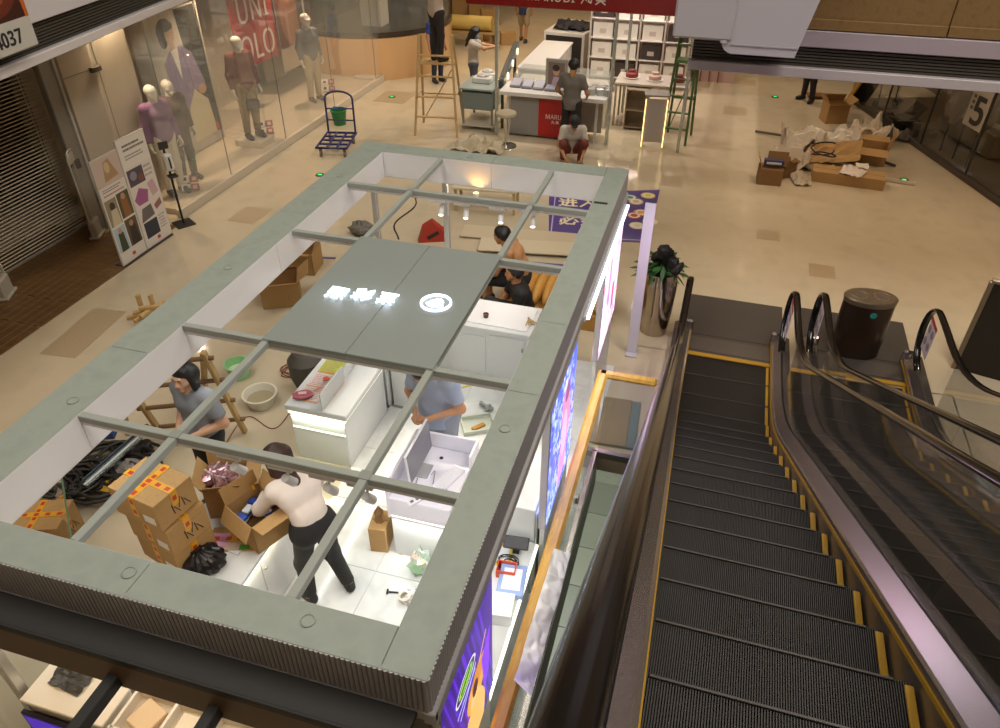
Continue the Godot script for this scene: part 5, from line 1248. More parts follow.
func clutter() -> void:
	# cartons on the near counter
	var s := V(0.45, 0.26, 0.35)
	var b := V(-3.46, 0.75, -2.98)
	for i in 3:
		carton(["taped brown carton at the bottom of the stack on counter", "taped brown carton in the middle of the stack on counter", "taped brown carton on top of the stack on counter"][i], b + V(0.02 * (i % 2) - 0.01 * i, 0.27 * i, 0.015 * i), s, -0.28 + 0.05 * i, M.card, true, "stacked cartons on the near counter")
	var oc := open_carton("open carton full of pink film rolls on the near counter", V(-3.36, 0.751, -3.55), V(0.32, 0.3, 0.32), 0.45, M.card, [0.6, 1.3, 0.3, 0.5])
	tape(oc, V(0.1, 0.31, 0.17), V(0.3, 0.05, 0.003))
	for i in 5:
		var p := thing("film_roll", "shiny pink film bundle inside the open carton", "film", V(-3.36, 0.98, -3.55) + V(0.1 * (i % 3) - 0.12, 0.02 * (i % 2), 0.1 * (i / 3) - 0.06), 0.4 * i, "pink film bundles in the open carton")
		ob("bundle", MB.new().ell(V(0, 0.05, 0), V(0.1, 0.06, 0.05), 14, 8, Basis(), 0.6, i + 2), mat("#b98f96", 0.18, 0.5), p); ob("tie", bx(V(0, 0.06, 0), V(0.012, 0.11, 0.105), 0.003), mat("#d5c2c4", 0.4), p)
	var oc2 := open_carton("open carton of blue and white packets the woman reaches into", V(-2.96, 0.751, -3.34), V(0.36, 0.3, 0.32), -0.42, M.card, [2.6, 1.4, 0.5, 0.25])
	ob("printed_mark", bx(V(-0.02, 0.13, 0.162), V(0.12, 0.1, 0.003)), mat("#c98c1e", 0.5), oc2)
	for i in 7:
		var p := thing("packet", "small blue and white packet inside carton held by the woman", "packet", V(-2.97, 0.9 + 0.03 * (i % 3), -3.36) + V(0.09 * (i % 3) - 0.09, 0, 0.09 * (i / 3) - 0.09), 0.5 * i, "blue and white packets in the carton")
		ob("pack", bx(V(0, 0.035, 0), V(0.085, 0.07, 0.06), 0.006), mat("#2d4fae" if i % 2 == 0 else "#d6dbe6", 0.4), p); ob("band", bx(V(0, 0.035, 0), V(0.087, 0.02, 0.062)), mat("#d6dbe6" if i % 2 == 0 else "#2d4fae", 0.4), p)
	var fc := thing("flattened_carton", "taped flattened carton piece beneath the cartons on counter", "carton", V(-3.12, 0.751, -3.2), 0.3)
	ob("board", bx(V(0, 0.006, 0), V(0.4, 0.012, 0.24)), M.card, fc); tape(fc, V(0, 0.014, 0), V(0.38, 0.004, 0.07))
	ob("green_patch", bx(V(0.1, 0.016, 0.09), V(0.08, 0.004, 0.05)), mat("#4f8f35", 0.6), fc)
	# black bin bag
	var bp := fl(198, 563, 0.76)
	var bg := thing("bin_bag", "gathered black plastic bin bag on the near white counter", "bag", V(bp.x + 0.02, 0.75, bp.z), 0.2)
	var rm := RandomNumberGenerator.new(); rm.seed = 3
	var bmb := MB.new(); var ringsb: Array = []
	for i in 9:
		var row := PackedVector3Array()
		for k in 40:
			var th := TAU * k / 40.0
			var rr: float = [0.06, 0.15, 0.165, 0.16, 0.145, 0.11, 0.06, 0.03, 0.045][i] * (1.0 + 0.12 * sin(th * 13 + i) * (0.4 + i * 0.12))
			row.append(V(cos(th) * rr * 1.25, [0.0, 0.01, 0.05, 0.09, 0.12, 0.145, 0.16, 0.175, 0.19][i], sin(th) * rr * 0.9))
		ringsb.append(row)
	for i in 8:
		for k in 40: bmb.quad(ringsb[i][k], ringsb[i][(k + 1) % 40], ringsb[i + 1][(k + 1) % 40], ringsb[i + 1][k], (ringsb[i][k] as Vector3) + V(0, 0.05, 0))
	ob("bag", bmb, mat("#1b181a", 0.28), bg); ob("tie", MB.new().cyl(V(0, 0.165, 0), V(0, 0.18, 0), 0.04, 0.04, 14), mat("#1b181a", 0.4), bg)
	var pp := fl(215, 540, 0.76)
	solo("pink_sheet", "pink paper sheet lying on brown card beside the bin bag", "paper", bx(V(0, 0.012, 0), V(0.22, 0.004, 0.13)), mat("#d59ab8", 0.6), V(pp.x, 0.753, pp.z), 0.25)
	solo("card_piece", "torn brown card piece under the pink paper sheet", "card", bx(V(0, 0.004, 0), V(0.27, 0.008, 0.18)), M.card, V(pp.x - 0.01, 0.751, pp.z - 0.02), 0.5)
	var wp := fl(238, 543, 0.76)
	solo("paper_pad", "white note pad on the near counter beside pink sheet", "note pad", bx(V(0, 0.006, 0), V(0.15, 0.012, 0.19), 0.002), mat("#dcdde0", 0.6), V(wp.x, 0.751, wp.z), -0.15)
	var kn := fl(251, 538, 0.76); var kt := thing("utility_knife", "dark blue utility knife resting on the white note pad", "knife", V(kn.x, 0.765, kn.z), 0.6)
	ob("handle", bx(V(0, 0.01, 0), V(0.11, 0.016, 0.024), 0.005), mat("#2c3052", 0.4), kt); ob("blade", bx(V(-0.07, 0.01, 0), V(0.05, 0.003, 0.012)), M.steel, kt)
	solo("white_box_lid", "small white box lid standing beside the black bin bag", "box", bx(V(0, 0.05, 0), V(0.22, 0.1, 0.12), 0.006), mat("#e2e2e0", 0.5), V(-3.06, 0.751, -2.68), 0.2)
	# brown carton between desk and floor
	var sb := fl(383, 543)
	carton("small brown carton on white floor beside the reception desk", V(sb.x, 0.015, sb.z), V(0.16, 0.3, 0.24), 0.15, M.card)
	var fp := thing("brown_figure", "small brown paper twist standing on top of the floor carton", "paper", V(sb.x, 0.315, sb.z))
	ob("twist", MB.new().lathe(V(0, 0, 0), [Vector2(0.05, 0), Vector2(0.035, 0.06), Vector2(0.045, 0.1), Vector2(0.01, 0.17), Vector2(0, 0.18)], 7), M.card_dark, fp); ob("fold", bx(V(0.03, 0.05, 0), V(0.05, 0.08, 0.02), 0.004), M.card, fp)
	# plastic bag with sweets, tissue and fittings on the floor near the right rim
	var gp := fl(420, 572); var gb := thing("plastic_bag", "clear plastic bag with green and red packets on floor", "bag", V(gp.x, 0.015, gp.z))
	ob("bag", MB.new().ell(V(0, 0.12, 0), V(0.1, 0.13, 0.09), 14, 9, Basis(), 0.7, 9), glass("#d9e8dc", 0.35, 0.2), gb)
	ob("packet", MB.new().ell(V(-0.02, 0.07, 0.02), V(0.06, 0.06, 0.05), 12, 8, Basis(), 0.5, 4), mat("#6fbf5e", 0.4), gb); ob("packet", MB.new().ell(V(-0.04, 0.17, 0.0), V(0.03, 0.03, 0.03), 10, 7), mat("#d65a5a", 0.4), gb); ob("packet", MB.new().ell(V(0.03, 0.15, 0.02), V(0.035, 0.04, 0.03), 10, 7), mat("#e0c060", 0.4), gb)
	var tp := fl(405, 600); var tt := thing("tape_roll", "clear tape roll and wrapping scraps on the white floor", "tape", V(tp.x, 0.015, tp.z))
	ob("roll", MB.new().lathe(V(0, 0, 0), [Vector2(0.035, 0), Vector2(0.055, 0), Vector2(0.055, 0.045), Vector2(0.035, 0.045), Vector2(0.035, 0)], 20), mat("#c9c2b2", 0.3), tt)
	ob("scrap", MB.new().sheet(V(-0.02, 0.0, 0.06), V(0.16, 0.0, 0.08), V(0.14, 0.0, -0.1), V(0.0, 0.0, -0.12), 9, 9, 0.05, 8, 14.0), mat("#d6d3d0", 0.3), tt)
	var sp := fl(393, 594); var sc := thing("screw_clamp", "small black clamp lying on the white kiosk floor", "clamp", V(sp.x, 0.015, sp.z), 0.2)
	ob("bar", bx(V(0, 0.01, 0), V(0.1, 0.015, 0.012), 0.002), M.black, sc); ob("jaw", bx(V(-0.045, 0.015, 0), V(0.015, 0.03, 0.04), 0.002), M.black, sc)
	# supplies on the right-hand service counter
	var sup := [["yellow_sheet", "yellow sheet lying on the service counter", 503, 552, "#d8c43a", 0.14, 0.012, 0.22], ["blue_box", "pale blue document tray on the service counter", 512, 580, "#8fa6d8", 0.2, 0.05, 0.28], ["cream_file", "cream folder leaning along the service counter edge", 522, 596, "#dfe6cf", 0.08, 0.03, 0.5], ["white_carton", "white carton at the near end of service counter", 508, 612, "#e6e8ee", 0.16, 0.12, 0.2]]
	for q in sup:
		var p := fl(q[2], q[3], 0.78)
		var o := thing(q[0], q[1], "stationery", V(clampf(p.x, -1.2, -0.88), 0.741, clampf(p.z, -3.75, -2.55)), 0.12)
		ob("body", bx(V(0, q[6] / 2, 0), V(q[5], q[6], q[7]), 0.004), mat(q[4], 0.5), o); ob("edge", bx(V(0, q[6] + 0.001, 0), V(q[5] * 0.7, 0.003, q[7] * 0.7)), mat("#e9ebee", 0.5), o)
	var tab := fl(516, 545, 0.85)
	var tb := thing("card_reader", "black card reader on a stand at the service counter", "card reader", V(-0.93, 0.741, -3.72), 0.1)
	ob("base", bx(V(0, 0.05, 0), V(0.05, 0.1, 0.05), 0.005), M.black, tb); ob("unit", bx(V(0, 0.13, 0.02), V(0.2, 0.03, 0.1), 0.008, Basis(Vector3.RIGHT, 0.5)), mat("#3b3a3c", 0.4), tb)
	var rb := thing("red_basket", "small red wire basket on the service counter", "basket", V(-0.95, 0.741, -3.5), 0.1)
	ob("basket", MB.new().box(V(0, 0.005, 0), V(0.14, 0.01, 0.1)).box(V(0.07, 0.04, 0), V(0.008, 0.08, 0.1)).box(V(-0.07, 0.04, 0), V(0.008, 0.08, 0.1)).box(V(0, 0.04, 0.05), V(0.14, 0.08, 0.008)).box(V(0, 0.04, -0.05), V(0.14, 0.08, 0.008)), mat("#d4583c", 0.5), rb)
	solo("black_leads", "tangle of thin black leads on the service counter", "cable", MB.new().tube(loops(V(-0.97, 0.75, -3.6), 5, 0.09, 0.03, 4), 0.004, 6), M.black)
	solo("black_leads", "tangle of thin black leads hanging by the near counter end", "cable", MB.new().tube(loops(V(-0.86, 0.75, -2.62), 4, 0.06, 0.06, 6), 0.004, 6), M.black)
func corridor() -> void:
	# things on the corridor floor to the left of the kiosk
	var c0 := fl(95, 492)
	for i in 10:
		solo("black_cable", ["coil of thick black cable in the heap", "loose loop of thick black cable in the heap"][i % 2] + " under the aluminium profiles", "cable", MB.new().tube(loops(V(c0.x + 0.24 * (i % 3) - 0.3, 0.03 + 0.016 * i, c0.z + 0.2 * (i / 3) - 0.35), 3 + i % 2, 0.36 - 0.015 * i, 0.05, i + 1, 80), 0.017, 7), mat("#262320", 0.5), Vector3.ZERO, 0.0, ["coiled", "looped"][i % 2] + " black cables")
	var a := fl(84, 482, 0.2) - V(0, 0.2, 0); var b := fl(136, 436, 0.2) - V(0, 0.2, 0)
	for i in 2:
		var o := V(0.07 * i, 0.2 + 0.02 * i, 0.06 * i)
		var tb := thing("aluminium_profile", ["dark blue lined aluminium profile lying over the cables", "bare silver aluminium profile lying beside the blue one"][i], "profile", a + o)
		var v := (b - a) * 1.25
		ob("rail", bx(v / 2 , V(0.06, 0.035, v.length()), 0.004, Basis.looking_at(v, Vector3.UP)), mat("#aab4b6", 0.25, 0.8), tb)
		ob("insert", bx(v / 2 + V(0, 0.02, 0), V(0.025, 0.004, v.length()), 0.0, Basis.looking_at(v, Vector3.UP)), mat("#163a52" if i == 0 else "#d5dcdc", 0.3), tb)
	var q := fl(118, 492); var yb := thing("yellow_bag", "yellow and black plastic bag beside the cable heap", "bag", V(q.x, 0, q.z), 0.3)
	ob("bag", MB.new().ell(V(0, 0.07, 0), V(0.19, 0.09, 0.12), 16, 9, Basis(), 0.6, 5), mat("#c99a1e", 0.4), yb); ob("black_print", bx(V(0.02, 0.14, 0.03), V(0.14, 0.02, 0.03), 0.0, Basis(Vector3.UP, 0.4)), M.black, yb)
	var q2 := fl(132, 475); var cb := thing("plastic_bag", "clear plastic bag with red packets near the cables", "bag", V(q2.x, 0, q2.z))
	ob("bag", MB.new().ell(V(0, 0.08, 0), V(0.17, 0.09, 0.13), 14, 9, Basis(), 0.7, 7), glass("#cfc8c4", 0.45, 0.2), cb); ob("packet", MB.new().ell(V(-0.03, 0.07, 0.02), V(0.07, 0.04, 0.05), 10, 7, Basis(), 0.5, 2), mat("#8f3a34", 0.4), cb)
	var q3 := fl(140, 455); var bb := thing("tool_bag", "slumped dark grey tool bag behind the cable heap", "bag", V(q3.x - 0.05, 0, q3.z + 0.02), 0.8)
	ob("bag", MB.new().ell(V(0, 0.07, 0), V(0.2, 0.08, 0.09), 16, 10, Basis(), 0.5, 12), mat("#3b3833", 0.7), bb); ob("strap", MB.new().tube([V(-0.15, 0.1, 0), V(-0.1, 0.17, 0.02), V(0.08, 0.18, 0.02), V(0.15, 0.1, 0)], 0.012, 6), mat("#2a2825", 0.7), bb)
	var q4 := fl(110, 437); var bl := thing("blue_tray", "small blue plastic tray lying near the shop side", "tray", V(q4.x - 0.1, 0, q4.z), 0.4)
	ob("tray", MB.new().box(V(0, 0.015, 0), V(0.3, 0.03, 0.16), 0.004).box(V(0, 0.05, 0.075), V(0.3, 0.06, 0.012)).box(V(0, 0.05, -0.075), V(0.3, 0.06, 0.012)), mat("#27407c", 0.4), bl)
	var q5 := fl(50, 540); carton("taped brown carton on the floor below the near rim", V(q5.x, 0, q5.z), V(0.5, 0.34, 0.36), 0.35, M.card, true)
	var q6 := fl(75, 520); var gs := thing("glass_sheet", "tall clear glass sheet with green edge leaning beside the cables", "glass sheet", V(q6.x + 0.3, 0, q6.z + 0.25), -0.62)
	ob("pane", bx(V(0, 0.55, 0), V(0.5, 1.1, 0.012), 0.0, Basis(Vector3.RIGHT, -0.2)), glass("#bcd8c6", 0.08), gs)
	ob("edge", bx(V(0.25, 0.55, 0), V(0.01, 1.1, 0.014), 0.0, Basis(Vector3.RIGHT, -0.2)), mat("#7fa890", 0.2), gs)
	# wooden trestle ladder behind the woman
	var f0 := fl(245, 432); var top := fl(203, 352, 1.35)
	var ld := thing("trestle_ladder", "rough timber trestle ladder standing in the corridor behind the woman", "ladder", V(f0.x, 0, f0.z))
	var pm: Material = M.pine
	var e := V(top.x - f0.x, 1.35, top.z - f0.z)
	var sd := V(-0.75, 0, 0.35)
	ob("leg", MB.new().box(e / 2, V(0.045, e.length(), 0.06), 0.004, aim(e)), pm, ld); var e2 := e - sd * 0.0
	ob("leg", MB.new().box(sd + e / 2 + V(0, 0, 0), V(0.045, e.length(), 0.06), 0.004, aim(e)), pm, ld)
	var e3 := V(e.x - 0.45, -1.35, e.z - 0.5) - V(e.x, 0, e.z)
	for s in 2:
		var t0: Vector3 = e + sd * float(s); var t1 := V(t0.x - 0.55, 0, t0.z - 0.35)
		ob("rear_leg", MB.new().box((t0 + t1) / 2, V(0.045, (t0 - t1).length(), 0.06), 0.004, aim(t0 - t1)), pm, ld)
	for i in 4:
		var u := 0.18 + 0.25 * i
		ob("rung", MB.new().cyl(e * u - sd * 0.08, e * u + sd * 1.08, 0.024, 0.024, 10), mat("#7a5b3a", 0.7), ld)
	# buckets and wire
	var k := 0
	for w in [[262, 404, "#d9d4c4", "white round basin of dirty water on the corridor floor", 0.19, 0.15, "#9a8f72"], [240, 376, "#9fd39a", "pale green plastic bucket on the corridor floor", 0.15, 0.18, "#c9d6b4"]]:
		var p := fl(w[0], w[1]); var bk := thing("bucket", w[3], "bucket", V(p.x, 0, p.z))
		var r: float = w[4]; var h: float = w[5]
		ob("shell", MB.new().lathe(V(0, 0, 0), [Vector2(0, 0.004), Vector2(r * 0.72, 0.004), Vector2(r * 0.95, h), Vector2(r * 1.04, h + 0.004), Vector2(r * 1.04, h + 0.014), Vector2(r * 0.93, h + 0.014), Vector2(r * 0.7, 0.02)], 32), mat(w[2], 0.35), bk)
		ob("content", MB.new().cyl(V(0, 0.02, 0), V(0, h * 0.55, 0), r * 0.7, r * 0.82, 28), mat(w[6], 0.12), bk)
	solo("red_wire", "coil of thin red wire beside the round basin", "wire", MB.new().tube(loops(fl(292, 372) + V(0, 0.01, 0), 5, 0.16, 0.03, 11, 90), 0.005, 6), mat("#7b2f22", 0.5))
	var rw: Array = []
	for i in 30: rw.append(fl(200 + i * 3.4, 450 - 1.5 * i + 12 * sin(i * 0.35)) + V(0, 0.008, 0))
	solo("red_wire", "single red wire trailing from basin toward the woman", "wire", MB.new().tube(rw, 0.005, 6), mat("#7b2f22", 0.5))
	var q7 := fl(310, 388); var rb := thing("rubbish_bag", "dark grey rubbish bag standing beside the display counter", "bag", V(q7.x, 0, q7.z))
	ob("bag", MB.new().lathe(V(0, 0, 0), [Vector2(0, 0), Vector2(0.13, 0), Vector2(0.19, 0.2), Vector2(0.2, 0.42), Vector2(0.12, 0.52), Vector2(0.05, 0.56), Vector2(0.1, 0.62)], 18), mat("#4a463f", 0.6), rb); ob("tie", MB.new().cyl(V(0, 0.55, 0), V(0, 0.57, 0), 0.055, 0.055, 12), mat("#2f2c28", 0.6), rb)
	# cartons beyond the left rim
	var c1 := fl(283, 300); open_carton("open brown carton with green tape on the corridor floor", V(c1.x, 0, c1.z), V(0.5, 0.36, 0.42), 0.5, M.card, [1.1, 0.9, -0.9, 0.8])
	var c2 := fl(303, 268); open_carton("open brown carton with grey scraps beyond the tape carton", V(c2.x, 0, c2.z), V(0.5, 0.34, 0.4), 0.15, M.card, [1.2, 0.4, -0.8, 0.8])
	var pk := fl(288, 282); var pb := thing("grey_pipe", "short pale grey pipe lying between the two cartons", "pipe", V(pk.x, 0, pk.z), 0.6)
	ob("pipe", MB.new().cyl(V(0, 0.05, -0.3), V(0.0, 0.05, 0.3), 0.035, 0.035, 14), mat("#b9b7b0", 0.4), pb); ob("clip", MB.new().cyl(V(0, 0.05, -0.02), V(0, 0.05, 0.02), 0.04, 0.04, 14), mat("#8d8b85", 0.4), pb)
	solo("purple_ribbon", "short purple ribbon lying beside the scrap carton", "ribbon", bx(V(0, 0.004, 0), V(0.3, 0.006, 0.05)), mat("#5c4a86", 0.5), fl(326, 258), 0.2)
	var bt := fl(152, 318); var tr := thing("timber_offcuts", "stack of short pine offcuts crossed on the corridor floor", "timber", V(bt.x, 0, bt.z), 0.3)
	for i in 5: ob("offcut", bx(V(0.06 * i - 0.1, 0.03 + 0.05 * i, 0.02 * i), V(0.42, 0.045, 0.05), 0.003, Basis(Vector3.UP, 0.9 * (i % 2) + 0.2)), pm, tr)
	for i in 2: ob("upright", bx(V(0.16 * i - 0.06, 0.2, 0.06), V(0.05, 0.4, 0.05), 0.003), pm, tr)
	# security gates
	k = 0
	for w in [[98, 236, "pale anti-theft gate standing before the shutter near steel pillar"], [8, 296, "pale anti-theft gate in the middle of the shop entrance"]]:
		var p := fl(w[0], w[1]); var sg := thing("security_gate", w[2], "security gate", V(p.x, 0.012, p.z), 0.45)
		ob("base", MB.new().box(V(0, 0.14, 0), V(0.1, 0.28, 0.3), 0.02).box(V(0, 0.02, 0), V(0.16, 0.04, 0.36), 0.01), mat("#a7a092", 0.5), sg)
		ob("panel", b2(-0.012, 0.012, 0.28, 1.15, -0.14, 0.14, 0.01), glass("#c3bcae", 0.25), sg)
		ob("frame", MB.new().tube([V(0, 0.25, 0.15), V(0, 1.3, 0.15), V(0, 1.38, 0.1), V(0, 1.4, 0), V(0, 1.38, -0.1), V(0, 1.3, -0.15), V(0, 0.25, -0.15)], 0.014, 8), mat("#b5ae9f", 0.4), sg)
		ob("head", bx(V(0, 1.28, 0), V(0.03, 0.16, 0.28), 0.01), mat("#a7a092", 0.5), sg)
	# two standing poster boards
	var pa := fl(124, 268); var pb2 := fl(148, 251); var pc := fl(173, 234)
	poster_board(pa, pb2, 1.62, 0, "tall standing poster board with beige skirt picture by the shutter")
	poster_board(pb2, pc, 1.72, 1, "tall standing poster board with text header beside sanitiser stand")
	var hp := fl(184, 224); var hs := thing("sanitiser_stand", "black stand with white hand sanitiser dispenser at the shop corner", "dispenser", V(hp.x, 0, hp.z), 1.0)
	ob("foot", bx(V(0, 0.012, 0), V(0.3, 0.024, 0.3), 0.006), M.black, hs); ob("pole", MB.new().cyl(V(0, 0, 0), V(0, 1.35, 0), 0.018, 0.018, 12), M.black, hs)
	ob("dispenser", bx(V(0, 1.08, 0.07), V(0.13, 0.27, 0.11), 0.025), mat("#dcd7cf", 0.35), hs); ob("spout", MB.new().tube([V(0, 1.17, 0.13), V(0, 1.1, 0.15), V(0, 1.0, 0.14)], 0.012, 8), M.black, hs)
	ob("drip_tray", bx(V(0, 0.86, 0.09), V(0.14, 0.03, 0.14), 0.008), M.black, hs); ob("sign", bx(V(0, 1.33, 0.02), V(0.15, 0.12, 0.012), 0.003), mat("#38332e", 0.5), hs)
	# blue platform trolley
	var tp := fl(338, 150); var tl := thing("platform_trolley", "dark blue steel platform trolley with hoop handle in corridor", "trolley", V(tp.x, 0, tp.z), 0.22)
	var bm := mat("#23285e", 0.35)
	ob("deck_frame", MB.new().tube([V(-0.3, 0.2, -0.45), V(0.3, 0.2, -0.45), V(0.3, 0.2, 0.45), V(-0.3, 0.2, 0.45), V(-0.3, 0.2, -0.45)], 0.024, 8), bm, tl)
	for i in 3: ob("deck_slat", bx(V(0, 0.2, -0.22 + i * 0.22), V(0.58, 0.03, 0.05), 0.004), bm, tl)
	for i in 2: ob("deck_bar", bx(V(-0.1 + 0.2 * i, 0.2, 0), V(0.04, 0.028, 0.88), 0.004), bm, tl)
	var hn: Array = [V(-0.28, 0.2, -0.46), V(-0.28, 0.85, -0.5)]
	for i in 9: hn.append(V(-0.28 + 0.28 * (1 - cos(PI * i / 8.0)), 0.88 + 0.14 * sin(PI * i / 8.0), -0.5))
	hn.append_array([V(0.28, 0.85, -0.5), V(0.28, 0.2, -0.46)])
	ob("handle", MB.new().tube(hn, 0.02, 8), bm, tl); ob("handle_bar", MB.new().cyl(V(-0.28, 0.45, -0.48), V(0.28, 0.45, -0.48), 0.014, 0.014, 8), bm, tl); ob("handle_bar", MB.new().cyl(V(-0.28, 0.68, -0.49), V(0.28, 0.68, -0.49), 0.014, 0.014, 8), bm, tl)
	for x in [-0.24, 0.24]:
		for z in [-0.38, 0.38]: ob("caster", MB.new().cyl(V(x - 0.018, 0.06, z), V(x + 0.018, 0.06, z), 0.06, 0.06, 16).box(V(x, 0.14, z), V(0.05, 0.1, 0.05)), mat("#6b6355", 0.5), tl)
	ob("blue_lock", bx(V(-0.08, 0.7, -0.47), V(0.1, 0.05, 0.03), 0.005), mat("#3c6fb0", 0.4), tl)
	var gp := fl(336, 127); var gb := thing("bucket", "dark green plastic bucket behind the blue trolley", "bucket", V(gp.x, 0, gp.z - 0.2))
	ob("shell", MB.new().lathe(V(0, 0, 0), [Vector2(0, 0), Vector2(0.13, 0), Vector2(0.17, 0.3), Vector2(0.18, 0.3), Vector2(0.16, 0.31), Vector2(0.12, 0.02)], 24), mat("#1f6b34", 0.35), gb); ob("rim", MB.new().lathe(V(0, 0.3, 0), [Vector2(0.165, 0), Vector2(0.185, 0.0), Vector2(0.185, 0.02), Vector2(0.165, 0.02)], 24), mat("#2b8045", 0.35), gb)
	# purple banner lying on the floor behind the kiosk
	var A := fl(549, 238); var B := fl(646, 243); var C := fl(660, 190); var D := fl(549, 194)
	var bn := thing("floor_banner", "purple banner with cream characters lying on the floor behind kiosk", "banner", A)
	ob("sheet", MB.new().ext(PackedVector2Array([Vector2(0, 0), Vector2(B.x - A.x, B.z - A.z), Vector2(C.x - A.x, C.z - A.z), Vector2(D.x - A.x, D.z - A.z)]), V(0, 0.002, 0), V(1, 0, 0), V(0, 0, 1), V(0, 0.006, 0)), mat("#4a3480", 0.4), bn)
	var ux := (B - A).normalized(); var uy := (D - A).normalized()
	var hgt := (D - A).length()
	var ln := MB.new()
	for sg in [0.04, 0.96]: ln.box(A * 0 + uy * hgt * sg + ux * 0.8 + V(0, 0.009, 0), V(1.5, 0.003, 0.02), 0.0, Basis(Vector3.UP, -atan2(ux.z, ux.x)))
	ln.box(uy * hgt * 0.5 + ux * 0.07 + V(0, 0.009, 0), V(0.02, 0.003, hgt * 0.92), 0.0, Basis(Vector3.UP, -atan2(ux.z, ux.x)))
	ob("border_line", ln, mat("#b9a8d8", 0.5), bn)
	var rows := [["jin", "ru", "gong"], ["bi", "xu", "pei"]]
	for i in 2:
		for j in 3: ob("character", MB.new().strokes(GL[rows[i][j]], uy * (hgt * (0.9 - 0.42 * i)) + ux * (0.16 + 0.36 * j) + V(0, 0.008, 0), ux, uy, 0.33, 0.042, V(0, 0.003, 0)), mat("#e6d8b0", 0.5), bn)
	for q8 in [[648, 196, "#d8c84a"], [636, 202, "#c9b08c"], [634, 216, "#b5483c"], [641, 213, "#d99a4a"], [637, 226, "#d8cfb0"], [650, 222, "#d8cfb0"], [630, 198, "#3f8f88"]]:
		var p := fl(q8[0], q8[1]) - A
		ob("round_patch", MB.new().cyl(V(p.x, 0.008, p.z), V(p.x, 0.011, p.z), 0.13, 0.13, 18), mat(q8[2], 0.5), bn); ob("patch_ring", MB.new().lathe(V(p.x, 0.011, p.z), [Vector2(0.1, 0), Vector2(0.1, 0.002), Vector2(0.06, 0.002)], 18), mat("#e6dcc4", 0.5), bn)
	# pale boards and a second purple strip in front of the banner
	for i in 2:
		var p := fl(520 + 20 * i, 237 + 14 * i)
		var bd := thing("pale_board", ["long pale board lying on the floor behind shirtless man", "second pale board lying half over the purple strip"][i], "board", V(p.x, 0.012, p.z), 0.1 + 0.06 * i)
		ob("board", bx(V(0, 0.02 + 0.03 * i, 0), V(1.9, 0.024, 0.42), 0.004), mat(["#c2b294", "#cbbda0"][i], 0.5), bd); ob("edge_band", bx(V(0.955, 0.02 + 0.03 * i, 0), V(0.012, 0.026, 0.42)), mat("#9a5a3a", 0.5), bd)
	solo("purple_strip", "rolled purple banner strip under the pale boards", "banner", bx(V(0, 0.02, 0), V(1.6, 0.04, 0.14), 0.012), mat("#4a3480", 0.45), fl(535, 266), 0.1)
	# tufted tan bench the men sit by
	var bp := fl(545, 292); var bh := thing("padded_bench", "tan channel-padded bench wrapped in film behind the kiosk", "bench", V(-1.62, 0, -8.5))
	ob("base", b2(-0.72, 0.6, 0, 0.24, -0.42, 0.42, 0.01), mat("#a97d3c", 0.6), bh)
	for i in 10: ob("cushion_channel", MB.new().ell(V(-0.66 + i * 0.137, 0.32, 0), V(0.078, 0.14, 0.42), 12, 10), mat("#c9974a", 0.5), bh)
	# white upright panel, steel planter
	var w0 := fl(631, 354); var wt := atz(651, 204, w0.z)
	var wpn := thing("display_board", "tall thin white board standing beside the steel planter", "panel", V(w0.x, 0, w0.z))
	ob("panel", bx(V(0, wt.y / 2, -0.02), V(0.12, wt.y, 0.03), 0.004), mat("#cfcbd4", 0.35), wpn); ob("foot", bx(V(0, 0.01, -0.02), V(0.14, 0.02, 0.2), 0.003), mat("#b9b6bd", 0.4), wpn)
	var vp := fl(652, 334); var pl := thing("steel_planter", "tall polished steel planter cone beside the escalator landing", "planter", V(vp.x, 0, vp.z - 0.1))
	ob("cone", MB.new().lathe(V(0, 0, 0), [Vector2(0, 0), Vector2(0.17, 0), Vector2(0.2, 0.3), Vector2(0.22, 0.75), Vector2(0.21, 0.9), Vector2(0.2, 0.9), Vector2(0.19, 0.8), Vector2(0, 0.8)], 40), mat("#b3a897", 0.16, 1.0), pl); ob("soil", MB.new().cyl(V(0, 0.8, 0), V(0, 0.83, 0), 0.19, 0.19, 24), mat("#2b2119", 0.9), pl)
	var pt := thing("potted_plant", "green fern with dark drooping leaves growing in steel planter", "plant", V(vp.x, 0.83, vp.z - 0.1))
	var rr := RandomNumberGenerator.new(); rr.seed = 21
	var lf := bx(V(0, 0, 0.075), V(0.045, 0.004, 0.15), 0.0).mesh()
	var ln2 := MB.new()
	for i in 6:
		var z0 := i / 6.0; var z1 := (i + 1) / 6.0
		var wa := 0.028 * sin(PI * clampf(z0, 0.05, 1)); var wb := 0.028 * sin(PI * clampf(z1, 0, 0.98))
		ln2.quad(V(-wa, -0.05 * z0 * z0, z0 * 0.2), V(wa, -0.05 * z0 * z0, z0 * 0.2), V(wb, -0.05 * z1 * z1, z1 * 0.2), V(-wb, -0.05 * z1 * z1, z1 * 0.2), Vector3.UP)
	var lm := ln2.mesh()
	for i in 70:
		var an := rr.randf() * TAU; var rad := rr.randf_range(0.02, 0.2)
		var o := obm("leaf", lm, mat(["#2f5a2c", "#3f6f38", "#28491f"][i % 3], 0.5), pt, V(cos(an) * rad, rr.randf_range(0.02, 0.2), sin(an) * rad))
		o.rotation = V(rr.randf_range(-0.5, 0.5), PI / 2 - an, rr.randf_range(-0.4, 0.4))
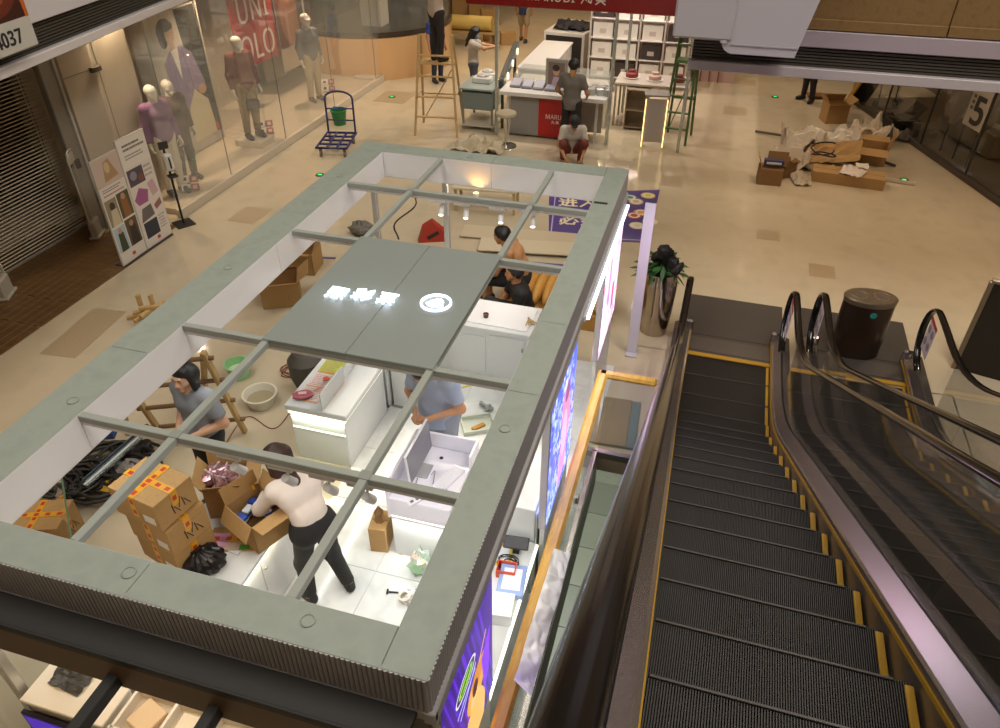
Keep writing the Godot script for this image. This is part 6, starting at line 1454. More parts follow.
	for i in 5: ob("dark_leaf", MB.new().ell(V([0.0, 0.06, 0.12, -0.06, 0.18][i], [0.34, 0.25, 0.22, 0.22, 0.16][i], [0.05, 0.0, 0.06, -0.04, 0.1][i]), V(0.09, 0.1, 0.06), 12, 8, Basis(V(0.3, 1, 0.2).normalized(), i * 1.1), 0.5, i), mat("#1d1916", 0.6), pt)
	ob("stem", MB.new().cyl(V(0, -0.02, 0), V(0.02, 0.3, 0.02), 0.015, 0.01, 8), mat("#3b2f1f", 0.7), pt)
	# reddish bag and cable behind the kiosk
	var rg := fl(432, 240); var rd := thing("red_bag", "red folded paper bag on the floor behind the signed panel", "bag", V(rg.x, 0, rg.z), 0.4)
	ob("bag", MB.new().ext(PackedVector2Array([Vector2(-0.22, 0), Vector2(0.22, 0), Vector2(0.26, 0.12), Vector2(0.02, 0.34), Vector2(-0.14, 0.24)]), V(0, 0, -0.08), V(1, 0, 0), V(0, 1, 0), V(0, 0, 0.16)), mat("#a83226", 0.45), rd); ob("print", bx(V(0.02, 0.12, 0.083), V(0.2, 0.06, 0.004), 0.0, Basis(V(0, 0, 1), 0.5)), mat("#2c1a18", 0.5), rd)
	var gr := fl(362, 234); var gg := thing("grey_bundle", "grey wrapped bundle on the floor beyond the kiosk beam", "bundle", V(gr.x, 0, gr.z))
	ob("bundle", MB.new().ell(V(0, 0.1, 0), V(0.2, 0.12, 0.14), 14, 9, Basis(), 0.5, 4), mat("#6c675e", 0.6), gg); ob("strap", MB.new().tube([V(-0.05, 0.02, 0.15), V(-0.05, 0.22, 0.02), V(-0.05, 0.02, -0.14)], 0.012, 6), mat("#3c3934", 0.6), gg)
	var cw: Array = []
	for i in 30: cw.append(fl(414 - i * 0.7 + 6 * sin(i * 0.25), 196 + i * 1.5) + V(0, 0.01, 0))
	solo("black_lead", "black lead snaking over the floor behind the kiosk", "cable", MB.new().tube(cw, 0.012, 6), M.black)
	var lt := fl(487, 208); var tbp := thing("low_table", "low cream table standing on the floor behind the kiosk", "table", V(lt.x, 0, lt.z), 0.1)
	ob("top", bx(V(0, 0.42, 0), V(1.1, 0.04, 0.5), 0.006), mat("#d2c3a4", 0.4), tbp)
	for x in [-0.5, 0.5]:
		for z in [-0.2, 0.2]: ob("leg", bx(V(x, 0.2, z), V(0.045, 0.4, 0.045), 0.004), mat("#b89e6c", 0.5), tbp)
func aim(v: Vector3) -> Basis:
	# basis whose y runs along v
	var y := v.normalized(); var x := y.cross(V(0.2, 0.1, 1)).normalized()
	return Basis(x, y, x.cross(y))
func poster_board(a: Vector3, b: Vector3, h: float, kind: int, label: String) -> void:
	var d := (b - a); var w := d.length(); d /= w
	var t := thing("poster_stand", label, "poster board", a)
	var nn := V(-d.z, 0, d.x)
	if nn.x < 0: nn = -nn
	t.transform.basis = Basis(d, Vector3.UP, nn) if d.cross(Vector3.UP).dot(nn) > 0 else Basis(d, Vector3.UP, nn)
	t.position = a
	var im := im_new(160, 400, "#d8cfc6")
	if kind == 0:
		im_rect(im, 0, 0, 1, 0.25, "#c4b0a4"); im_poly(im, [[0.4, 0.05], [0.62, 0.03], [0.85, 0.2], [0.3, 0.22]], "#a88a62"); im_ell(im, 0.5, 0.1, 0.1, 0.05, "#c9ad86")
		im_text(im, 0.1, 0.27, 0.9, 0.31, 2, "#6b625b", 3); im_text(im, 0.1, 0.32, 0.9, 0.345, 1, "#a33a34", 4)
		im_rect(im, 0.03, 0.37, 0.47, 0.62, "#8d8268"); im_ell(im, 0.27, 0.44, 0.1, 0.04, "#3a2c22"); im_poly(im, [[0.1, 0.62], [0.18, 0.47], [0.4, 0.47], [0.44, 0.62]], "#c3b79b")
		im_rect(im, 0.5, 0.36, 0.97, 0.6, "#4b4a2e"); im_poly(im, [[0.6, 0.6], [0.62, 0.4], [0.85, 0.4], [0.9, 0.6]], "#8c5c34"); im_ell(im, 0.74, 0.4, 0.08, 0.03, "#b98f70")
		im_rect(im, 0.03, 0.64, 0.47, 0.88, "#a7b8c4"); im_poly(im, [[0.12, 0.88], [0.16, 0.7], [0.36, 0.7], [0.4, 0.88]], "#39412c"); im_ell(im, 0.26, 0.68, 0.07, 0.028, "#b98f70")
		im_rect(im, 0.5, 0.62, 0.97, 0.88, "#54473a"); im_poly(im, [[0.58, 0.88], [0.64, 0.68], [0.86, 0.68], [0.92, 0.88]], "#2e261f"); im_ell(im, 0.74, 0.67, 0.08, 0.03, "#a9825f")
		im_rect(im, 0.45, 0.93, 0.57, 0.965, "#b03a30")
	else:
		im_rect(im, 0, 0, 1, 0.25, "#ded6cc"); im_text(im, 0.15, 0.05, 0.9, 0.12, 2, "#26211d", 7); im_text(im, 0.15, 0.14, 0.9, 0.19, 2, "#7a7068", 8)
		im_rect(im, 0.05, 0.27, 0.62, 0.42, "#4f4650"); im_ell(im, 0.25, 0.33, 0.12, 0.04, "#8c8494"); im_ell(im, 0.5, 0.37, 0.1, 0.035, "#7b4a40")
		im_poly(im, [[0.05, 0.54], [0.3, 0.45], [0.6, 0.5], [0.5, 0.6], [0.15, 0.6]], "#a05a8c"); im_poly(im, [[0.62, 0.45], [0.85, 0.43], [0.95, 0.56], [0.7, 0.58]], "#c4a2a8")
		im_poly(im, [[0.08, 0.76], [0.2, 0.64], [0.55, 0.63], [0.6, 0.74]], "#66605f"); im_poly(im, [[0.65, 0.66], [0.92, 0.62], [0.95, 0.68], [0.7, 0.71]], "#96625a")
		im_rect(im, 0.1, 0.77, 0.62, 0.92, "#2b3140"); im_text(im, 0.68, 0.76, 0.95, 0.9, 5, "#8d847c", 9); im_text(im, 0.65, 0.28, 0.95, 0.4, 3, "#8d847c", 10); im_rect(im, 0.45, 0.94, 0.57, 0.97, "#b03a30")
	var B := Basis(Vector3.RIGHT, 0.0)
	ob("board", b2(0.005, w - 0.005, 0.02, h, -0.03, 0.0, 0.004), mat("#c9c0b5", 0.5), t)
	var q := MB.new(); q.quad(V(0.015, 0.03, 0.002), V(w - 0.015, 0.03, 0.002), V(w - 0.015, h - 0.01, 0.002), V(0.015, h - 0.01, 0.002), V(0, 0, 1)); ob("print", q, print_mat(im, 0.4), t)
	ob("foot", b2(0.02, w - 0.02, 0, 0.025, -0.16, 0.03, 0.004), mat("#3a342e", 0.5), t)
func far_shop() -> void:
	# open cosmetics stand beyond the kiosk: red name beam on slim posts, white counters, racks
	var st := thing("name_gantry", "red lettered beam on slim steel posts around the cosmetics stand", "gantry", V(-2.9, 0, -15.0))
	ob("name_beam", b2(-2.1, 2.4, 2.52, 3.2, -0.08, 0.08, 0.01), mat("#7d1513", 0.25), st)
	var l := obm("name_letters", txt("MARUBI", 0.18, 0.012), mat("#d8c4bc", 0.4), st, V(-0.42, 2.74, 0.085))
	ob("name_character", MB.new().strokes(GL["wan"], V(0.15, 2.86, 0.083), V(1, 0, 0), V(0, 1, 0), 0.22, 0.022, V(0, 0, 0.01)), mat("#d8c4bc", 0.4), st)
	ob("name_character", MB.new().strokes(GL["mei"], V(0.42, 2.86, 0.083), V(1, 0, 0), V(0, 1, 0), 0.22, 0.022, V(0, 0, 0.01)), mat("#d8c4bc", 0.4), st)
	for p in [[-1.5, 0.0], [0.85, 0.0], [2.3, 0.0], [0.85, -2.2], [2.3, -4.2]]: ob("post", b2(p[0] - 0.03, p[0] + 0.03, 0, 2.52, p[1] - 0.03, p[1] + 0.03, 0.004), mat("#b9c0b8", 0.2, 0.7), st)
	ob("side_beam", b2(2.25, 2.4, 2.52, 3.1, -4.3, -0.08, 0.01), mat("#7d1513", 0.25), st)
	# front counter
	var c := thing("counter", "white cosmetics counter with grey and red front panels", "counter", V(-3.2, 0, -15.25))
	ob("top", b2(-1.12, 1.1, 0.86, 0.94, -0.38, 0.38, 0.006), mat("#d9d5cf", 0.25), c)
	for x in [-0.95, 0.3, 0.9]: ob("leg", b2(x - 0.025, x + 0.025, 0, 0.86, 0.2, 0.25), mat("#cfcac2", 0.3, 0.3), c)
	ob("grey_panel", b2(-0.9, -0.3, 0.05, 0.86, 0.22, 0.26, 0.003), mat("#8e8a84", 0.5), c)
	ob("red_panel", b2(-0.3, 0.48, 0.05, 0.86, 0.22, 0.26, 0.003), mat("#b01d18", 0.35), c)
	ob("back_panel", b2(-0.95, 0.95, 0.05, 0.86, -0.3, -0.26), mat("#a39e96", 0.5), c)
	obm("letters", txt("MARUBI", 0.09, 0.006), mat("#e6d2cb", 0.4), c, V(0.08, 0.47, 0.263))
	ob("character", MB.new().strokes(GL["wan"], V(-0.02, 0.4, 0.262), V(1, 0, 0), V(0, 1, 0), 0.07, 0.009, V(0, 0, 0.004)), mat("#e6d2cb", 0.4), c); ob("character", MB.new().strokes(GL["mei"], V(0.07, 0.4, 0.262), V(1, 0, 0), V(0, 1, 0), 0.07, 0.009, V(0, 0, 0.004)), mat("#e6d2cb", 0.4), c)
	for i in 5:
		var t := thing("sample_tray", "grey tray of pale swatches on the cosmetics counter", "tray", V(-4.06 + 0.25 * i, 0.94, -15.33 + 0.02 * i), 0.0, "swatch trays on the cosmetics counter")
		ob("tray", bx(V(0, 0.05, 0), V(0.22, 0.06, 0.34), 0.004, Basis(Vector3.RIGHT, 0.25)), mat("#77777a", 0.4), t); ob("swatch", bx(V(0, 0.083, 0.008), V(0.19, 0.012, 0.28), 0.0, Basis(Vector3.RIGHT, 0.25)), mat("#a7a6b2", 0.35), t)
	var fr := thing("picture_frame", "silver framed portrait standing on the cosmetics counter", "picture frame", V(-3.22, 0.94, -15.3), -0.05)
	var im := im_new(64, 80, "#7c6a62"); im_ell(im, 0.5, 0.35, 0.2, 0.2, "#c59a80"); im_ell(im, 0.48, 0.22, 0.22, 0.14, "#3a2a24"); im_poly(im, [[0.2, 1], [0.35, 0.6], [0.65, 0.6], [0.85, 1]], "#c4a8b8")
	ob("frame", bx(V(0, 0.3, 0), V(0.46, 0.6, 0.04), 0.012), mat("#a8a49c", 0.3, 0.5), fr)
	var q := MB.new(); q.quad(V(-0.17, 0.07, 0.022), V(0.17, 0.07, 0.022), V(0.17, 0.53, 0.022), V(-0.17, 0.53, 0.022), V(0, 0, 1)); ob("print", q, print_mat(im), fr)
	for i in 9: solo("acrylic_box", "small clear acrylic box on the counter end beside the grey T-shirt man", "box", bx(V(0, 0.06, 0), V(0.13, 0.12, 0.13), 0.004), glass("#c9cfcc", 0.4, 0.05) if i % 2 else mat("#a5a29c", 0.3), V(-2.45 + 0.16 * (i % 3), 0.94, -15.5 + 0.17 * (i / 3)), 0.3 * i, "acrylic boxes on the cosmetics counter")
	# rear glass showcase with an edge of light, gondola and cabinets
	var sc := thing("showcase", "glass topped cosmetics showcase with bright edge light", "showcase", V(-3.35, 0, -16.4))
	ob("body", b2(-0.95, 1.1, 0, 0.8, -0.4, 0.4, 0.006), mat("#c9c4ba", 0.35), sc); ob("glass_case", b2(-0.95, 1.1, 0.8, 1.0, -0.4, 0.4), glass("#cfd8d0", 0.18), sc)
	ob("light_line", b2(-0.95, 1.1, 0.8, 0.83, 0.39, 0.41), glow("#ffe9b4", 3.0), sc); area(V(-3.3, 0.82, -15.97), V(-3.3, 0.7, -15.0), Vector2(2, 0.04), "#ffe4b0", 1.5)
	var wc := thing("white_cabinet", "long white drawer cabinet running back behind the cosmetics counter", "cabinet", V(-4.1, 0, -18.2), 0.0)
	ob("body", b2(-0.35, 0.35, 0, 0.86, -1.3, 1.3, 0.006), mat("#d5d1c8", 0.35), wc); ob("top", b2(-0.38, 0.38, 0.86, 0.9, -1.33, 1.33, 0.005), mat("#ddd9d2", 0.3), wc)
	for i in 4:
		for j in 3: ob("drawer", b2(0.35, 0.365, 0.08 + 0.26 * j, 0.31 + 0.26 * j, -1.26 + 0.63 * i, -0.66 + 0.63 * i, 0.003), mat("#c6c2ba", 0.35), wc)
	for i in 3: ob("drawer", b2(-0.3, 0.3, 0.08 + 0.26 * i, 0.31 + 0.26 * i, 1.3, 1.315, 0.003), mat("#b9b5ad", 0.35), wc)
	var bc := thing("black_cabinet", "white cabinet with a black open front and cloth on top", "cabinet", V(-4.0, 0, -20.6), -0.1)
	ob("body", b2(-0.55, 0.55, 0, 1.0, -1.0, 0.6, 0.008), mat("#cfcac2", 0.4), bc); ob("dark_front", b2(-0.48, 0.48, 0.06, 0.92, 0.6, 0.62), mat("#2a2623", 0.5), bc); ob("cloth", MB.new().sheet(V(-0.4, 1.01, 0.4), V(0.5, 1.01, 0.4), V(0.5, 1.01, -0.5), V(-0.4, 1.01, -0.5), 10, 10, 0.15, 6, 4.0), mat("#2a2526", 0.8), bc)
	var bt := thing("side_table", "grey blue cantilever display table with white trays", "table", V(-4.9, 0, -15.5))
	ob("drawer_box", b2(-0.3, 0.4, 0.45, 0.8, -0.4, 0.45, 0.008), mat("#76827f", 0.35), bt); ob("top", b2(-0.33, 0.43, 0.86, 0.9, -0.45, 0.5, 0.006), mat("#9aa5a0", 0.2), bt)
	for x in [-0.28, 0.36]: ob("leg", b2(x - 0.02, x + 0.02, 0, 0.88, 0.36, 0.4), mat("#8d918c", 0.3, 0.6), bt); ob("leg", b2(x - 0.02, x + 0.02, 0, 0.88, -0.4, -0.36), mat("#8d918c", 0.3, 0.6), bt)
	ob("lower_shelf", b2(-0.3, 0.4, 0.08, 0.12, -0.4, 0.42), mat("#bdb8ae", 0.4), bt)
	for i in 2:
		var t := thing("white_tray", ["white rack of samples on the grey blue table", "white bowl shaped tray at back of grey blue table"][i], "tray", V(-4.85, 0.9, -15.5 - 0.35 * i))
		ob("tray", bx(V(0, 0.06, 0), V(0.4, 0.12, 0.26), 0.02), mat("#d9d6d0", 0.4), t); ob("items", MB.new().ell(V(0, 0.13, 0), V(0.14, 0.06, 0.09), 12, 8, Basis(), 0.4, i), mat("#c2bdb6", 0.4), t)
	var rl := thing("display_rail", "dark grey sloping display rail with round lamps beside counter", "display rail", V(-4.5, 0, -16.3), 0.12)
	ob("beam", bx(V(0, 1.1, 0), V(0.12, 0.2, 2.2), 0.02, Basis(Vector3.RIGHT, 0.12)), mat("#4e5250", 0.4), rl)
	for i in 3: ob("lamp_head", MB.new().cyl(V(0.07, 1.12 - 0.08 * (i - 1), -0.7 + 0.7 * i), V(0.1, 1.12 - 0.08 * (i - 1), -0.7 + 0.7 * i), 0.07, 0.07, 16), glow("#fff0d8", 1.2), rl)
	for z in [-0.9, 0.9]: ob("leg", b2(-0.03, 0.03, 0, 1.1, z - 0.03, z + 0.03), mat("#4e5250", 0.4), rl)
	# wall rack of white boxes
	var rk := thing("grid_rack", "open grid rack holding white and dark product boxes", "rack", V(-1.9, 0, -19.4))
	for i in 5: ob("upright", b2(-1.35 + 0.6 * i - 0.02, -1.35 + 0.6 * i + 0.02, 0, 2.2, -0.2, 0.2, 0.003), mat("#bdb7ad", 0.3, 0.3), rk)
	for j in 5: ob("shelf", b2(-1.35, 1.05, 0.2 + 0.45 * j, 0.22 + 0.45 * j, -0.2, 0.2), mat("#cfc9bf", 0.3), rk)
	for i in 4:
		for j in 4:
			var bxn := thing("product_box", ["white", "dark"][1 if (i + j * 3) % 4 == 1 else 0] + " product box, " + ["lowest", "second", "third", "top"][j] + " shelf of grid rack, " + ["first", "second", "third", "fourth"][i] + " column from drawer cabinet", "box", V(-3.25 + 0.6 * i + 0.3, 0.22 + 0.45 * j, -19.4), 0.0, ["white", "dark"][1 if (i + j * 3) % 4 == 1 else 0] + " boxes on the grid rack")
			ob("box", b2(-0.24, 0.24, 0, 0.34, -0.15, 0.15, 0.006), mat("#d8d2c8" if (i + j * 3) % 4 != 1 else "#3a3230", 0.4), bxn); ob("label", b2(-0.08, 0.08, 0.1, 0.2, 0.15, 0.153), mat("#b9a9a0", 0.5), bxn)
	area(V(-1.9, 2.25, -19.1), V(-1.9, 1.0, -19.4), Vector2(2.2, 0.1), "#ffe6de", 2.5)
	ob("top_light", b2(-1.3, 1.0, 2.22, 2.26, 0.1, 0.2), glow("#fff0ea", 2.0), rk)
	var pw := struct("wall_far_shop", b2(-3.3, 0.3, 0, 2.6, -20.5, -20.3), mat("#c9a9a0", 0.4), "pale pink back wall of the cosmetics stand", "wall")
	for i in 4: ob("wall_batten", b2(-0.75 + i * 0.22, -0.72 + i * 0.22, 0, 2.6, -20.29, -20.26), mat("#8c4f3c", 0.5), pw)
	# table with cakes and the open shelf below
	var tb := thing("display_table", "pale display table with cakes inside the cosmetics stand", "table", V(-1.35, 0, -16.6))
	ob("top", b2(-0.8, 0.75, 0.88, 0.93, -0.45, 0.4, 0.006), mat("#bcb2a4", 0.3), tb)
	for x in [-0.76, 0.7]:
		for z in [-0.4, 0.35]: ob("leg", b2(x - 0.02, x + 0.02, 0, 0.88, z - 0.02, z + 0.02), mat("#a49b8e", 0.3, 0.4), tb)
	ob("shelf_unit", MB.new().box(V(-0.05, 0.45, 0.38), V(0.02, 0.8, 0.35)).box(V(-0.5, 0.45, 0.38), V(0.02, 0.8, 0.35)).box(V(-0.28, 0.06, 0.38), V(0.46, 0.02, 0.35)).box(V(-0.28, 0.42, 0.38), V(0.46, 0.02, 0.35)).box(V(-0.28, 0.84, 0.38), V(0.46, 0.02, 0.35)).box(V(-0.28, 0.45, 0.22), V(0.46, 0.8, 0.02)), mat("#a3927a", 0.5), tb)
	for i in 3:
		var k := thing("cake_stand", "round tiered tray with red and cream cakes on display table", "cake stand", V(-1.85 + 0.5 * i, 0.93, -16.65 + 0.06 * i), 0.0, "cake stands on the display table")
		ob("plate", MB.new().lathe(V(0, 0, 0), [Vector2(0.14, 0), Vector2(0.18, 0.02), Vector2(0, 0.025)], 20), mat("#d9cfc4", 0.3), k); ob("cake", MB.new().lathe(V(0, 0.025, 0), [Vector2(0.13, 0), Vector2(0.13, 0.07), Vector2(0.08, 0.1), Vector2(0.08, 0.14), Vector2(0, 0.16)], 16), mat(["#8a2f28", "#c9a89a", "#7b2a2a"][i], 0.45), k)
	var ac := thing("acrylic_stand", "upright acrylic display pillar with warm lit edges", "display", V(-1.15, 0, -15.15), 0.15)
	ob("front", b2(-0.2, 0.2, 0.15, 1.0, 0.12, 0.14), mat("#a9a2a0", 0.3), ac); ob("side", b2(-0.22, -0.2, 0, 1.05, -0.15, 0.15), glass("#e6d8b0", 0.3), ac); ob("side", b2(0.2, 0.22, 0, 1.05, -0.15, 0.15), glass("#e6d8b0", 0.3), ac)
	for x in [-0.21, 0.21]: ob("light_edge", b2(x - 0.008, x + 0.008, 0.05, 1.0, 0.15, 0.16), glow("#ffd98a", 2.5), ac)
	ob("top", b2(-0.24, 0.24, 1.05, 1.08, -0.17, 0.17), mat("#8c8680", 0.4), ac)
	# stool
	var sp := fl(506, 146); var sl := thing("bar_stool", "round cream stool on a chrome column before the counter", "stool", V(sp.x, 0, sp.z))
	ob("seat", MB.new().lathe(V(0, 0.62, 0), [Vector2(0, 0), Vector2(0.19, 0), Vector2(0.21, 0.03), Vector2(0.2, 0.07), Vector2(0, 0.08)], 24), mat("#b9ac94", 0.4), sl); ob("column", MB.new().cyl(V(0, 0.02, 0), V(0, 0.62, 0), 0.03, 0.03, 14), M.chrome, sl); ob("foot", MB.new().lathe(V(0, 0, 0), [Vector2(0.22, 0), Vector2(0.21, 0.02), Vector2(0.03, 0.05)], 24), M.chrome, sl)
	solo("dust_sheet", "cream dust sheet bundled on the floor before the kiosk rim", "sheet", MB.new().sheet(V(-0.6, 0.01, 0.25), V(0.6, 0.01, 0.3), V(0.5, 0.01, -0.3), V(-0.5, 0.01, -0.25), 18, 12, 0.22, 12, 2.5), mat("#c3b79b", 0.6), fl(478, 150))
	# wooden step ladder with platform
	step_ladder("light wooden step ladder with a worker standing on it", fl(440, 130), 1.95, 0.9, 0.85, 0.15, M.pine, 4)
	step_ladder("green metal step ladder leaning at the edge of bridge", fl(676, 139), 2.2, 0.5, 0.7, -0.1, mat("#4f6a3a", 0.5), 6)
	# roll of yellow material on a pallet, cartons behind
	var rp := fl(468, 45); var ro := thing("material_roll", "thick roll of pale yellow sheet on a low trestle", "roll", V(rp.x, 0, rp.z), 0.05)
	ob("roll", MB.new().cyl(V(-0.75, 0.62, 0), V(0.75, 0.62, 0), 0.2, 0.2, 24), mat("#c4ab5e", 0.5), ro); ob("bench_top", bx(V(0, 0.39, 0), V(1.8, 0.05, 0.5), 0.005), mat("#a48a56", 0.6), ro)
	for x in [-0.75, 0.75]: ob("trestle", bx(V(x, 0.19, 0), V(0.06, 0.38, 0.45), 0.004), mat("#8a7146", 0.6), ro)
	for w in [[490, 18, 0.6, "brown carton standing near the far yellow roll"], [508, 38, 0.45, "open topped brown carton beside the walking person"], [462, 8, 0.7, "large brown carton far behind the wooden ladder"], [476, 10, 0.5, "brown carton beyond the yellow roll"], [489, 34, 0.35, "small brown carton at the end of roll trestle"]]:
		var p := fl(w[0], w[1] + 6); carton(w[3], V(p.x, 0, p.z), V(w[2], w[2] * 0.75, w[2] * 0.8), 0.4, M.card)
	var bl := fl(360, 5)
func step_ladder(label: String, at: Vector3, h: float, w: float, spread: float, turn: float, m: Material, rungs: int) -> void:
	var t := thing("step_ladder", label, "ladder", V(at.x, 0, at.z), turn)
	for s in [-1.0, 1.0]:
		var f := V(s * w / 2, 0, spread / 2); var tp := V(s * w * 0.36, h, 0.08); var b := V(s * w / 2, 0, -spread / 2); var tb := V(s * w * 0.36, h * 0.98, -0.08)
		ob("leg", MB.new().box((f + tp) / 2, V(0.05, (tp - f).length(), 0.035), 0.004, aim(tp - f)), m, t)
		ob("rear_leg", MB.new().box((b + tb) / 2, V(0.05, (tb - b).length(), 0.035), 0.004, aim(tb - b)), m, t)
		ob("brace", MB.new().cyl(f.lerp(tp, 0.4), b.lerp(tb, 0.4), 0.012, 0.012, 8), m, t)
	for i in rungs:
		var u := (i + 1.0) / (rungs + 1.0)
		ob("rung", bx(V(0, h * u, lerpf(spread / 2, 0.08, u)), V(w * lerpf(1.0, 0.74, u), 0.025, 0.07), 0.003), m, t)
	ob("rear_brace", bx(V(0, h * 0.35, lerpf(-spread / 2, -0.08, 0.35)), V(w * 0.9, 0.03, 0.04), 0.003), m, t)
	ob("platform", bx(V(0, h * 0.72, 0.0), V(w * 0.78, 0.03, spread * 0.42), 0.004), m, t)
	ob("cross_brace", MB.new().cyl(V(-w / 2, 0.05, -spread / 2 + 0.02), V(w * 0.4, h * 0.7, -0.12), 0.012, 0.012, 8), m, t)
func rubbish() -> void:
	# heap of packing waste on the floor at the right
	var k := 0
	var p := fl(768, 182); var o1 := carton("brown carton with a navy label band at heap's edge", V(p.x, 0, p.z), V(0.42, 0.3, 0.34), 0.05, M.card_dark)
	ob("navy_label", bx(V(0.02, 0.4, 0.05), V(0.34, 0.1, 0.12), 0.004), mat("#23285a", 0.4), o1); ob("label_print", bx(V(0.02, 0.4, 0.112), V(0.26, 0.04, 0.004)), mat("#c9c9d6", 0.5), o1)
	ob("raised_flap", bx(V(0.1, 0.4, -0.14), V(0.36, 0.26, 0.01), 0.0, Basis(Vector3.RIGHT, -0.3)), M.card_dark, o1); ob("raised_flap", bx(V(-0.22, 0.42, 0), V(0.01, 0.22, 0.3), 0.0, Basis(V(0, 0, 1), 0.4)), M.card, o1)
	p = fl(785, 176); open_carton("small open dark carton beside the navy labelled carton", V(p.x, 0, p.z), V(0.24, 0.24, 0.2), 0.5, M.card_dark, [0.6, 0.9, 0.5, 0.8])
	p = fl(846, 182); carton("long flat brown carton at the front of waste heap", V(p.x, 0, p.z), V(1.25, 0.2, 0.42), -0.1, M.card)
	p = fl(865, 160); open_carton("crushed open brown carton with raised flap on heap", V(p.x, 0, p.z), V(0.7, 0.32, 0.5), -0.15, M.card, [1.9, 0.2, 1.4, 1.7])
	p = fl(832, 166); var bd := thing("cardboard_sheet", "bent brown cardboard sheet leaning on the long carton", "cardboard", V(p.x, 0, p.z))
	ob("sheet", MB.new().sheet(V(-0.5, 0.1, 0.3), V(0.4, 0.25, 0.35), V(0.45, 0.5, -0.1), V(-0.45, 0.35, -0.15), 8, 6, 0.06, 9, 3.0), M.card, bd); ob("fold", MB.new().sheet(V(-0.5, 0.1, 0.3), V(-0.45, 0.35, -0.15), V(-0.75, 0.05, -0.1), V(-0.75, 0.02, 0.3), 4, 4, 0.03, 3, 3.0), M.card_dark, bd)
	var sh := [[815, 145, 1.45, 0.85, "#e2d9ca", "large crumpled translucent plastic sheet on top of heap"], [797, 163, 0.9, 0.7, "#dacebb", "bunched pale plastic wrap between cartons"], [868, 142, 1.0, 0.6, "#d8cab6", "pale plastic wrap behind the crushed carton"], [842, 131, 0.6, 0.35, "#8c8a8e", "grey plastic wrap lying behind the waste heap"], [853, 172, 0.42, 0.4, "#dccfc4", "torn white paper on the long carton"], [862, 166, 0.3, 0.22, "#e0d6cb", "small white paper sheet beside torn paper"], [800, 178, 0.5, 0.3, "#b9ab94", "thin plastic film at the foot of heap"]]
	for q in sh:
		p = fl(q[0], q[1], 0.22 if k in [0, 4, 5] else 0.05)
		var s: float = q[2]; var s2: float = q[3]; var h := 0.22 if k in [4, 5] else (0.16 if k in [0, 2] else 0.02)
		solo("plastic_sheet" if k < 4 or k == 6 else "paper_sheet", q[5], "plastic" if k < 4 or k == 6 else "paper", MB.new().sheet(V(-s / 2, 0, s2 / 2), V(s / 2, 0, s2 / 2), V(s / 2, 0, -s2 / 2), V(-s / 2, 0, -s2 / 2), 40, 28, [0.4, 0.3, 0.3, 0.1, 0.06, 0.05, 0.12][k], 30 + k, 2.4), mat(q[4], 0.35), V(p.x, h, p.z), 0.3 * k)
		k += 1
	k = 0
	for q in [[755, 133, 812, 146, 0.05, "#6a5f50", "long thin grey batten sticking out of heap"], [880, 180, 915, 186, 0.06, "#cfc2b0", "short white batten lying in front of heap"], [815, 181, 832, 172, 0.06, "#d6cbbb", "white trim piece leaning on the long carton"], [873, 160, 895, 168, 0.05, "#4a4034", "dark batten lying behind the long carton"]]:
		var a := fl(q[0], q[1]) + V(0, 0.04, 0); var b := fl(q[2], q[3]) + V(0, 0.12 if k in [0, 2] else 0.04, 0)
		var t := thing("batten", q[6], "batten", a); ob("strip", MB.new().box((b - a) / 2, V(q[4], (b - a).length(), 0.03), 0.003, aim(b - a)), mat(q[5], 0.5), t); k += 1
	solo("black_lead", "curled black lead lying over the waste heap", "cable", MB.new().tube(loops(fl(822, 155, 0.35), 2, 0.22, 0.2, 3), 0.014, 6), M.black)
	# things further along the shop wall
	p = fl(832, 121); open_carton("open brown carton near the standing legs", V(p.x, 0, p.z), V(0.46, 0.4, 0.4), 0.3, M.card, [1.2, 0.9, -0.5, 0.5])
	p = fl(822, 98); solo("low_board", "small brown board lying near the standing person", "board", bx(V(0, 0.06, 0), V(0.7, 0.04, 0.3), 0.004), mat("#7c5233", 0.6), V(p.x, 0, p.z), 0.1)
	p = fl(862, 106); var tv := thing("yellow_case", "tilted black screen in a yellow case behind cartons", "case", V(p.x, 0, p.z), 0.5)
	ob("case", bx(V(0, 0.5, 0), V(0.5, 0.9, 0.12), 0.02, Basis(V(0, 0, 1), -0.5)), mat("#b08420", 0.45), tv); ob("face", bx(V(0, 0.5, 0.065), V(0.42, 0.8, 0.012), 0.0, Basis(V(0, 0, 1), -0.5)), mat("#1c1a18", 0.3), tv); ob("white_edge", bx(V(0.22, 0.88, 0.06), V(0.4, 0.03, 0.03), 0.0, Basis(V(0, 0, 1), -0.5)), mat("#d9d2c8", 0.5), tv)
	p = fl(898, 132); var cr := thing("black_crate", "heap of black folded frames beside the shop glass", "crate", V(p.x, 0, p.z), 0.3)
	for i in 5: ob("frame", bx(V(0.08 * i - 0.16, 0.2 + 0.05 * i, 0.05 * (i % 3)), V(0.5, 0.04, 0.34), 0.006, Basis(V(0.3, 0.2, 1).normalized(), 0.5 * i - 1.0)), mat(["#2a241d", "#5a4a2a"][i % 2], 0.5), cr)
	ob("bin", b2(-0.3, 0.3, 0, 0.3, -0.2, 0.2, 0.01), mat("#2b251e", 0.5), cr)
	p = fl(893, 140); solo("foil_scraps", "shiny crumpled foil scraps below the black frames", "scraps", MB.new().sheet(V(-0.3, 0, 0.15), V(0.3, 0, 0.15), V(0.3, 0, -0.15), V(-0.3, 0, -0.15), 14, 9, 0.22, 17, 6.0), mat("#8f8a80", 0.25, 0.4), V(p.x, 0.01, p.z))
	p = fl(876, 126); var bo := thing("blue_bottle", "small blue spray bottle standing on the floor", "bottle", V(p.x, 0, p.z))
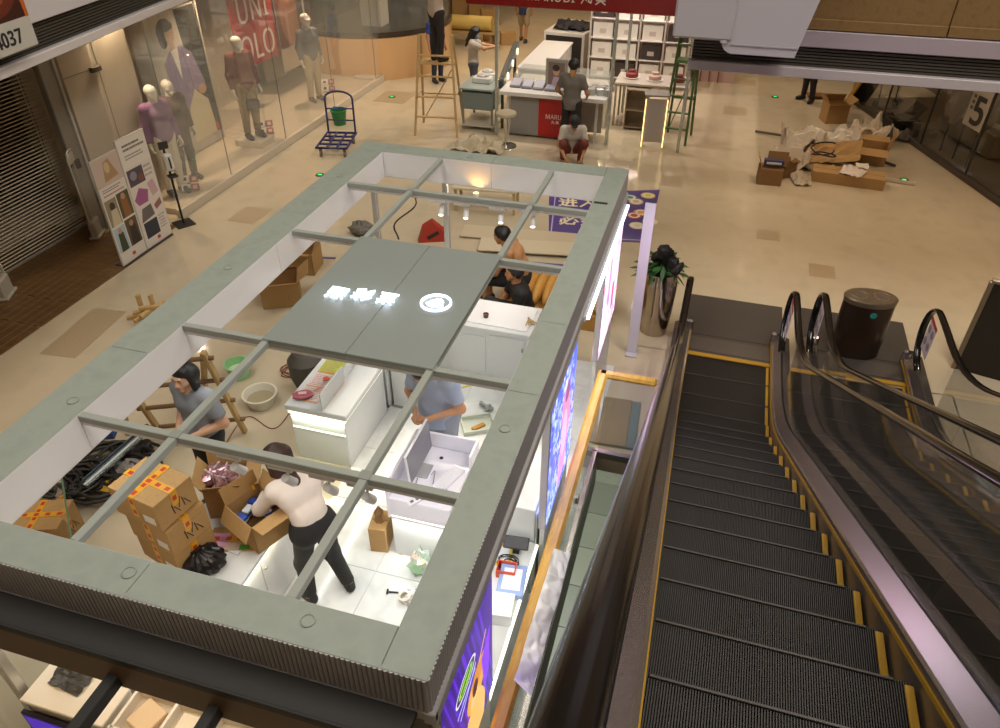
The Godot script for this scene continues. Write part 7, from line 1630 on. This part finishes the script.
	ob("body", MB.new().lathe(V(0, 0, 0), [Vector2(0, 0), Vector2(0.06, 0), Vector2(0.07, 0.12), Vector2(0.025, 0.18), Vector2(0.025, 0.22), Vector2(0, 0.22)], 14), mat("#3a4c66", 0.4), bo); ob("trigger", bx(V(0.03, 0.24, 0), V(0.1, 0.04, 0.03), 0.005), M.black, bo)
	p = fl(912, 138); solo("black_box", "small black upright box against the shop glass", "box", bx(V(0, 0.16, 0), V(0.16, 0.32, 0.12), 0.01), mat("#1f1b17", 0.5), V(p.x, 0, p.z), 0.3)
	p = fl(880, 108); var hf := thing("hand_truck", "upright silver hand truck frame leaning on shop glass", "hand truck", V(p.x + 0.1, 0, p.z), 0.35)
	ob("frame", MB.new().tube([V(-0.2, 0.1, 0), V(-0.2, 1.1, -0.1), V(-0.12, 1.22, -0.12), V(0.12, 1.22, -0.12), V(0.2, 1.1, -0.1), V(0.2, 0.1, 0)], 0.016, 8), M.steel, hf); ob("cross_bar", MB.new().cyl(V(-0.2, 0.6, -0.05), V(0.2, 0.6, -0.05), 0.012, 0.012, 8), M.steel, hf); ob("toe_plate", bx(V(0, 0.06, 0.1), V(0.42, 0.02, 0.22), 0.004), M.steel, hf)
	for s in [-1.0, 1.0]: ob("wheel", MB.new().cyl(V(0.24 * s - 0.02, 0.09, -0.04), V(0.24 * s + 0.02, 0.09, -0.04), 0.09, 0.09, 16), M.black, hf)
func shop_right() -> void:
	# dark glazed shop front along the right
	var A := V(3.05, 0, -19.7); var B := V(5.75, 0, -12.0)
	var d := (B - A); var L := d.length(); d /= L
	var nn := V(-d.z, 0, d.x)     # to the atrium
	if nn.x > 0: nn = -nn
	var Bs := Basis(d, Vector3.UP, d.cross(Vector3.UP))
	var base := struct("baseboard_right", bx(A + d * L / 2 + V(0, 0.05, 0), V(L, 0.1, 0.12), 0.005, Bs), mat("#4a4034", 0.4), "dark kerb under the right shop glass", "kerb")
	var n := 5
	for i in n:
		var c := A + d * (L * (i + 0.5) / n)
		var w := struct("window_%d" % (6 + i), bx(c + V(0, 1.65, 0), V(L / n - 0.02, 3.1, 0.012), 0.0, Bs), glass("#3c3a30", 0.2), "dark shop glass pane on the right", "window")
		ob("mullion", bx(A + d * (L * (i + 1.0) / n) + V(0, 1.65, 0), V(0.03, 3.1, 0.03), 0.0, Bs), mat("#2e2820", 0.4), w)
	var off := -nn
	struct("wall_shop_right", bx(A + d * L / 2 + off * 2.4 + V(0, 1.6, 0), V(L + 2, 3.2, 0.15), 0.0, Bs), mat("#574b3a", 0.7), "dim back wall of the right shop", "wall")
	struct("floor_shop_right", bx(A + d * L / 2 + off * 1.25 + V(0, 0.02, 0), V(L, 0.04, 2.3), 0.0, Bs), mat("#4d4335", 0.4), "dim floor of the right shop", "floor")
	var ar := thing("arch", "dark round arch partition inside the right shop", "arch", A + d * 2.3 + off * 1.6)
	ar.transform.basis = Bs
	var ap := PackedVector2Array([Vector2(-0.9, 0), Vector2(0.9, 0), Vector2(0.9, 1.2)])
	for i in 9: ap.append(Vector2(0.9 * cos(PI * i / 8.0), 1.2 + 0.75 * sin(PI * i / 8.0)))
	ap.append(Vector2(-0.9, 1.2))
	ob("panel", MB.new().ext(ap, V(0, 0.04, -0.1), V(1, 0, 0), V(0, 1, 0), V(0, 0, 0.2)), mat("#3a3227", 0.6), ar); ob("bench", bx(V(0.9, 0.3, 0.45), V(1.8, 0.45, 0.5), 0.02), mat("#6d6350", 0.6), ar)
	var w5 := A + d * 4.6 + nn * 0.03
	var sg := thing("number_poster", "white poster with a large 5 stuck on right shop glass", "poster", w5)
	sg.transform.basis = Basis(d, Vector3.UP, d.cross(Vector3.UP)) if nn.dot(d.cross(Vector3.UP)) > 0 else Basis(-d, Vector3.UP, (-d).cross(Vector3.UP))
	ob("sheet", bx(V(0, 1.25, 0), V(0.55, 0.75, 0.01)), mat("#b5ad9c", 0.5), sg); obm("numeral", txt("5", 0.5, 0.006, "Droid Sans", true), mat("#2e2b27", 0.5), sg, V(0.05, 1.18, 0.008)); ob("blue_header", bx(V(0, 1.85, 0), V(0.4, 0.4, 0.01)), mat("#38484f", 0.5), sg)
	for i in 3: ob("small_print", bx(V(-0.17, 1.4 - 0.1 * i, 0.008), V(0.07, 0.06, 0.004)), mat("#5c574e", 0.5), sg)
	var pw := A + d * 3.2 + off * 0.5
	for i in 3:
		var f := thing("cloth_display", ["pale hanging coat inside the right shop", "round straw hat display inside the right shop", "beige draped cloth inside the right shop"][i], "display", pw + d * (0.45 * i + 0.3) - off * 0.2)
		ob("stand", MB.new().cyl(V(0, 0.04, 0), V(0, 1.5, 0), 0.02, 0.02, 8), M.black, f)
		ob("piece", MB.new().ell(V(0, [1.1, 1.55, 1.15][i], 0), [V(0.22, 0.5, 0.14), V(0.2, 0.16, 0.2), V(0.25, 0.45, 0.16)][i], 14, 9, Basis(), 0.3, i), mat(["#8c7f66", "#a39878", "#77694f"][i], 0.7), f)
func face(dx: float, dz: float) -> float: return atan2(-dx, -dz)
func people() -> void:
	var blk := "#1b1918"
	# woman in a grey T-shirt with a phone
	person("person", "woman in grey T-shirt and black trousers looking down at a phone", "person", V(-3.98, 0, -4.12), face(-0.2, 1.0),
		{"elr": V(0.26, 1.1, 0.04), "wrr": V(0.08, 1.04, -0.2), "ell": V(-0.26, 1.1, 0.03), "wrl": V(-0.05, 1.02, -0.22), "head": V(0, 1.56, -0.035), "pnr": V(-0.4, 0.9, -0.2), "pnl": V(0.4, 0.9, -0.2)},
		{"skin": "#c79a7c", "hair": "bob", "hpitch": -0.05, "hyaw": 0.12, "shirt": "#7d8086", "hem": 0.1, "pants": blk, "shoes": "#2a2725", "scale": 0.99, "curl": 1.0}, 0.014)
	var ph := thing("phone", "dark smartphone held by the woman in grey", "phone", V(-3.98, 0, -4.12) + Basis(Vector3.UP, face(-0.2, 1.0)) * V(0.0, 1.04, -0.3), face(-0.2, 1.0))
	ob("case", bx(V(0, 0, 0), V(0.07, 0.01, 0.14), 0.004, Basis(Vector3.RIGHT, 0.4)), M.black, ph); ob("screen", bx(V(0, 0.006, 0.002), V(0.062, 0.002, 0.13), 0.0, Basis(Vector3.RIGHT, 0.4)), mat("#3a4450", 0.15), ph)
	# man in a pale blue shirt behind the desk
	person("person", "man in pale blue T-shirt standing with bowed head behind reception desk", "person", V(-2.02, 0.015, -4.98), face(-0.25, 1.0),
		{"waist": V(0, 1.08, -0.01), "chest": V(0, 1.25, -0.05), "neck": V(0, 1.38, -0.12), "head": V(0, 1.49, -0.2), "shl": V(-0.19, 1.34, -0.07), "shr": V(0.19, 1.34, -0.07), "ell": V(-0.28, 1.09, -0.06), "elr": V(0.29, 1.08, -0.06), "wrl": V(-0.06, 1.04, -0.29), "wrr": V(0.06, 1.05, -0.29), "pnl": V(0.3, 0.9, 0), "pnr": V(-0.3, 0.9, 0)},
		{"skin": "#bb8a66", "hair": "short", "hpitch": 0.75, "girth": 1.18, "shirt": "#a0aabf", "loose": 0.02, "hem": 0.12, "pants": "#8d93a0", "shoes": "#3a3836", "curl": 1.2}, 0.014)
	# woman in a cream shirt bending over the carton
	person("person", "woman in cream shirt and black trousers packing the carton on counter", "person", V(-2.55, 0.015, -3.42), face(-0.85, -0.5),
		{"pelvis": V(0, 0.9, 0.05), "waist": V(0, 1.05, 0.0), "chest": V(0, 1.2, -0.1), "neck": V(0, 1.31, -0.2), "head": V(-0.02, 1.42, -0.3), "shl": V(-0.17, 1.27, -0.15), "shr": V(0.17, 1.27, -0.15), "ell": V(-0.27, 1.05, -0.28), "elr": V(0.25, 1.03, -0.26), "wrl": V(-0.12, 0.98, -0.48), "wrr": V(0.16, 0.97, -0.47), "hipl": V(-0.085, 0.88, 0.04), "hipr": V(0.085, 0.88, 0.04), "knl": V(-0.12, 0.48, -0.03), "knr": V(0.12, 0.47, 0.02), "anl": V(-0.14, 0.08, 0.0), "anr": V(0.18, 0.08, 0.12), "tol": V(-0.16, 0.035, -0.15), "tor": V(0.21, 0.035, -0.02), "pnl": V(0.5, -0.6, 0), "pnr": V(-0.5, -0.6, 0)},
		{"skin": "#c79a7c", "hair": "long", "haircol": "#3a231a", "hpitch": 0.6, "shirt": "#d8cabd", "sleeve": "long", "girth": 0.94, "scale": 0.97, "loose": 0.014, "tuck": true, "pants": "#1f1e1c", "shoes": "#161514"}, 0.014)
	# shirtless man on the bench
	person("person", "shirtless man in black shorts sitting with folded arms on bench", "person", V(-2.22, 0.0, -8.4), face(-1.0, 0.1),
		{"pelvis": V(0, 0.48, 0.1), "waist": V(0, 0.63, 0.09), "chest": V(0, 0.8, 0.0), "neck": V(0, 0.93, -0.09), "head": V(0, 1.05, -0.17), "shl": V(-0.19, 0.89, -0.05), "shr": V(0.19, 0.89, -0.05), "ell": V(-0.22, 0.62, -0.22), "elr": V(0.22, 0.62, -0.2), "wrl": V(0.02, 0.62, -0.36), "wrr": V(-0.02, 0.66, -0.38), "hipl": V(-0.1, 0.47, 0.05), "hipr": V(0.1, 0.47, 0.05), "knl": V(-0.15, 0.48, -0.38), "knr": V(0.15, 0.48, -0.38), "anl": V(-0.13, 0.08, -0.36), "anr": V(0.13, 0.08, -0.36), "tol": V(-0.14, 0.035, -0.54), "tor": V(0.14, 0.035, -0.54)},
		{"skin": "#b5855a", "hair": "short", "hpitch": 0.25, "hyaw": -0.15, "girth": 1.05, "pants": "#1c1a1c", "shorts": true, "bottom": "shorts", "shoes": "#2a2725"}, 0.014)
	# man in black sitting low behind the counter
	person("person", "man in black T-shirt sitting low behind the back counter", "person", V(-1.98, 0.015, -7.68), face(-0.9, 0.45),
		{"pelvis": V(0, 0.32, 0.1), "waist": V(0, 0.47, 0.09), "chest": V(0, 0.64, 0.04), "neck": V(0, 0.79, -0.02), "head": V(0, 0.94, -0.05), "shl": V(-0.19, 0.74, 0.0), "shr": V(0.19, 0.74, 0.0), "ell": V(-0.24, 0.48, -0.1), "elr": V(0.24, 0.48, -0.1), "wrl": V(-0.1, 0.42, -0.32), "wrr": V(0.1, 0.42, -0.32), "hipl": V(-0.1, 0.31, 0.05), "hipr": V(0.1, 0.31, 0.05), "knl": V(-0.16, 0.46, -0.33), "knr": V(0.16, 0.46, -0.33), "anl": V(-0.14, 0.08, -0.25), "anr": V(0.14, 0.08, -0.25), "tol": V(-0.15, 0.035, -0.42), "tor": V(0.15, 0.035, -0.42)},
		{"skin": "#b07a50", "hair": "short", "hpitch": 0.0, "hyaw": -0.2, "shirt": "#1d1b1b", "pants": "#2b2927", "shoes": "#2a2725"}, 0.016)
	var sto := thing("low_stool", "low wooden stool under the man in black", "stool", V(-1.94, 0.015, -7.72))
	ob("seat", bx(V(0, 0.19, 0), V(0.3, 0.03, 0.24), 0.006), M.pine, sto)
	for x in [-0.12, 0.12]: ob("leg", bx(V(x, 0.09, 0), V(0.03, 0.18, 0.22), 0.004), M.pine, sto)
	# people at the cosmetics stand
	var g := {"skin": "#a8794f", "hair": "short", "shirt": "#6d665e", "hem": 0.12, "pants": "#25211f", "shoes": "#2a2624", "scale": 1.03, "fine": 0.009, "hpitch": 0.3}
	person("person", "man in grey T-shirt with his back turned at cosmetics counter", "person", fl(569, 150), face(0.15, -1.0), {"elr": V(0.29, 1.13, -0.02), "wrr": V(0.22, 1.0, -0.24), "ell": V(-0.3, 1.13, 0), "wrl": V(-0.27, 0.98, -0.2), "anl": V(-0.16, 0.08, 0), "anr": V(0.16, 0.08, 0.02), "tol": V(-0.2, 0.035, -0.15), "tor": V(0.2, 0.035, -0.13), "knl": V(-0.13, 0.49, -0.02), "knr": V(0.13, 0.49, -0.02)}, g, 0.018)
	var lp := fl(440, 130)
	person("person", "worker in white top and black trousers standing on wooden step ladder", "person", V(lp.x + 0.02, 1.42, lp.z - 0.02), face(0.5, -0.85), {"elr": V(0.3, 1.3, -0.15), "wrr": V(0.35, 1.5, -0.3), "ell": V(-0.3, 1.3, -0.15), "wrl": V(-0.2, 1.5, -0.35)}, {"skin": "#b88862", "hair": "short", "shirt": "#b5a596", "pants": "#2a2420", "shoes": "#2a2018", "fine": 0.01}, 0.018)
	var bp := fl(438, 82)
	person("person", "person in bright blue T-shirt standing behind the wooden ladder", "person", bp, face(0.6, 0.4), {}, {"skin": "#b08058", "hair": "short", "shirt": "#24427e", "hem": 0.1, "pants": "#232a3c", "shoes": "#2a2624", "fine": 0.01}, 0.02)
	var mp := fl(474, 104)
	person("person", "woman in white top and blue face mask reaching over display table", "person", V(mp.x, 0, mp.z), face(0.9, -0.3), {"elr": V(0.2, 1.28, -0.25), "wrr": V(0.12, 1.3, -0.48), "ell": V(-0.2, 1.27, -0.24), "wrl": V(-0.1, 1.27, -0.46), "head": V(0, 1.56, -0.06)}, {"skin": "#c0936f", "hair": "long", "shirt": "#bdb3a8", "pants": "#4a505a", "shoes": "#2a2624", "mask": "#6aa3c9", "hpitch": 0.4, "fine": 0.01}, 0.018)
	var wp := fl(523, 42)
	person("person", "person in navy lettered T-shirt and tan shorts walking away", "person", wp, face(0.0, -1.0), {"knl": V(-0.1, 0.5, -0.12), "anl": V(-0.1, 0.1, -0.14), "tol": V(-0.11, 0.05, -0.3), "anr": V(0.1, 0.1, 0.14), "tor": V(0.11, 0.035, 0.0)}, {"skin": "#a8764c", "hair": "short", "shirt": "#2b3550", "hem": 0.16, "pants": "#9a8a70", "shorts": true, "bottom": "shorts", "shoes": "#3a3632", "fine": 0.011}, 0.02)
	var cp := fl(571, 163)
	person("person", "crouching person in white shirt, red vest and dark cap", "person", V(cp.x, 0, cp.z), face(0.3, 1.0), {"pelvis": V(0, 0.28, 0.12), "waist": V(0, 0.42, 0.06), "chest": V(0, 0.58, -0.02), "neck": V(0, 0.71, -0.1), "head": V(0, 0.83, -0.17), "shl": V(-0.18, 0.68, -0.06), "shr": V(0.18, 0.68, -0.06), "ell": V(-0.26, 0.42, -0.16), "elr": V(0.26, 0.42, -0.16), "wrl": V(-0.16, 0.24, -0.34), "wrr": V(0.16, 0.24, -0.34), "hipl": V(-0.1, 0.27, 0.08), "hipr": V(0.1, 0.27, 0.08), "knl": V(-0.2, 0.48, -0.26), "knr": V(0.2, 0.48, -0.26), "anl": V(-0.16, 0.08, -0.02), "anr": V(0.16, 0.08, -0.02), "tol": V(-0.18, 0.035, -0.18), "tor": V(0.18, 0.035, -0.18)}, {"skin": "#b08058", "hair": "short", "cap": "#211e1e", "hpitch": 0.6, "shirt": "#b5ab9f", "pants": "#6b3026", "shoes": "#8c6a50", "fine": 0.01}, 0.018)
	var rp := fl(806, 101)
	person("person", "person in black trousers half hidden behind the bridge edge", "person", V(rp.x, 0, rp.z), face(-0.6, 0.6), {"anl": V(-0.16, 0.08, 0), "tol": V(-0.2, 0.035, -0.15), "anr": V(0.14, 0.08, 0.03), "tor": V(0.2, 0.035, -0.1)}, {"skin": "#a8764c", "hair": "short", "shirt": "#3a352e", "hem": 0.1, "pants": "#231f1b", "shoes": "#1c1815", "fine": 0.011}, 0.02)
	# mannequins in the shop window
	var mk := {"skin": "#cfc6b8", "face": false, "hair": "none", "fine": 0.01}
	var m1 := mk.duplicate(); m1.merge({"shirt": "#7d5578", "sleeve": "long", "top": "cardigan", "pants": "#c9bfa9", "shoes": "#3a322c", "scale": 1.09})
	var a := fl(176, 197, 0.1); person("mannequin", "white mannequin in lilac cardigan nearest the sanitiser stand", "mannequin", V(-8.83, 0.1, -10.2), face(1, 0.4), {}, m1, 0.02)
	var m2 := mk.duplicate(); m2.merge({"shirt": "#5d4a3e", "sleeve": "long", "top": "coat", "hem": 0.3, "pants": "#5a5248", "shoes": "#332c26", "scale": 1.04})
	person("mannequin", "white mannequin in long brown coat behind the lilac one", "mannequin", V(-8.98, 0.1, -10.8), face(1, 0.4), {}, m2, 0.02)
	var m3 := mk.duplicate(); m3.merge({"shirt": "#6b2a1e", "sleeve": "long", "top": "jacket", "pants": "#8a7446", "shoes": "#2a211a", "girth": 1.1, "scale": 1.13})
	var b := fl(256, 143, 0.1); person("mannequin", "white mannequin in maroon jacket and olive trousers by red panel", "mannequin", V(-8.85, 0.22, -12.8), face(1, 0.5), {}, m3, 0.02)
	var m4 := mk.duplicate(); m4.merge({"shirt": "#5d6064", "sleeve": "long", "top": "jacket", "pants": "#a8987a", "shoes": "#4a3a30", "girth": 1.1, "scale": 1.08, "cap": "#cfc8bc"})
	person("mannequin", "white mannequin in grey jacket and pale cap near curved glass", "mannequin", V(-9.0, 0.1, -15.7), face(1, 0.5), {}, m4, 0.02)
	solo("mannequin_plinth", "low cream plinth under the maroon mannequin", "plinth", bx(V(0, 0.06, 0), V(0.6, 0.12, 0.5), 0.01), mat("#c9bda9", 0.4), V(-8.85, 0.1, -12.8))
	var bgm := thing("handbag", "dark brown handbag hanging on the maroon mannequin's arm", "handbag", V(-8.62, 0.95, -12.62), 0.8)
	ob("pouch", bx(V(0, 0, 0), V(0.26, 0.2, 0.09), 0.03), mat("#2a2320", 0.5), bgm); ob("strap", MB.new().tube([V(-0.1, 0.08, 0), V(-0.08, 0.22, 0), V(0, 0.27, 0), V(0.08, 0.22, 0), V(0.1, 0.08, 0)], 0.008, 6), mat("#2a2320", 0.5), bgm)
